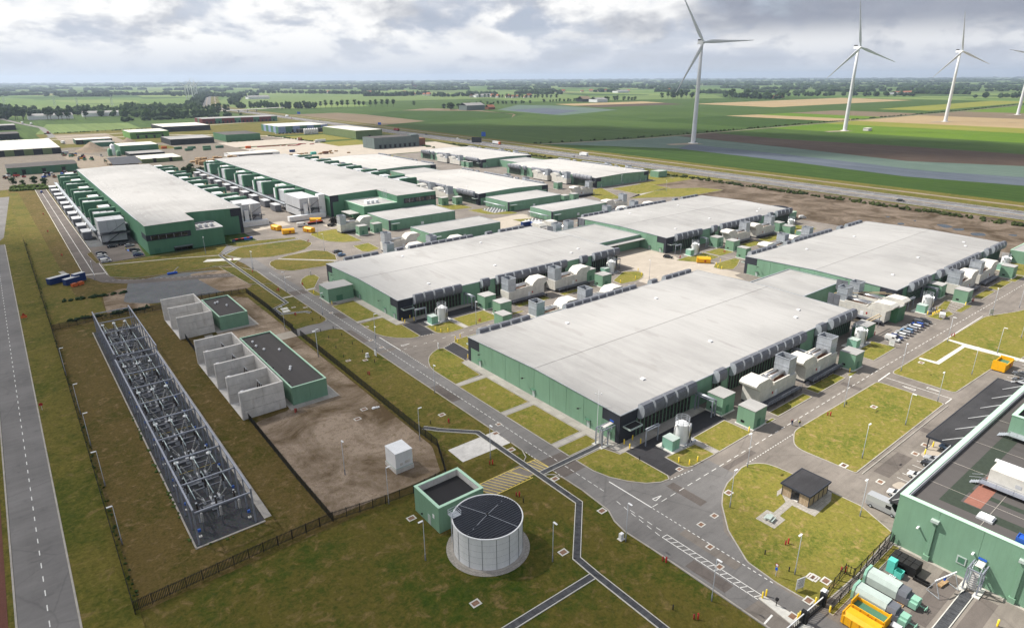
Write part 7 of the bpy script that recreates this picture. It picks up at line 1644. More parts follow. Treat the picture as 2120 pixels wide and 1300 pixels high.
def car_kit(kind):
    k = Kit(); b = MB()
    if kind == 'van':      # panel van
        L_, W_, H = 5.9, 1.0, 2.45
        loft(b, [(-2.95, ring6(0.95, 0.4, 2.25)), (-2.85, ring6(1.0, 0.3, 2.42)), (1.0, ring6(1.0, 0.3, 2.45)), (1.45, ring6(0.99, 0.3, 2.25)), (2.25, ring6(0.98, 0.3, 1.3)), (2.85, ring6(0.95, 0.32, 1.1)), (2.98, ring6(0.88, 0.4, 0.9))])
        g = MB(); loft(g, [(1.32, ring4(0.93, 1.3, 0.80, 2.22)), (1.55, ring4(0.94, 1.3, 0.82, 2.23)), (2.3, ring4(0.90, 1.22, 0.88, 1.30))]); g.box(0.6, 1.5, -1.012, 1.012, 1.35, 2.0, True)
        ax = (-1.9, 1.9)
    elif kind == 'smallvan':
        loft(b, [(-2.15, ring6(0.84, 0.4, 1.7)), (-2.05, ring6(0.9, 0.3, 1.85)), (0.4, ring6(0.9, 0.3, 1.86)), (0.75, ring6(0.9, 0.3, 1.75)), (1.45, ring6(0.88, 0.3, 1.08)), (2.05, ring6(0.84, 0.32, 0.92)), (2.18, ring6(0.76, 0.4, 0.75))])
        g = MB(); loft(g, [(0.7, ring4(0.82, 1.1, 0.70, 1.72)), (0.85, ring4(0.83, 1.1, 0.72, 1.72)), (1.5, ring4(0.80, 1.02, 0.78, 1.09))]); g.box(0.0, 0.75, -0.912, 0.912, 1.1, 1.55, True)
        ax = (-1.35, 1.4)
    else:
        s_ = dict(hatch=(2.0, 1.46, -1.75), estate=(2.3, 1.48, -2.1), saloon=(2.3, 1.42, -1.5))[kind]; l, h, rr = s_
        loft(b, [(-l - 0.02, ring6(0.75, 0.42, 0.8)), (-l + 0.12, ring6(0.86, 0.28, 0.95)), (-l * 0.4, ring6(0.89, 0.22, 0.98)), (l * 0.3, ring6(0.89, 0.22, 0.96)), (l * 0.55, ring6(0.88, 0.24, 0.9)), (l - 0.15, ring6(0.84, 0.28, 0.74)), (l + 0.02, ring6(0.72, 0.4, 0.6))])
        g = MB(); loft(g, [(rr - 0.25, ring4(0.78, 0.9, 0.70, 0.98)), (rr + 0.22, ring4(0.80, 0.92, 0.64, h - 0.1)), (l * 0.1, ring4(0.82, 0.92, 0.66, h - 0.06)), (l * 0.48, ring4(0.80, 0.9, 0.74, 0.97))], 0, False)
        b.mi = 0; loft(b, [(rr + 0.15, ring4(0.655, h - 0.14, 0.58, h - 0.03)), (rr + 0.6, ring4(0.665, h - 0.1, 0.6, h)), (l * 0.02, ring4(0.67, h - 0.1, 0.6, h - 0.01)), (l * 0.14, ring4(0.66, h - 0.13, 0.6, h - 0.05))])
        ax = (-l * 0.62, l * 0.62)
    bi = k.add('body', b, 'car_white'); k.add('window', g, 'dark_glass')
    fx = dict(van=2.9, smallvan=2.1, hatch=1.93, estate=2.23, saloon=2.23)[kind]
    for y in (-0.62, 0.62):
        k.add('headlight', MB().box(fx - 0.25, fx + 0.03, y - 0.16, y + 0.16, 0.58, 0.72, True), 'white_metal', bi); k.add('tail_light', MB().box(-fx - 0.1, -fx + 0.1, y - 0.14, y + 0.14, 0.68, 0.86, True), 'red', bi)
    return k, ax
CARS = {q: car_kit(q) for q in ('hatch', 'estate', 'saloon', 'van', 'smallvan')}
def car(kind, colour, label, x, y, deg, z=0.05, sc=1.0):
    kit, ax = CARS[kind]
    t = kit.put('van' if 'van' in kind else 'car', label, 'van' if 'van' in kind else 'car', (x, y, z), R(deg), None, sc, dict(body=colour))
    yy = dict(van=0.9, smallvan=0.82).get(kind, 0.8)
    for xx in ax:
        for s_ in (-1, 1):
            w_ = ob('wheel', WHEEL, None, t, (xx, s_ * yy, 0.33)); ob('rim', RIM, None, w_)
    return t
car('van', 'car_silver', 'tall silver panel van parked at the green building corner', 121.8, 37.4, -90, sc=1.05)
row = [('smallvan', 'car_white', 'white van at the left end of the parked row', -90), ('hatch', 'car_navy', 'small navy car right of the white van', -90), ('hatch', 'car_white', 'white hatchback in the row, third from the left', 90), ('estate', 'car_silver', 'silver car in the row between white and blue ones', 90), ('hatch', 'car_lightblue', 'steel-blue small car in the middle of the row', 90), ('estate', 'car_silver', 'pale silver estate right of the steel-blue car', 90), ('estate', 'car_white', 'white car left of the bright blue one', 90), ('hatch', 'car_blue', 'bright blue car in the parked row', 90), ('estate', 'car_grey', 'dark grey car second from the right of the row', -90), ('saloon', 'car_black', 'black car at the right end of the parked row', -90)]
for i, (kd, cl, lb, a) in enumerate(row): car(kd, cl, lb, 213.6 + i * 2.86, 73.9 + 0.05 * i, a + 3)
car('smallvan', 'car_white', 'white van parked beside yellow bollards right of the row', 249.6, 72.4, 20)
car('hatch', 'car_white', 'white car half under the narrow canopy, nearer one', 128.6, 37.4, 95); car('hatch', 'car_white', 'white hatchback by the canopy with bays beside it', 138.5, 37.5, 92); car('saloon', 'car_black', 'dark car tucked under the canopy edge', 145.3, 37.2, 90); car('estate', 'car_silver', 'silver car nose out near the carport slab', 147.9, 37.6, 90); car('hatch', 'car_lightblue', 'light blue car under the wide carport', 155.8, 37.6, 90)
car('estate', 'car_grey', 'dark car at the right edge near the yellow skip', 214.4, 39.6, 90); car('hatch', 'car_silver', 'silver car at the far end of the carport', 206.2, 38.2, 90); car('hatch', 'car_grey', 'grey car second from right edge by carport', 209.6, 38.6, 90)
for i, (x, y, cl, kd, lb) in enumerate(((30.9, 346.2, 'car_white', 'smallvan', 'white minivan nearest in the left car park'), (30.8, 350.6, 'car_navy', 'estate', 'navy car behind the white minivan'), (30.7, 355.0, 'car_silver', 'estate', 'silver car third back in the left car park'), (30.9, 359.4, 'car_white', 'hatch', 'white car fourth back in the left car park'), (31.2, 364.4, 'car_black', 'estate', 'black car farthest of the left bays'), (44.8, 349.4, 'car_navy', 'saloon', 'dark blue car nearest the west hall front'), (44.9, 354.4, 'car_silver', 'hatch', 'grey car beside the green painted bay'), (45.2, 361.2, 'car_black', 'estate', 'black car beside the blue painted bay'), (44.9, 373.2, 'car_silver', 'saloon', 'silver car below the panelled end unit'), (43.0, 378.6, 'car_black', 'saloon', 'black car in the shade of the end unit'), (37.6, 376.6, 'car_black', 'saloon', 'dark car under the end unit walkway'), (23.0, 606, 'car_blue', 'hatch', 'blue car far up the brown lane'))):
    car(kd, cl, lb, x, y, 0 if x > 25 else 90, 0.07)
car('saloon', 'car_grey', 'dark grey car in the bay behind the middle hall', 122.4, 293.4, 0); car('hatch', 'car_lightblue', 'blue-white car peeking past the grey hoods', 121.2, 286.2, 10); car('estate', 'car_black', 'brown-black estate car on the concrete yard', 238.6, 184.0, -70); car('van', 'car_white', 'white and blue van by the red wagons', 131.4, 361.8, -12); car('smallvan', 'car_white', 'white van beside blocks on the rough ground', 371.5, 190.5, -30)
sheet('paint_bay', rect(42.4, 47.0, 362.6, 366.2), 0.075, 'paint_blue'); sheet('paint_bay', rect(42.4, 47.0, 351.4, 352.8), 0.075, 'paint_green')
sheet('car_park', [(28.4, 344), (47.6, 346.8), (49.5, 383), (28.2, 383)], 0.06, 'asphalt_patch'); sheet('gravel_bed', rect(28.2, 49.5, 383, 640), 0.055, 'gravel'); sheet('gravel_bed', rect(100.3, 118, 404, 640), 0.055, 'gravel')
BIN = Kit(); BIN.add('body', MB().box(0, 1.3, 0, 1.0, 0.15, 1.2), 'black'); BIN.add('lid', MB().box(-0.04, 1.34, -0.04, 1.04, 1.2, 1.32), 'red'); BIN.add('wheel', MB().box(0.1, 0.25, 0.1, 0.9, 0, 0.15).box(1.05, 1.2, 0.1, 0.9, 0, 0.15), 'rubber')
for i in range(7): BIN.put('wheeled_bin', 'wheeled bin along the west hall loading wall, %s from left' % nth(i), 'bin', (88.4 + i * 1.5, 347.6, 0.06), 0, 'bins by the west hall', 1.1, dict(lid=('black', 'red', 'black', 'red', 'blue', 'red', 'blue')[i], body=('navy', 'black', 'black', 'black', 'blue', 'blue', 'navy')[i]))
for i in range(6): BIN.put('wheeled_bin', 'red-lidded bin beside the blue and white van, %s from left' % nth(i), 'bin', (135.6 + i * 1.5, 363.4, 0.06), 0, 'bins by the van', 1.1)
# heavy crane truck beside the office hall generator
t = thing('crane_truck', 'black crane truck in front of the office hall', 'truck', (146.0, 353.5, 0.05), R(40)); ob('chassis', MB().box(-4, 4, -1.2, 1.2, 0.8, 1.4), 'black', t); ob('cab', MB().box(2.4, 4.4, -1.2, 1.2, 1.4, 3.4), 'black', t); ob('crane_column', MB().box(0.2, 2.0, -1.1, 1.1, 1.4, 4.4).bar((1, 0, 4.4), (-3.5, 0, 3.4), 0.5), 'rubber', t); [ob('wheel', MB().tube((x, y - 0.2, 0.55), (x, y + 0.2, 0.55), 0.55, 10), 'rubber', t) for x in (-3, -1.6, 3) for y in (-1.1, 1.1)]
def truck(label, x, y, deg, cab, box, L_=13.0):
    t = thing('truck', label, 'truck', (x, y, 0.03), R(deg))
    c = MB(); c.extr([(L_ / 2 + 0.3, 0.6), (L_ / 2 + 2.6, 0.6), (L_ / 2 + 2.6, 1.9), (L_ / 2 + 2.3, 3.3), (L_ / 2 + 0.3, 3.5)], 'y', -1.2, 1.2); ob('cab', c, cab, t); ob('windscreen', MB().box(L_ / 2 + 2.32, L_ / 2 + 2.64, -1.0, 1.0, 1.95, 2.9, True), 'dark_glass', t)
    ob('trailer', MB().box(-L_ / 2, L_ / 2, -1.25, 1.25, 1.1, 3.9, True), box, t); ob('chassis', MB().box(-L_ / 2 + 0.3, L_ / 2 + 0.4, -0.9, 0.9, 0.7, 1.1, True), 'black', t)
    for xx in (-L_ / 2 + 1.2, -L_ / 2 + 2.5, -L_ / 2 + 3.8, L_ / 2 - 0.2, L_ / 2 + 1.8):
        for s_ in (-1, 1): ob('wheel', MB().tube((xx, s_ * 0.95, 0.5), (xx, s_ * 1.2, 0.5), 0.5, 9), 'rubber', t)
    return t
mwd = math.degrees(math.atan2(1, 0.036))
truck('white box lorry with orange front on the motorway', mw(676, 22)[0], 676, mwd + 180, 'orange', 'white_metal'); truck('white box truck on the right stretch of motorway', mw(507, 20)[0], 507, mwd, 'white_metal', 'white_metal', 9); truck('dark red container lorry far along the motorway', mw(962, 26)[0], 962, mwd, 'car_red', 'red_dull'); truck('white lorry near the motorway bridge', mw(1500, 24)[0], 1500, mwd, 'white_metal', 'white_metal')
truck('white tanker lorry on the estate road', 350, 856, 175, 'white_metal', 'white_metal', 12); truck('red and white small lorry by the estate fence', 338, 900, 100, 'white_metal', 'rust', 7); truck('white lorry coming round the left estate bend', 72, 1590, 95, 'white_metal', 'white_metal', 9); truck('red lorry on the left estate road', 77, 1290, 90, 'car_red', 'red_dull', 7); truck('white lorry parked before the lawn on the left', 78, 1070, 100, 'white_metal', 'white_metal', 8); truck('yellow-cab lorry high on the left road', 60, 1640, 100, 'yellow_skip', 'white_metal', 8)
for i, (y, o, c, lb) in enumerate(((177, 6, 'car_black', 'black car alone on the near motorway lane'), (511, 6, 'car_silver', 'silver car below the white box truck'), (765, 20, 'car_white', 'white car left of the dark motorway sign'), (748, 26, 'car_grey', 'dark car left of the dark sign'), (728, 22, 'car_silver', 'silver car just behind the orange-fronted lorry'), (864, 25, 'car_black', 'black car between lorry and signs'), (1080, 7, 'car_white', 'white car below the far blue sign'), (1300, 24, 'car_silver', 'pale car near the motorway junction'), (1420, 7, 'car_red', 'red car near the motorway junction'))):
    car('smallvan' if i == 2 else 'estate', c, lb, *mw(y, o), mwd if i % 2 else mwd + 180, 0.0, 1.15)
FARCAR = Kit(); FARCAR.add('body', MB().box(-2.3, 2.3, -0.9, 0.9, 0.3, 0.95), 'car_white'); FARCAR.add('cabin', MB().extr([(-1.8, 0.95), (1.2, 0.95), (0.5, 1.5), (-1.5, 1.5)], 'y', -0.8, 0.8), 'dark_glass')
for i in range(16): FARCAR.put('car', 'tiny car in far motorway traffic towards the horizon, %s back' % nth(i), 'car', (640 + i * 26 + (i % 3) * 4, 2500 + i * 92, 0.02), R(74), 'far traffic', 1.4, dict(body=('car_white', 'car_silver', 'car_black')[i % 3]))
for i in range(16): FARCAR.put('car', 'small parked car by the striped white-roofed hall, %s along' % nth(i), 'car', (352 + i * 2.9, 1034 - (i % 2) * 5, 0.08), R(90), 'estate car park', 1.1, dict(body=('car_white', 'car_black', 'car_silver', 'car_navy')[i % 4]))
for i in range(14): FARCAR.put('car', 'small parked car by the dark office block at left, %s along' % nth(i), 'car', (-30 + i * 5, 1185, 0.08), R(90), 'left office cars', 1.1, dict(body=('car_black', 'car_white', 'car_grey')[i % 3]))
# motorway signs and bridge
def gantry_sign(label, x, y, w_, h0, h1, m_):
    t = thing('road_sign', label, 'sign', (x, y, 0)); ob('board', MB().box(-0.15, 0.15, -w_ / 2, w_ / 2, h0, h1, True), m_, t); [ob('post', MB().bar((0, s_ * w_ * 0.3, 0), (0, s_ * w_ * 0.3, h0), 0.3), 'steel_grey', t) for s_ in (-1, 1)]; t.rotation_euler = (0, 0, R(38)); return t
gantry_sign('dark rectangular sign board beside the motorway', 485, 686, 13, 3.0, 9.5, 'charcoal'); gantry_sign('blue motorway sign behind the dark board', 556, 769, 6, 1.5, 7.5, 'sign_blue'); gantry_sign('blue motorway sign farther left by the brown field', 560, 1094, 6, 1.5, 5.5, 'sign_blue'); gantry_sign('blue motorway sign at the distant junction', 590, 1560, 8, 2, 7, 'sign_blue')
t = thing('flyover', 'low road bridge over the motorway in the distance', 'bridge', (0, 0, 0)); ob('deck', MB().bar((470, 1760, 6), (660, 1860, 6), 12, 1.4), 'concrete', t); [ob('pier', MB().box(x, x + 2, y, y + 8, 0, 5.4), 'concrete', t) for x, y in ((518, 1784), (545, 1798), (572, 1812))]

# ------------------------------------------------------------------ lamps, hydrants, bollards, covers, signs
LK = Kit(); LK.add('post', MB().cyl(0, 0, 0, 8.5, 0.075, 7, 0.045), 'galvanised'); LK.add('head', MB().box(-0.95, -0.05, -0.16, 0.16, 8.38, 8.5, True), 'white_metal'); LK.add('base', MB().cyl(0, 0, 0, 1.3, 0.12, 7), 'steel_grey')
LAMPS = [('beside the gate road', [(75.8,44.3),(75.6,62.7)]), ('around the bike shed lawn', [(114.2,62.4),(99.1,56.6),(91.9,39.0)] + [(116.3,39.3)]), ('on the lawns by the carport', [(157.6,62.3),(160.1,48.6),(137.1,48.4),(191.4,62.3),(204.6,48.8),(179.5,48.5),(227.6,49.4)]), ('by the right-hand road', [(225.9,62.4),(247.6,48.7),(281.7,58.4),(271.3,63.5)]), ('along the west side of the main road', [(80.6,212.5),(65.0,207.1),(65.0,178.9),(80.5,170.7)] + [(79.7,135.1)] + [(72.6,100.3)] + [(65.3,179.5)]), ('around the round tank', [(44.4,81.5),(61.7,67.2),(47.0,99.9),(64.2,116.8)]), ('along the switchyard fence', [(3.1,119.9),(3.4,142.7),(3.2,163.0),(3.2,182.1),(2.8,211.8)]), ('on the bare soil yard', [(44.5,114.9),(64.8,178.3)]), ('by the west junction', [(80.3,288.4),(80.2,247.6),(118.8,300.7),(129.3,334.4)]), ('near the middle halls', [(118.3,170.2)] + [(205.4,167.3),(273.6,179.2)] + [(85.3,180.6)]), ('along the lawn before the west hall', [(71.1,331.6),(22.6,315.6),(80.2,289.3)]), ('by the far round lawns', [(381.9,345.2),(384.2,302.9),(283.3,233.1)])]
for ph, ps in LAMPS:
    for i, p in enumerate(sorted(ps, key=lambda q: q[1] - q[0])):
        LK.put('street_lamp', 'slim grey lamp post %s, %s from the right' % (ph, nth(i)), 'street lamp', (*p, 0.1), rnd.choice((0, R(180), R(90))), 'street lamps')
HY = Kit(); m_ = MB(); m_.cyl(0, 0, 0, 1.0, 0.13, 8).cyl(0, 0, 1.0, 1.15, 0.17, 8, 0.08); HY.add('standpipe', m_, 'red'); m_ = MB(); m_.cyl(0.5, 0.35, 0, 0.75, 0.13, 8).cyl(0.5, 0.35, 0.75, 0.9, 0.17, 8, 0.08); HY.add('valve', m_, 'red_dull'); HY.add('outlet', MB().tube((0, -0.25, 0.7), (0, 0.25, 0.7), 0.07, 6), 'red')
HYD = [('beside the middle hall lawn', [(121.2,171.9)]), ('on the lawn above the trench head', [(74.0,119.4)]), ('by the big green block', [(88.8,252.2)]), ('left of the trench near the block', [(78.2,251.1)]), ('inside the trench loop', [(73.1,218.6)]), ('where the west lane leaves the junction', [(78.7,284.7)]), ('beside the main road zigzag', [(78.2,251.3)]), ('on the tip of the west lawn', [(120.0,323.9)]), ('beside the white slab by the trench', [(77.9,310.8)]), ('at the gate road kerb', [(77.1,54.6)]), ('low on the near lawn by the gate', [(71.0,43.4)]), ('on the bike shed lawn', [(98.2,43.8)]), ('on the carport lawn', [(150.3,62.2)]), ('at the white L-shaped path', [(232.6,62.8)]), ('by the dark green cabin', [(214.1,79.6)]), ('far up the left lawn', [(17.0,501.5)]), ('midway on the left lawn', [(15.1,440.1)]), ('by the short path on the left lawn', [(15.9,372.8)]), ('in the middle of the main road lawn', [(71.2,156.8)]), ('by the substation corner', [(46.3,148.5)]), ('on the lawn right of the yard', [(267.5,172.9)]), ('at the concrete yard edge', [(243.0,180.4)]), ('by the apron below the lamp', [(71.6,98.1)]), ('near the tank top', [(68.9,85.4)]), ('by the second right kiosk', [(277.8,71.7)]), ('by the fence gate in the bin yard', [(99.2,33.9)])]
for ph, p in HYD: HY.put('hydrant', 'red hydrant pair ' + ph, 'hydrant', (*p[0], 0.1), rnd.uniform(0, 3), 'red hydrants', 1.05)
BK = Kit(); BK.add('tube', MB().cyl(0, 0, 0, 1.1, 0.13, 8), 'yellow'); BK.add('cap', MB().cyl(0, 0, 1.1, 1.2, 0.13, 8, 0.03), 'yellow_pale')
BOL = [('at the front hall corner door', [(100.3,85.6),(103.2,85.6),(99.9,83.5),(103.5,83.4)]), ('on the kerb before the silver tank', [(104.2,73.0),(105.2,70.9),(107.7,70.6)]), ('at the near kiosk corner', [(127.8,70.7)]), ('at the tall right kiosk', [(179.5,71.3)]), ('on the lawn before the middle tank', [(104.3,174.2),(104.9,171.7),(107.2,170.9)]), ('on the small lawn behind the front hall', [(107.3,163.7),(104.9,163.0),(104.3,160.8)]), ('beside the front hall rear corner', [(99.9,148.6)]), ('at the middle hall corner door', [(100.0,189.1),(103.5,189.9),(99.9,187.1),(103.6,187.2)]), ('around the big green block', [(88.2,221.7),(88.1,238.9)]), ('on the white traffic island', [(82.8,39.5),(83.7,39.4),(83.7,33.6),(83.1,33.6)]), ('at the gate post', [(88.4,33.5)]), ('in a line beside the white van', [(248.5,76.6),(248.5,75.0),(249.8,75.0),(251.3,74.9),(252.7,74.8),(254.2,74.8),(256.1,76.5),(256.6,75.0)]), ('under the bays kiosk', [(269.7,71.7)]), ('on the rounded yard lawn', [(207.6,173.3),(211.1,178.4),(201.4,171.3),(192.2,171.4)]), ('along the lawn right of the yard', [(251.4,171.6),(248.1,171.5),(245.6,172.7)]), ('on the lawn by the rear hall corner', [(242.4,159.3),(245.3,162.2),(251.4,164.3),(242.0,157.1)]), ('in the bin yard', [(113.8,13.2),(105.9,13.7),(88.4,31.2)]), ('at the carport slab', [(154.5,40.5),(149.8,40.4)])]
for ph, ps in BOL:
    for i, p in enumerate(sorted(ps, key=lambda q: q[1] - q[0], reverse=True)):
        BK.put('bollard', 'yellow bollard ' + ph + (', %s from the left' % nth(i) if len(ps) > 1 else ''), 'bollard', (*p, 0.1), 0, 'yellow bollards', 1.15)
PK2 = Kit(); PK2.add('post', MB().cyl(0, 0, 0, 0.85, 0.1, 7), 'black'); PK2.add('cap', MB().cyl(0, 0, 0.85, 0.95, 0.13, 7), 'black')
for i, p in enumerate([(75.9,210.4),(78.8,210.1),(78.2,197.8),(77.8,190.0),(73.4,190.4),(77.3,180.9),(71.8,181.1),(76.9,172.8),(70.7,173.0),(76.4,163.8),(73.8,197.9),(78.9,218.2)] + [(98.1,79.0),(92.4,44.9),(69.5,47.1),(91.8,40.0)] + [(68.3,83.4),(70.2,121.9)] + [(159.2,62.5)]):
    PK2.put('bollard_light', 'short black bollard light on the lawns, %s from the far end' % nth(i), 'bollard', (*p, 0.06), 0, 'short black bollards')
CK = Kit(); CK.add('frame', MB().ring(rect(-0.85, 0.85, -0.7, 0.7), rect(-0.6, 0.6, -0.45, 0.45), 0, 0.03), 'kerb_white'); CK.add('cover', MB().box(-0.6, 0.6, -0.45, 0.45, 0, 0.02), 'drain_rust')
COV = [('at the road junction', [(94.6,57.0),(90.4,57.0),(86.5,52.2),(83.5,48.1),(102.1,71.2)]), ('on the bike shed lawn', [(103.0,59.5),(93.5,36.9)] + [(93.7,36.5),(131.1,49.6),(94.5,34.9)]), ('at the traffic island end', [(88.1,34.5),(83.0,34.4)]), ('in the main road', [(83.2,111.2)] + [(84.2,213.4),(83.5,180.3),(83.4,172.8)]), ('on lawns beside the main road', [(87.7,192.0),(75.6,227.6),(79.0,224.7),(74.9,166.9),(70.7,169.8)]), ('around the round tank', [(64.8,67.8),(45.6,67.9),(78.7,71.7),(48.3,93.2)]), ('on pads near the hatched lane', [(78.7,85.5),(78.5,100.2),(74.9,124.0)] + [(80.0,108.2)]), ('on the carport lawn', [(163.5,57.5),(202.4,61.1),(131.1,49.5)]), ('in the carport lane', [(148.3,41.8),(154.0,41.9),(131.1,41.9)]), ('on the bare soil', [(60.8,139.1),(57.3,135.5)])]
for ph, ps in COV:
    for i, p in enumerate(sorted(ps, key=lambda q: q[1] - q[0], reverse=True)): CK.put('manhole', 'rusty drain cover %s, %s from left' % (ph, nth(i)), 'manhole', (*p, 0.155 if 'lawn' in ph or 'island' in ph else 0.07), 0, 'drain covers', 1.0 if 'road' not in ph else 0.85)
def board(label, p, w_, h0, h1, rz, m_='white_metal'):
    t = thing('sign_board', label, 'sign', (*p, 0.1), rz); ob('board', MB().box(-0.06, 0.06, -w_ / 2, w_ / 2, h0, h1, True), 'grey_unit', t); ob('face', MB().box(-0.08, -0.065, -w_ / 2 + 0.05, w_ / 2 - 0.05, h0 + 0.05, h1 - 0.05), m_, t); [ob('post', MB().bar((0, s_ * w_ * 0.35, 0), (0, s_ * w_ * 0.35, h0), 0.08), 'steel_grey', t) for s_ in (-1, 1)]
    pr_ = MB(); [pr_.box(-0.085, -0.081, -w_ / 2 + 0.2, w_ / 2 - 0.2 - 0.3 * (q % 2), h1 - 0.25 - q * 0.28, h1 - 0.17 - q * 0.28) for q in range(int((h1 - h0 - 0.3) / 0.28))]; ob('print', pr_, 'print_dark', t)
board('white information board at the front hall junction', (96.5,159.9), 1.2, 0.3, 2.2, R(-20)); board('grey information board beside the main road lawn', (78.6,167.4), 1.4, 0.4, 2.2, R(0)); board('grey board at the end of the parked row', (208.3,72.0), 1.6, 0.3, 2.0, R(0)); board('grey board on the right-hand road corner', (264.8,62.2), 1.6, 0.4, 2.4, R(60)); board('tall dark and white board on the gate lawn', (89.0,36.6), 1.7, 0.5, 2.6, R(75)); board('white board near the big green block', (96.9,264.1), 1.0, 0.3, 2.0, R(-30))
t = thing('speed_sign', 'round red sign above blue plate on the gate lawn', 'sign', (*(88.9,40.8), 0.13)); ob('post', MB().cyl(0, 0, 0, 2.2, 0.05, 6), 'galvanised', t); ob('disc', MB().tube((-0.06, 0, 2.4), (-0.02, 0, 2.4), 0.32, 14), 'red', t); ob('disc_face', MB().tube((-0.075, 0, 2.4), (-0.062, 0, 2.4), 0.22, 14), 'white_metal', t); ob('plate', MB().box(-0.07, -0.02, -0.2, 0.2, 1.3, 1.9, True), 'sign_blue', t)
t = thing('speed_sign', 'round red-rimmed sign on the left road verge', 'sign', (*(-4.3,191.3), 0.03), R(-90)); ob('post', MB().cyl(0, 0, 0, 1.4, 0.05, 6), 'galvanised', t); ob('disc', MB().tube((-0.06, 0, 1.6), (-0.02, 0, 1.6), 0.45, 14), 'red', t); ob('disc_face', MB().tube((-0.075, 0, 1.6), (-0.062, 0, 1.6), 0.32, 14), 'white_metal', t); ob('disc_back', MB().tube((0.0, 0, 1.6), (0.03, 0, 1.6), 0.45, 14), 'red', t)
t = thing('warning_sign', 'orange warning sign with triangle on the left verge', 'sign', (*(-3.8,277.1), 0.03)); ob('plate', MB().box(-0.9, 0.9, -0.05, 0.05, 0.4, 1.3, True), 'orange', t); ob('triangle', MB().extr([(-0.6, 1.35), (0.6, 1.35), (0.0, 2.3)], 'y', -0.04, 0.04), 'red', t); ob('leg', MB().bar((-0.6, 0, 0), (-0.6, 0, 0.4), 0.08).bar((0.6, 0, 0), (0.6, 0, 0.4), 0.08), 'steel_grey', t)
for p, lb in (((75.5,63.7), 'small white cabinet beside the gate road lamp'), ((76.5,168.8), 'small white cabinet on the main road lawn')): t = thing('white_cabinet', lb, 'cabinet', (*p, 0.06)); ob('body', MB().box(-0.4, 0.4, -0.3, 0.3, 0.1, 1.3), 'white_metal', t); ob('base', MB().box(-0.6, 0.6, -0.5, 0.5, 0, 0.1), 'concrete', t)
t = thing('debris', 'torn white sheeting lying on the bare soil', 'debris', (*(63.4,137.8), 0.05)); ob('sheet', MB().box(-0.9, 0.6, -0.3, 0.4, 0, 0.2).box(0.2, 1.0, -0.5, 0.1, 0.05, 0.28).box(-0.5, 0.1, 0.2, 0.8, 0.0, 0.14), 'white_metal', t); ob('strap', MB().bar((-0.8, 0, 0.22), (0.9, -0.2, 0.3), 0.06), 'steel_grey', t)
t = thing('debris', 'blue machine frame lying on the gravel yard', 'machine', (51, 304.5, 0.05)); ob('frame', MB().box(-2.5, 1.5, -0.5, 0.5, 0.2, 0.9, True), 'sign_blue', t); ob('arm', MB().bar((0, 0, 0.9), (2.5, 1, 2.6), 0.2).bar((-1, 0, 0.9), (-2.5, 0.5, 2.2), 0.15), 'steel_grey', t)

# pipes and valves field by the far green sheds
def pipe_field(label, x0, y0, nx, ny):
    t = thing('pipe_field', label, 'pipework', (x0, y0, 0.1)); ob('slab', MB().box(0, nx * 1.4, 0, ny * 1.4, 0, 0.1), 'concrete_slab', t)
    for i in range(nx):
        for j in range(ny): ob('valve', MB().cyl(i * 1.4 + 0.7, j * 1.4 + 0.7, 0.1, 0.9, 0.3, 6), 'steel_grey' if (i + j) % 2 else 'white_metal', t)
pipe_field('field of small valves left of the far green shed', 239.5, 321, 7, 10); pipe_field('field of small valves before the pipe rail shed', 238.5, 278.5, 6, 9)
for x, y0, y1, lb in ((249, 322, 344, 'far green shed'), (250, 281, 299, 'nearer far green shed')):
    t = thing('pipe_rack', 'grey pipe rack along the left wall of the %s' % lb, 'pipe rack', (x, y0, 0.1)); fr_ = MB(); [fr_.bar((dx_, q, 0), (dx_, q, 3.2), 0.2) for q in (0, 5, 10, 15, y1 - y0) for dx_ in (-1.4, -0.2)]; ob('frame', fr_, 'steel_grey', t); [ob('pipe', MB().tube((-1.3 + q * 0.4, 0, 3.3), (-1.3 + q * 0.4, y1 - y0, 3.3), 0.17, 6), 'galvanised', t) for q in range(3)]

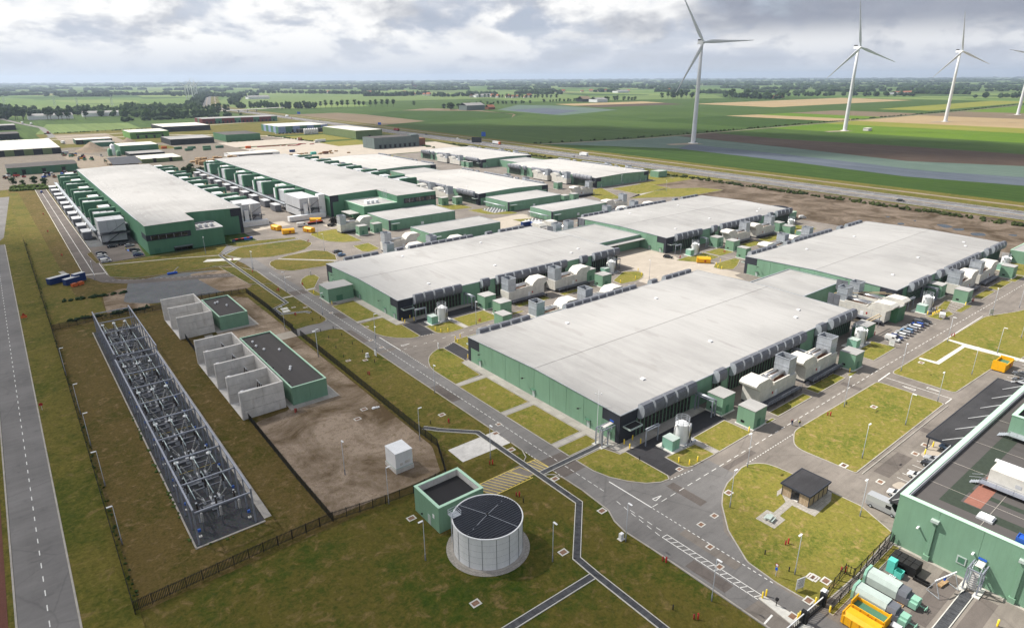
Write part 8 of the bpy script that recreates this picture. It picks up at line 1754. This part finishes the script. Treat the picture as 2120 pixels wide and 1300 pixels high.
# ------------------------------------------------------------------ people
def skinned(name, vs, es, rad, mat, parent, root=0, sub=1):
    me = bpy.data.meshes.new(name); me.from_pydata(vs, es, []); me.materials.append(MATS[mat])
    o = ob(name, me, None, parent)
    md = o.modifiers.new('skin', 'SKIN'); md.use_smooth_shade = True
    sk = me.skin_vertices[0].data if me.skin_vertices else None
    if sk is None:
        return o
    for i, r in enumerate(rad): sk[i].radius = (r, r) if not isinstance(r, tuple) else r
    sk[root].use_root = True
    s_ = o.modifiers.new('sub', 'SUBSURF'); s_.levels = sub; s_.render_levels = sub
    return o
def person(label, p, deg, top, legs, hair, stride=0.25, vest=None, bag=False):
    t = thing('person', label, 'person', (*p, 0.055), R(deg))
    V = [(0, 0, 0.95), (0, 0, 1.2), (0, 0, 1.45), (0, 0, 1.54), (0.02, 0, 1.62), (0.02, 0, 1.72)]; E_ = [(0, 1), (1, 2), (2, 3), (3, 4), (4, 5)]; Rr = [(0.15, 0.11), (0.14, 0.10), (0.13, 0.09), 0.055, 0.09, 0.075]
    for s_ in (-1, 1):
        b = len(V); f = stride * s_
        V += [(0, s_ * 0.1, 0.9), (f * 0.5 + 0.03, s_ * 0.1, 0.5), (f * 0.9 - 0.04, s_ * 0.1, 0.09), (f * 0.9 + 0.14, s_ * 0.1, 0.045)]; Rr += [0.095, 0.068, 0.045, 0.04]; E_ += [(0, b), (b, b + 1), (b + 1, b + 2), (b + 2, b + 3)]
        a = len(V); g = -stride * s_ * 0.6
        V += [(0, s_ * 0.19, 1.42), (g * 0.4, s_ * 0.23, 1.15), (g + 0.08, s_ * 0.22, 0.92), (g + 0.12, s_ * 0.22, 0.84)]; Rr += [0.058, 0.045, 0.035, (0.04, 0.02)]; E_ += [(2, a), (a, a + 1), (a + 1, a + 2), (a + 2, a + 3)]
        for q, (dx_, dl) in enumerate(((-0.03, 0.07), (-0.01, 0.085), (0.01, 0.09), (0.03, 0.08), (0.05, 0.05))):
            c = len(V); V += [(g + 0.12 + dx_, s_ * (0.22 - 0.005 * q), 0.84 - dl)]; Rr += [0.01]; E_ += [(a + 3, c)]
    skinned('body', V, E_, Rr, 'skin', t)
    J = V[:3] + [v for v in V if v[2] in (1.42, 1.15, 0.92) and abs(v[1]) > 0.18]
    k = len(V) // 2
    JV = [V[0], V[1], V[2]]; JE = [(0, 1), (1, 2)]; JR = [(0.17, 0.13), (0.16, 0.12), (0.15, 0.11)]
    TV = [V[0]]; TE = []; TR_ = [(0.165, 0.125)]
    b = 6
    for s_ in range(2):
        q = len(TV); TV += [V[b], V[b + 1], V[b + 2]]; TR_ += [0.11, 0.085, 0.07]; TE += [(0, q), (q, q + 1), (q + 1, q + 2)]
        q = len(JV); JV += [V[b + 4], V[b + 5], V[b + 6]]; JR += [0.075, 0.06, 0.05]; JE += [(2, q), (q, q + 1), (q + 1, q + 2)]
        b += 13
    skinned('jacket', JV, JE, JR, top, t); skinned('trousers', TV, TE, TR_, legs, t)
    skinned('hair', [(-0.01, 0, 1.66), (-0.03, 0, 1.74)], [(0, 1)], [0.085, 0.075], hair, t)
    if vest: skinned('vest', [V[1], V[2]], [(0, 1)], [(0.185, 0.145), (0.19, 0.135)], vest, t)
    if bag: ob('backpack', MB().box(-0.32, -0.12, -0.16, 0.16, 1.0, 1.42, True), 'cloth_navy', t)
    return t
person('walker in a dark red jacket and jeans on the road', (138.7, 65.9), 20, 'cloth_red', 'cloth_jeans', 'hair_dark', 0.22, None, True)
person('walker in a yellow vest and grey trousers beside the red-jacketed one', (139.6, 64.5), 20, 'hi_vis', 'cloth_grey', 'hair_dark', 0.26, 'hi_vis', True)
person('worker in a hi-vis vest by the blue painted bay', (42.0, 364.4), 60, 'hi_vis', 'cloth_navy', 'hair_dark', 0.1, 'hi_vis')

# ------------------------------------------------------------------ trees and woods
import bmesh
def ico(sub):
    bm = bmesh.new(); bmesh.ops.create_icosphere(bm, subdivisions=sub, radius=1.0)
    v = [tuple(q.co) for q in bm.verts]; f = [tuple(q.index for q in p.verts) for p in bm.faces]; bm.free(); return v, f
ICO1, ICO2 = ico(1), ico(2)
def clump(m_, c, r, rz_, ic, amt=0.28):
    b = len(m_.v); v, f = ic
    for x, y, z in v:
        k = 1 + rnd.uniform(-amt, amt); m_.v.append((c[0] + x * r * k, c[1] + y * r * k, c[2] + z * rz_ * k))
    for q in f: m_.face([b + i for i in q])
def leaves(m_, c, r, h, n, sz):
    """loose leaf sprays round the crown: uneven outline with gaps"""
    for _ in range(n):
        a, u = rnd.uniform(0, 6.28), rnd.uniform(-1, 1); k = (1 - u * u) ** 0.5 * rnd.uniform(0.8, 1.12)
        p = Vector((c[0] + r * k * math.cos(a), c[1] + r * k * math.sin(a), c[2] + h * u * rnd.uniform(0.85, 1.1)))
        d1 = Vector((rnd.uniform(-1, 1), rnd.uniform(-1, 1), rnd.uniform(-1, 1))).normalized() * sz; d2 = d1.orthogonal().normalized() * sz * rnd.uniform(0.4, 0.9)
        m_.poly([p - d1, p + d2, p + d1, p - d2])
def tree_kit(h, r, trunk, leaf, narrow=False):
    k = Kit(); tr_ = MB(); tr_.tube((0, 0, 0), (0, 0, trunk * 1.25), h * 0.022, 7, h * 0.012)
    for i in range(5):
        a = i * 1.26 + rnd.uniform(-0.3, 0.3); tr_.tube((0, 0, trunk * rnd.uniform(0.7, 1.0)), (r * 0.55 * math.cos(a), r * 0.55 * math.sin(a), trunk + (h - trunk) * rnd.uniform(0.25, 0.6)), h * 0.009, 5, h * 0.003)
    k.add('trunk', tr_, 'bark'); cr = MB()
    for i in range(12):
        a = rnd.uniform(0, 6.28); q = rnd.uniform(0, 0.62) * r; z = trunk + (h - trunk) * rnd.uniform(0.1, 0.86)
        s_ = r * rnd.uniform(0.3, 0.5); clump(cr, (q * math.cos(a), q * math.sin(a), z), s_, s_ * (1.5 if narrow else 0.9), ICO1)
    leaves(cr, (0, 0, (h + trunk) / 2), r, (h - trunk) / 2, 260, max(0.35, r * 0.085)); k.add('crown', cr, leaf); return k
TREES = [tree_kit(23, 6.5, 7, 'leaf'), tree_kit(21, 6.0, 6.5, 'leaf_deep'), tree_kit(17, 6.5, 3.5, 'leaf'), tree_kit(15, 6.5, 2.5, 'leaf_deep'), tree_kit(20, 4.0, 2.0, 'leaf_deep', True)]
def trees(label, pts, kinds, group, z=-0.1, sc=(0.85, 1.15)):
    for i, p in enumerate(pts): TREES[rnd.choice(kinds)].put('tree', label % nth(i), 'tree', (p[0], p[1], z), rnd.uniform(0, 6.28), group, rnd.uniform(*sc))
def along(a, b, n, jit=5.0): return [(a[0] + (b[0] - a[0]) * (i + 0.5) / n + rnd.uniform(-jit, jit), a[1] + (b[1] - a[1]) * (i + 0.5) / n + rnd.uniform(-jit, jit)) for i in range(n)]
trees('tall tree with bare trunk in the roadside row left of centre, %s', along((690, 1900), (985, 1822), 19), (0, 1), 'roadside row')
trees('single round tree out in the field, %s', [(1057, 1827)], (2,), 'field tree')
trees('dark tree around the grey farm barn, %s', along((1000, 1570), (1110, 1500), 12, 12) + along((990, 1510), (1010, 1560), 4, 6), (2, 3), 'farm trees')
trees('round tree in the long avenue before the village, %s', along((1684, 2360), (1832, 2020), 20, 4), (2, 3), 'village avenue')
trees('tree in the hedge row right of the avenue, %s', along((1230, 1745), (1400, 1665), 12), (3, 3, 2), 'field hedge', sc=(0.55, 0.8)); trees('tree in the far hedge towards the turbine, %s', along((1500, 1742), (1750, 1696), 18), (3, 3, 2), 'field hedge', sc=(0.55, 0.8))
trees('tree by the white-fronted farm, %s', along((1700, 1730), (1840, 1600), 12, 14), (2, 3), 'right farm trees'); trees('tall dark tree in the clump behind the first turbine, %s', along((2100, 1704), (2182, 1620), 14, 16), (0, 1, 2), 'turbine clump', sc=(1.2, 1.6)); trees('tree in the wood edge right of the first turbine, %s', along((2270, 1518), (2400, 1380), 18, 20), (0, 2, 3), 'right wood edge', sc=(1.2, 1.6))
trees('big dark tree beside the pale barns at left, %s', along((105, 1752), (150, 1712), 6, 8) + along((30, 1826), (76, 1780), 9, 12) + [(176, 1716)], (0, 1), 'barn trees', sc=(1.0, 1.25))
trees('conifer-like tree on the estate edge, %s', along((400, 1790), (470, 1720), 8, 10), (4,), 'estate edge trees'); trees('tree beside the motorway bridge, %s', along((470, 1815), (525, 1880), 9, 14), (0, 4), 'bridge trees')
trees('garden tree among the estate buildings, %s', [(132, 640), (138, 652), (145, 640), (126, 654), (142, 662), (8, 664), (14, 655), (22, 660), (28, 646)], (3,), 'estate bushes', 0.0, (0.32, 0.5))
def wood(polys, n, h, r, leaf, label, name='woodland', z=-0.1, ic=ICO1):
    """a wood that reads as one mass: crowns of leaf clumps and sprays joined"""
    m_ = MB()
    for a, b, dpt in polys:
        a, b = Vector(a), Vector(b); nn = (b - a).orthogonal().normalized()
        cnt = max(4, int(n * (b - a).length / 100))
        for _ in range(cnt):
            p = a + (b - a) * rnd.random() + nn * rnd.uniform(-dpt / 2, dpt / 2); hh = h * rnd.uniform(0.6, 1.15); rr = r * rnd.uniform(0.7, 1.2)
            clump(m_, (p.x, p.y, z + hh * 0.45), rr, hh * 0.46, ic, 0.3)
            clump(m_, (p.x + rnd.uniform(-rr, rr) * 0.6, p.y + rnd.uniform(-rr, rr) * 0.6, z + hh * 0.72), rr * 0.55, hh * 0.3, ic, 0.3)
            leaves(m_, (p.x, p.y, z + hh * 0.6), rr * 1.05, hh * 0.42, 10, rr * 0.22)
    o = ob(name, m_, leaf); o['kind'] = 'stuff'; o['label'] = label; o['category'] = 'trees'
    return o
wood([((215, 2060), (245, 1880), 90), ((250, 1900), (345, 1650), 120), ((330, 1760), (450, 1720), 130), ((300, 2150), (470, 2000), 110)], 26, 20, 8, 'leaf', 'dense wood behind the estate at left')
wood([((222, 1570), (300, 1580), 14), ((300, 1585), (480, 1646), 16)], 22, 9, 5, 'leaf_deep', 'low hedge of bushes behind the depot')
wood([((-200, 1905), (225, 2010), 70), ((-300, 1960), (40, 1830), 60), ((-400, 2250), (126, 2270), 60)], 18, 20, 8, 'leaf_deep', 'dark wood at the left edge')
wood([((500, 2160), (800, 3300), 40), ((800, 3300), (1085, 4300), 46), ((660, 2330), (960, 3300), 30)], 9, 18, 9, 'leaf_deep', 'wooded strips beside the far motorway')
wood([((595, 2069), (690, 2050), 26), ((640, 1945), (770, 1885), 28)], 20, 18, 7, 'leaf', 'grove near the motorway junction')
FAR = [((960, 3640), (960, 3230), 90), ((1304, 4353), (1608, 3617), 80), ((292, 4465), (461, 4257), 70), ((571, 4660), (717, 4193), 80), ((785, 3859), (845, 3785), 50), ((103, 4700), (145, 4640), 40), ((1608, 3617), (1680, 3240), 60), ((1553, 2912), (1834, 3040), 50), ((1694, 2738), (1670, 2563), 45), ((1744, 2676), (1832, 2568), 40), ((2507, 3065), (2640, 2880), 60), ((2452, 1640), (2290, 1345), 70), ((2669, 1570), (2847, 1349), 60), ((2847, 1349), (3000, 1150), 50), ((3709, 1852), (3963, 1483), 160), ((3963, 1483), (4300, 1000), 180), ((2900, 900), (3300, 500), 40)]
wood(FAR, 9, 19, 10, 'leaf_deep', 'scattered distant woods and farm groves on the plain')
far2 = []
for d0 in (3600, 4400, 5200, 6200, 7400, 9000, 11500, 15000, 20000):
    a = R(9)
    while a < R(97):
        ln = rnd.uniform(0.02, 0.09) * (1.0 if d0 < 7000 else 2.0)
        if rnd.random() < (0.42 if d0 < 5000 else 0.62 if d0 < 9000 else 0.92) + (0.4 if a < R(52) else 0.05):
            dd = d0 * rnd.uniform(0.9, 1.1); far2.append(((dd * math.cos(a), dd * math.sin(a)), (dd * 1.03 * math.cos(a + ln), dd * 1.03 * math.sin(a + ln)), d0 * 0.03))
        a += ln + rnd.uniform(0.0, 0.05 if d0 < 6500 else 0.015)
def wood_far(polys, label):
    m_ = MB()
    for a, b, dpt in polys:
        a, b = Vector(a), Vector(b); d = a.length; nn = a.normalized(); st = d * 0.0042; cnt = max(3, int((b - a).length / st * 1.6))
        for _ in range(cnt):
            p = a + (b - a) * rnd.random() + nn * rnd.uniform(-dpt / 2, dpt / 2); hh = rnd.uniform(12, 22) * (1 + d / 30000); rr = st * rnd.uniform(0.6, 1.3)
            clump(m_, (p.x, p.y, hh * 0.35 - 0.3), rr, hh * 0.6, ICO1, 0.3)
    o = ob('woodland', m_, 'leaf_deep'); o['kind'] = 'stuff'; o['label'] = label; o['category'] = 'trees'
wood_far(far2, 'woods and tree belts stretching to the hazy horizon')
# reed ditch and shrubs along the motorway, yard hedges, verge tufts
def tufts(polys, n, h, leaf, label, name):
    m_ = MB()
    for a, b, wd in polys:
        a, b = Vector(a), Vector(b); nn = (b - a).orthogonal().normalized()
        for _ in range(int(n * (b - a).length)):
            p = a + (b - a) * rnd.random() + nn * rnd.uniform(-wd / 2, wd / 2); s_ = h * rnd.uniform(0.5, 1.3)
            clump(m_, (p.x, p.y, s_ * 0.3), s_ * rnd.uniform(0.5, 0.9), s_ * 0.6, ICO1, 0.35)
    o = ob(name, m_, leaf); o['kind'] = 'stuff'; o['label'] = label; o['category'] = 'bushes'
tufts([(mw(-60, -19), mw(345, -19), 8)], 1.1, 1.8, 'reed', 'dark reeds and shrubs in the ditch beside the motorway', 'reeds')
tufts([(mw(345, -19), mw(720, -19), 6)], 0.5, 1.5, 'reed', 'rough bushes in the verge by the far halls', 'bushes')
tufts([(a, b, 3.0) for a, b in zip([(x, y + 13) for x, y in TR], [(x, y + 13) for x, y in TR[1:]])], 0.16, 2.2, 'reed', 'dark growth along the field ditch', 'reeds')
tufts([((2.6, 104), (3.0, 260), 0.8), ((3.0, 260), (3.4, 420), 1.2)], 0.8, 0.3, 'leaf', 'weeds along the foot of the left fence', 'weeds')
tufts([((8, 264), (34, 262), 2.4), ((9, 291), (30, 288), 1.6)], 2.2, 1.0, 'leaf_deep', 'scrubby bank round the grass pit', 'bushes')
tufts([((4, 632), (36, 622), 6), ((6, 648), (28, 640), 5)], 2.0, 2.4, 'leaf_light', 'overgrown hedge at the end of the brown lane', 'hedge'); tufts([((126, 640), (150, 655), 12)], 5, 3.2, 'leaf_deep', 'dark bushes between the two west halls', 'bushes')
tufts([((13, 110), (13.2, 180), 0.6), ((13, 110.0), (20, 109.6), 0.8)], 0.5, 0.45, 'leaf_light', 'tufts of green weed along the gravel edge', 'weeds')
tufts([((70, 1290), (225, 1300), 3), ((330, 1010), (345, 870), 3), ((250, 940), (300, 942), 3), ((424, 690), (440, 850), 4)], 0.5, 1.8, 'leaf', 'estate hedges and shrubs', 'hedge')

# ------------------------------------------------------------------ wind turbines
def blade_mesh(L_):
    m_ = MB(); st = [(0.0, 1.1, 1.1), (2.0, 1.1, 1.0), (L_ * 0.14, 2.1, 0.65), (L_ * 0.22, 2.15, 0.5), (L_ * 0.5, 1.35, 0.3), (L_ * 0.8, 0.75, 0.16), (L_ * 0.97, 0.35, 0.08), (L_, 0.1, 0.05)]
    n = 8; b = 0
    for z, c, th in st:
        for i in range(n):
            a = 2 * math.pi * i / n; m_.v.append((c * math.cos(a) - (c - 1.1) * 0.45 if c > 1.1 else c * math.cos(a), th * math.sin(a), z))
    for s_ in range(len(st) - 1):
        for i in range(n): j = (i + 1) % n; m_.face((s_ * n + i, s_ * n + j, (s_ + 1) * n + j, (s_ + 1) * n + i), True)
    m_.face(range((len(st) - 1) * n, len(st) * n)); return m_
BL = blade_mesh(66).mesh('blade', 'turbine_white')
TW = MB(); TW.cyl(0, 0, 0, 40, 3.0, 24, 2.6, False).cyl(0, 0, 40, 80, 2.6, 24, 2.2, False).cyl(0, 0, 80, 117, 2.2, 24, 1.75); TWM = TW.mesh('tower', 'turbine_white')
NAC = MB(); loft(NAC, [(-9.0, ring4(1.6, -1.3, 1.5, 1.7)), (-8.0, ring4(2.0, -1.9, 1.8, 2.1)), (2.2, ring4(2.0, -1.9, 1.8, 2.0)), (3.2, ring4(1.5, -1.4, 1.4, 1.4))], 0, False); NACM = NAC.mesh('nacelle', 'turbine_white')
FIN = MB().box(-8.5, -4.5, -1.6, 1.6, 2.2, 3.6, True).mesh('cooler', 'black')
HUB = MB(); loft(HUB, [(3.2, [(1.7 * math.cos(i * 0.785), 1.7 * math.sin(i * 0.785)) for i in range(8)]), (5.6, [(1.8 * math.cos(i * 0.785), 1.8 * math.sin(i * 0.785)) for i in range(8)]), (7.0, [(0.6 * math.cos(i * 0.785), 0.6 * math.sin(i * 0.785)) for i in range(8)])]); HUBM = HUB.mesh('hub', 'turbine_white')
def turbine(label, x, y, phase, az=R(242), sc=1.0, full=True):
    t = thing('wind_turbine', label, 'wind turbine', (x, y, -0.1), 0); t.scale = (sc,) * 3
    ob('tower', TWM, None, t)
    if full: ob('foundation', MB().cyl(0, 0, 0, 0.5, 6.0, 24), 'concrete_pale', t); ob('stair', MB().bar((3.0, 0, 1.5), (5.5, 1.5, 0.5), 0.8), 'steel_grey', t); ob('door', MB().box(-0.6, 0.6, -3.05, -2.9, 1.0, 3.2, True), 'steel_grey', t)
    n_ = ob('nacelle', NACM, None, t, (0, 0, 119)); n_.rotation_euler = (0, 0, az)
    if full: ob('cooler', FIN, None, n_)
    h_ = ob('hub', HUBM, None, t, (0, 0, 119)); h_.rotation_euler = (0, 0, az)
    for k in range(3):
        b = ob('blade', BL, None, t); a = phase + k * 2 * math.pi / 3
        n = Vector((math.cos(az), math.sin(az), 0)); u = (-n).cross(Vector((0, 0, 1)))
        d = u * math.cos(a) + Vector((0, 0, 1)) * math.sin(a); s_ = d.cross(n)
        M_ = Matrix((s_, n, d)).transposed().to_4x4(); M_.translation = Vector((0, 0, 119)) + n * 4.6
        b.matrix_local = M_
    return t
turbine('tall white wind turbine nearest, at the blue-green field edge', 705.2, 519.2, R(2)); turbine('white wind turbine second along the row, by a small hut', 1042.4, 488.4, R(102)); turbine('white wind turbine third along the row, in stubble', 1382.4, 468.5, R(101)); turbine('white wind turbine cut by the right picture edge', 1723.3, 450.7, R(172))
for x, y in ((705, 519), (1042, 488), (1382, 468), (1723, 451)): sheet('turbine_pad', [(x - 40, y + 4), (x + 2, y - 14), (x + 8, y + 6), (x - 34, y + 16)], -0.08, 'gravel_tan')
t = thing('hut', 'small pale hut beside the second turbine', 'hut', (1062, 462, -0.1)); ob('wall', MB().box(0, 12, 0, 8, 0, 3.6), 'concrete_pale', t); ob('roof', MB().box(-0.3, 12.3, -0.3, 8.3, 3.6, 4.0), 'concrete', t)
for i, (x, y) in enumerate(((611, 2718), (640, 2809), (690, 2960), (730, 3140), (770, 3270), (807, 3405), (850, 3560), (892, 3727))): turbine('faint distant wind turbine beside the far motorway, %s from front' % nth(i), x, y, R(20 + i * 37), R(250), 0.5, False)
for i, (x, y) in enumerate(((195, 2650), (230, 2372), (348, 2580), (60, 2480))):
    t = thing('pylon', 'faint lattice pylon in the left meadows, %s from left' % nth(i), 'pylon', (x, y, 0)); lt = MB()
    for sx in (-1, 1):
        for sy in (-1, 1): lt.bar((sx * 3, sy * 3, 0), (sx * 0.6, sy * 0.6, 34), 0.35)
    for q in range(6): w0, w1 = 3 - q * 0.4, 2.6 - q * 0.4; lt.bar((-w0, -w0, q * 5.6), (w1, -w1, q * 5.6 + 5.6), 0.25).bar((w0, -w0, q * 5.6), (-w1, -w1, q * 5.6 + 5.6), 0.25)
    ob('lattice', lt, 'galvanised', t); [ob('crossarm', MB().bar((-7 + z * 0.1, 0, 22 + z), (7 - z * 0.1, 0, 22 + z), 0.4), 'galvanised', t) for z in (0, 5, 10)]
t = thing('church', 'far church with a thin spire on the horizon', 'church', (3216, 5524, 0)); ob('nave', MB().box(-20, 20, -10, 10, 0, 18), 'rust', t); ob('roof', MB().extr([(-11, 18), (11, 18), (0, 30)], 'x', -20.5, 20.5), 'roof_bitumen', t); ob('spire', MB().box(-30, -20, -5, 5, 0, 34).cyl(-25, 0, 34, 66, 6, 8, 0.1), 'roof_bitumen', t)
HS = Kit(); HS.add('wall', MB().box(-7, 7, -5, 5, 0, 5), 'concrete_pale'); HS.add('roof', MB().extr([(-5.6, 5), (5.6, 5), (0, 10)], 'x', -7.4, 7.4), 'roof_tile')
for i in range(44):
    a, b = [((1600, 3100), (1850, 2650)), ((1700, 2450), (1850, 2150)), ((1500, 4000), (1900, 3300)), ((2600, 2900), (3300, 2500))][i % 4]; f = rnd.random()
    HS.put('house', 'tiny distant house in the %s village, %s one' % (('left', 'avenue', 'farthest', 'right')[i % 4], nth(i // 4)), 'house', (a[0] + (b[0] - a[0]) * f + rnd.uniform(-40, 40), a[1] + (b[1] - a[1]) * f + rnd.uniform(-40, 40), -0.1), rnd.uniform(0, 3), 'village houses', rnd.uniform(0.9, 1.6))

# ------------------------------------------------------------------ clouds whose shadows lie on the yard and on the fields
def cloud(label, x, y, z, rx, ry, rot, dens):
    m_ = MB(); n, k = 40, 10
    for s_ in (1, -1):
        b = len(m_.v); m_.v.append((0, 0, s_ * (60 if s_ > 0 else 14)))
        for j in range(1, k + 1):
            for i in range(n):
                a = 2 * math.pi * i / n; q = j / k; wob = 1 + 0.08 * math.sin(3 * a + 1) + 0.06 * math.sin(7 * a)
                m_.v.append((rx * q * wob * math.cos(a), ry * q * wob * math.sin(a), s_ * (60 if s_ > 0 else 14) * (1 - q * q) * (1 + rnd.uniform(-0.2, 0.2))))
        for i in range(n): m_.face((b, b + 1 + i, b + 1 + (i + 1) % n), True)
        for j in range(k - 1):
            for i in range(n): m_.face((b + 1 + j * n + i, b + 1 + (j + 1) * n + i, b + 1 + (j + 1) * n + (i + 1) % n, b + 1 + j * n + (i + 1) % n), True)
    nm = 'cloud_' + str(len(bpy.data.materials))
    mt = bpy.data.materials.new('cloud_vapour'); mt.use_nodes = True; t_ = NT(mt.node_tree)
    tcn = t_.n('ShaderNodeTexCoord').outputs['Object']; sc = t_.scaled(tcn, (1 / rx, 1 / ry, 0.0))
    rad = t_.n('ShaderNodeVectorMath', dict(operation='LENGTH'), _0=sc).outputs['Value']
    nz = t_.noise(t_.scaled(tcn, (1, 1, 0)), 0.006, 6, 0.6, 0.3)
    dn = t_.math('SUBTRACT', t_.math('ADD', t_.math('MULTIPLY', nz, 0.7), 0.75), rad)
    al = t_.mapr(dn, 0.02, 0.45, 0.0, dens, True)
    sh = t_.n('ShaderNodeMixShader', _0=al, _1=t_.n('ShaderNodeBsdfTransparent').outputs[0], _2=t_.n('ShaderNodeBsdfTranslucent', Color=(0.9, 0.9, 0.92)).outputs[0])
    t_.n('ShaderNodeOutputMaterial', Surface=sh.outputs[0]); MATS[nm] = mt
    o = ob('cloud', m_, nm, None, (x, y, z), rot); tag(o, label, 'cloud'); return o
CZ = 900.0; sh_ = Vector((_sd.x, _sd.y)) * (CZ / _sd.z)
def shade_at(label, gx, gy, rx, ry, rot, dens): return cloud(label, gx + sh_.x, gy + sh_.y, CZ, rx, ry, rot, dens)
shade_at('broad grey cloud overhead to the left of the site', -88, 135, 205, 390, R(-5), 0.60)
shade_at('long cloud above the fields beyond the motorway', 720, 640, 190, 620, R(22), 0.6)

# haze over the plain
hz = MB(); hz.box(-8000, 27000, -8000, 27000, -2.0, 215.0, True)
hm = bpy.data.materials.new('haze'); hm.use_nodes = True; ht = NT(hm.node_tree)
pv = ht.n('ShaderNodeVolumePrincipled'); pv.inputs['Color'].default_value = (0.66, 0.80, 1.0, 1); pv.inputs['Density'].default_value = 0.000062; pv.inputs['Anisotropy'].default_value = 0.25
ht.n('ShaderNodeOutputMaterial', Volume=pv.outputs[0]); MATS['haze'] = hm
o = ob('haze', hz, 'haze'); o['kind'] = 'stuff'
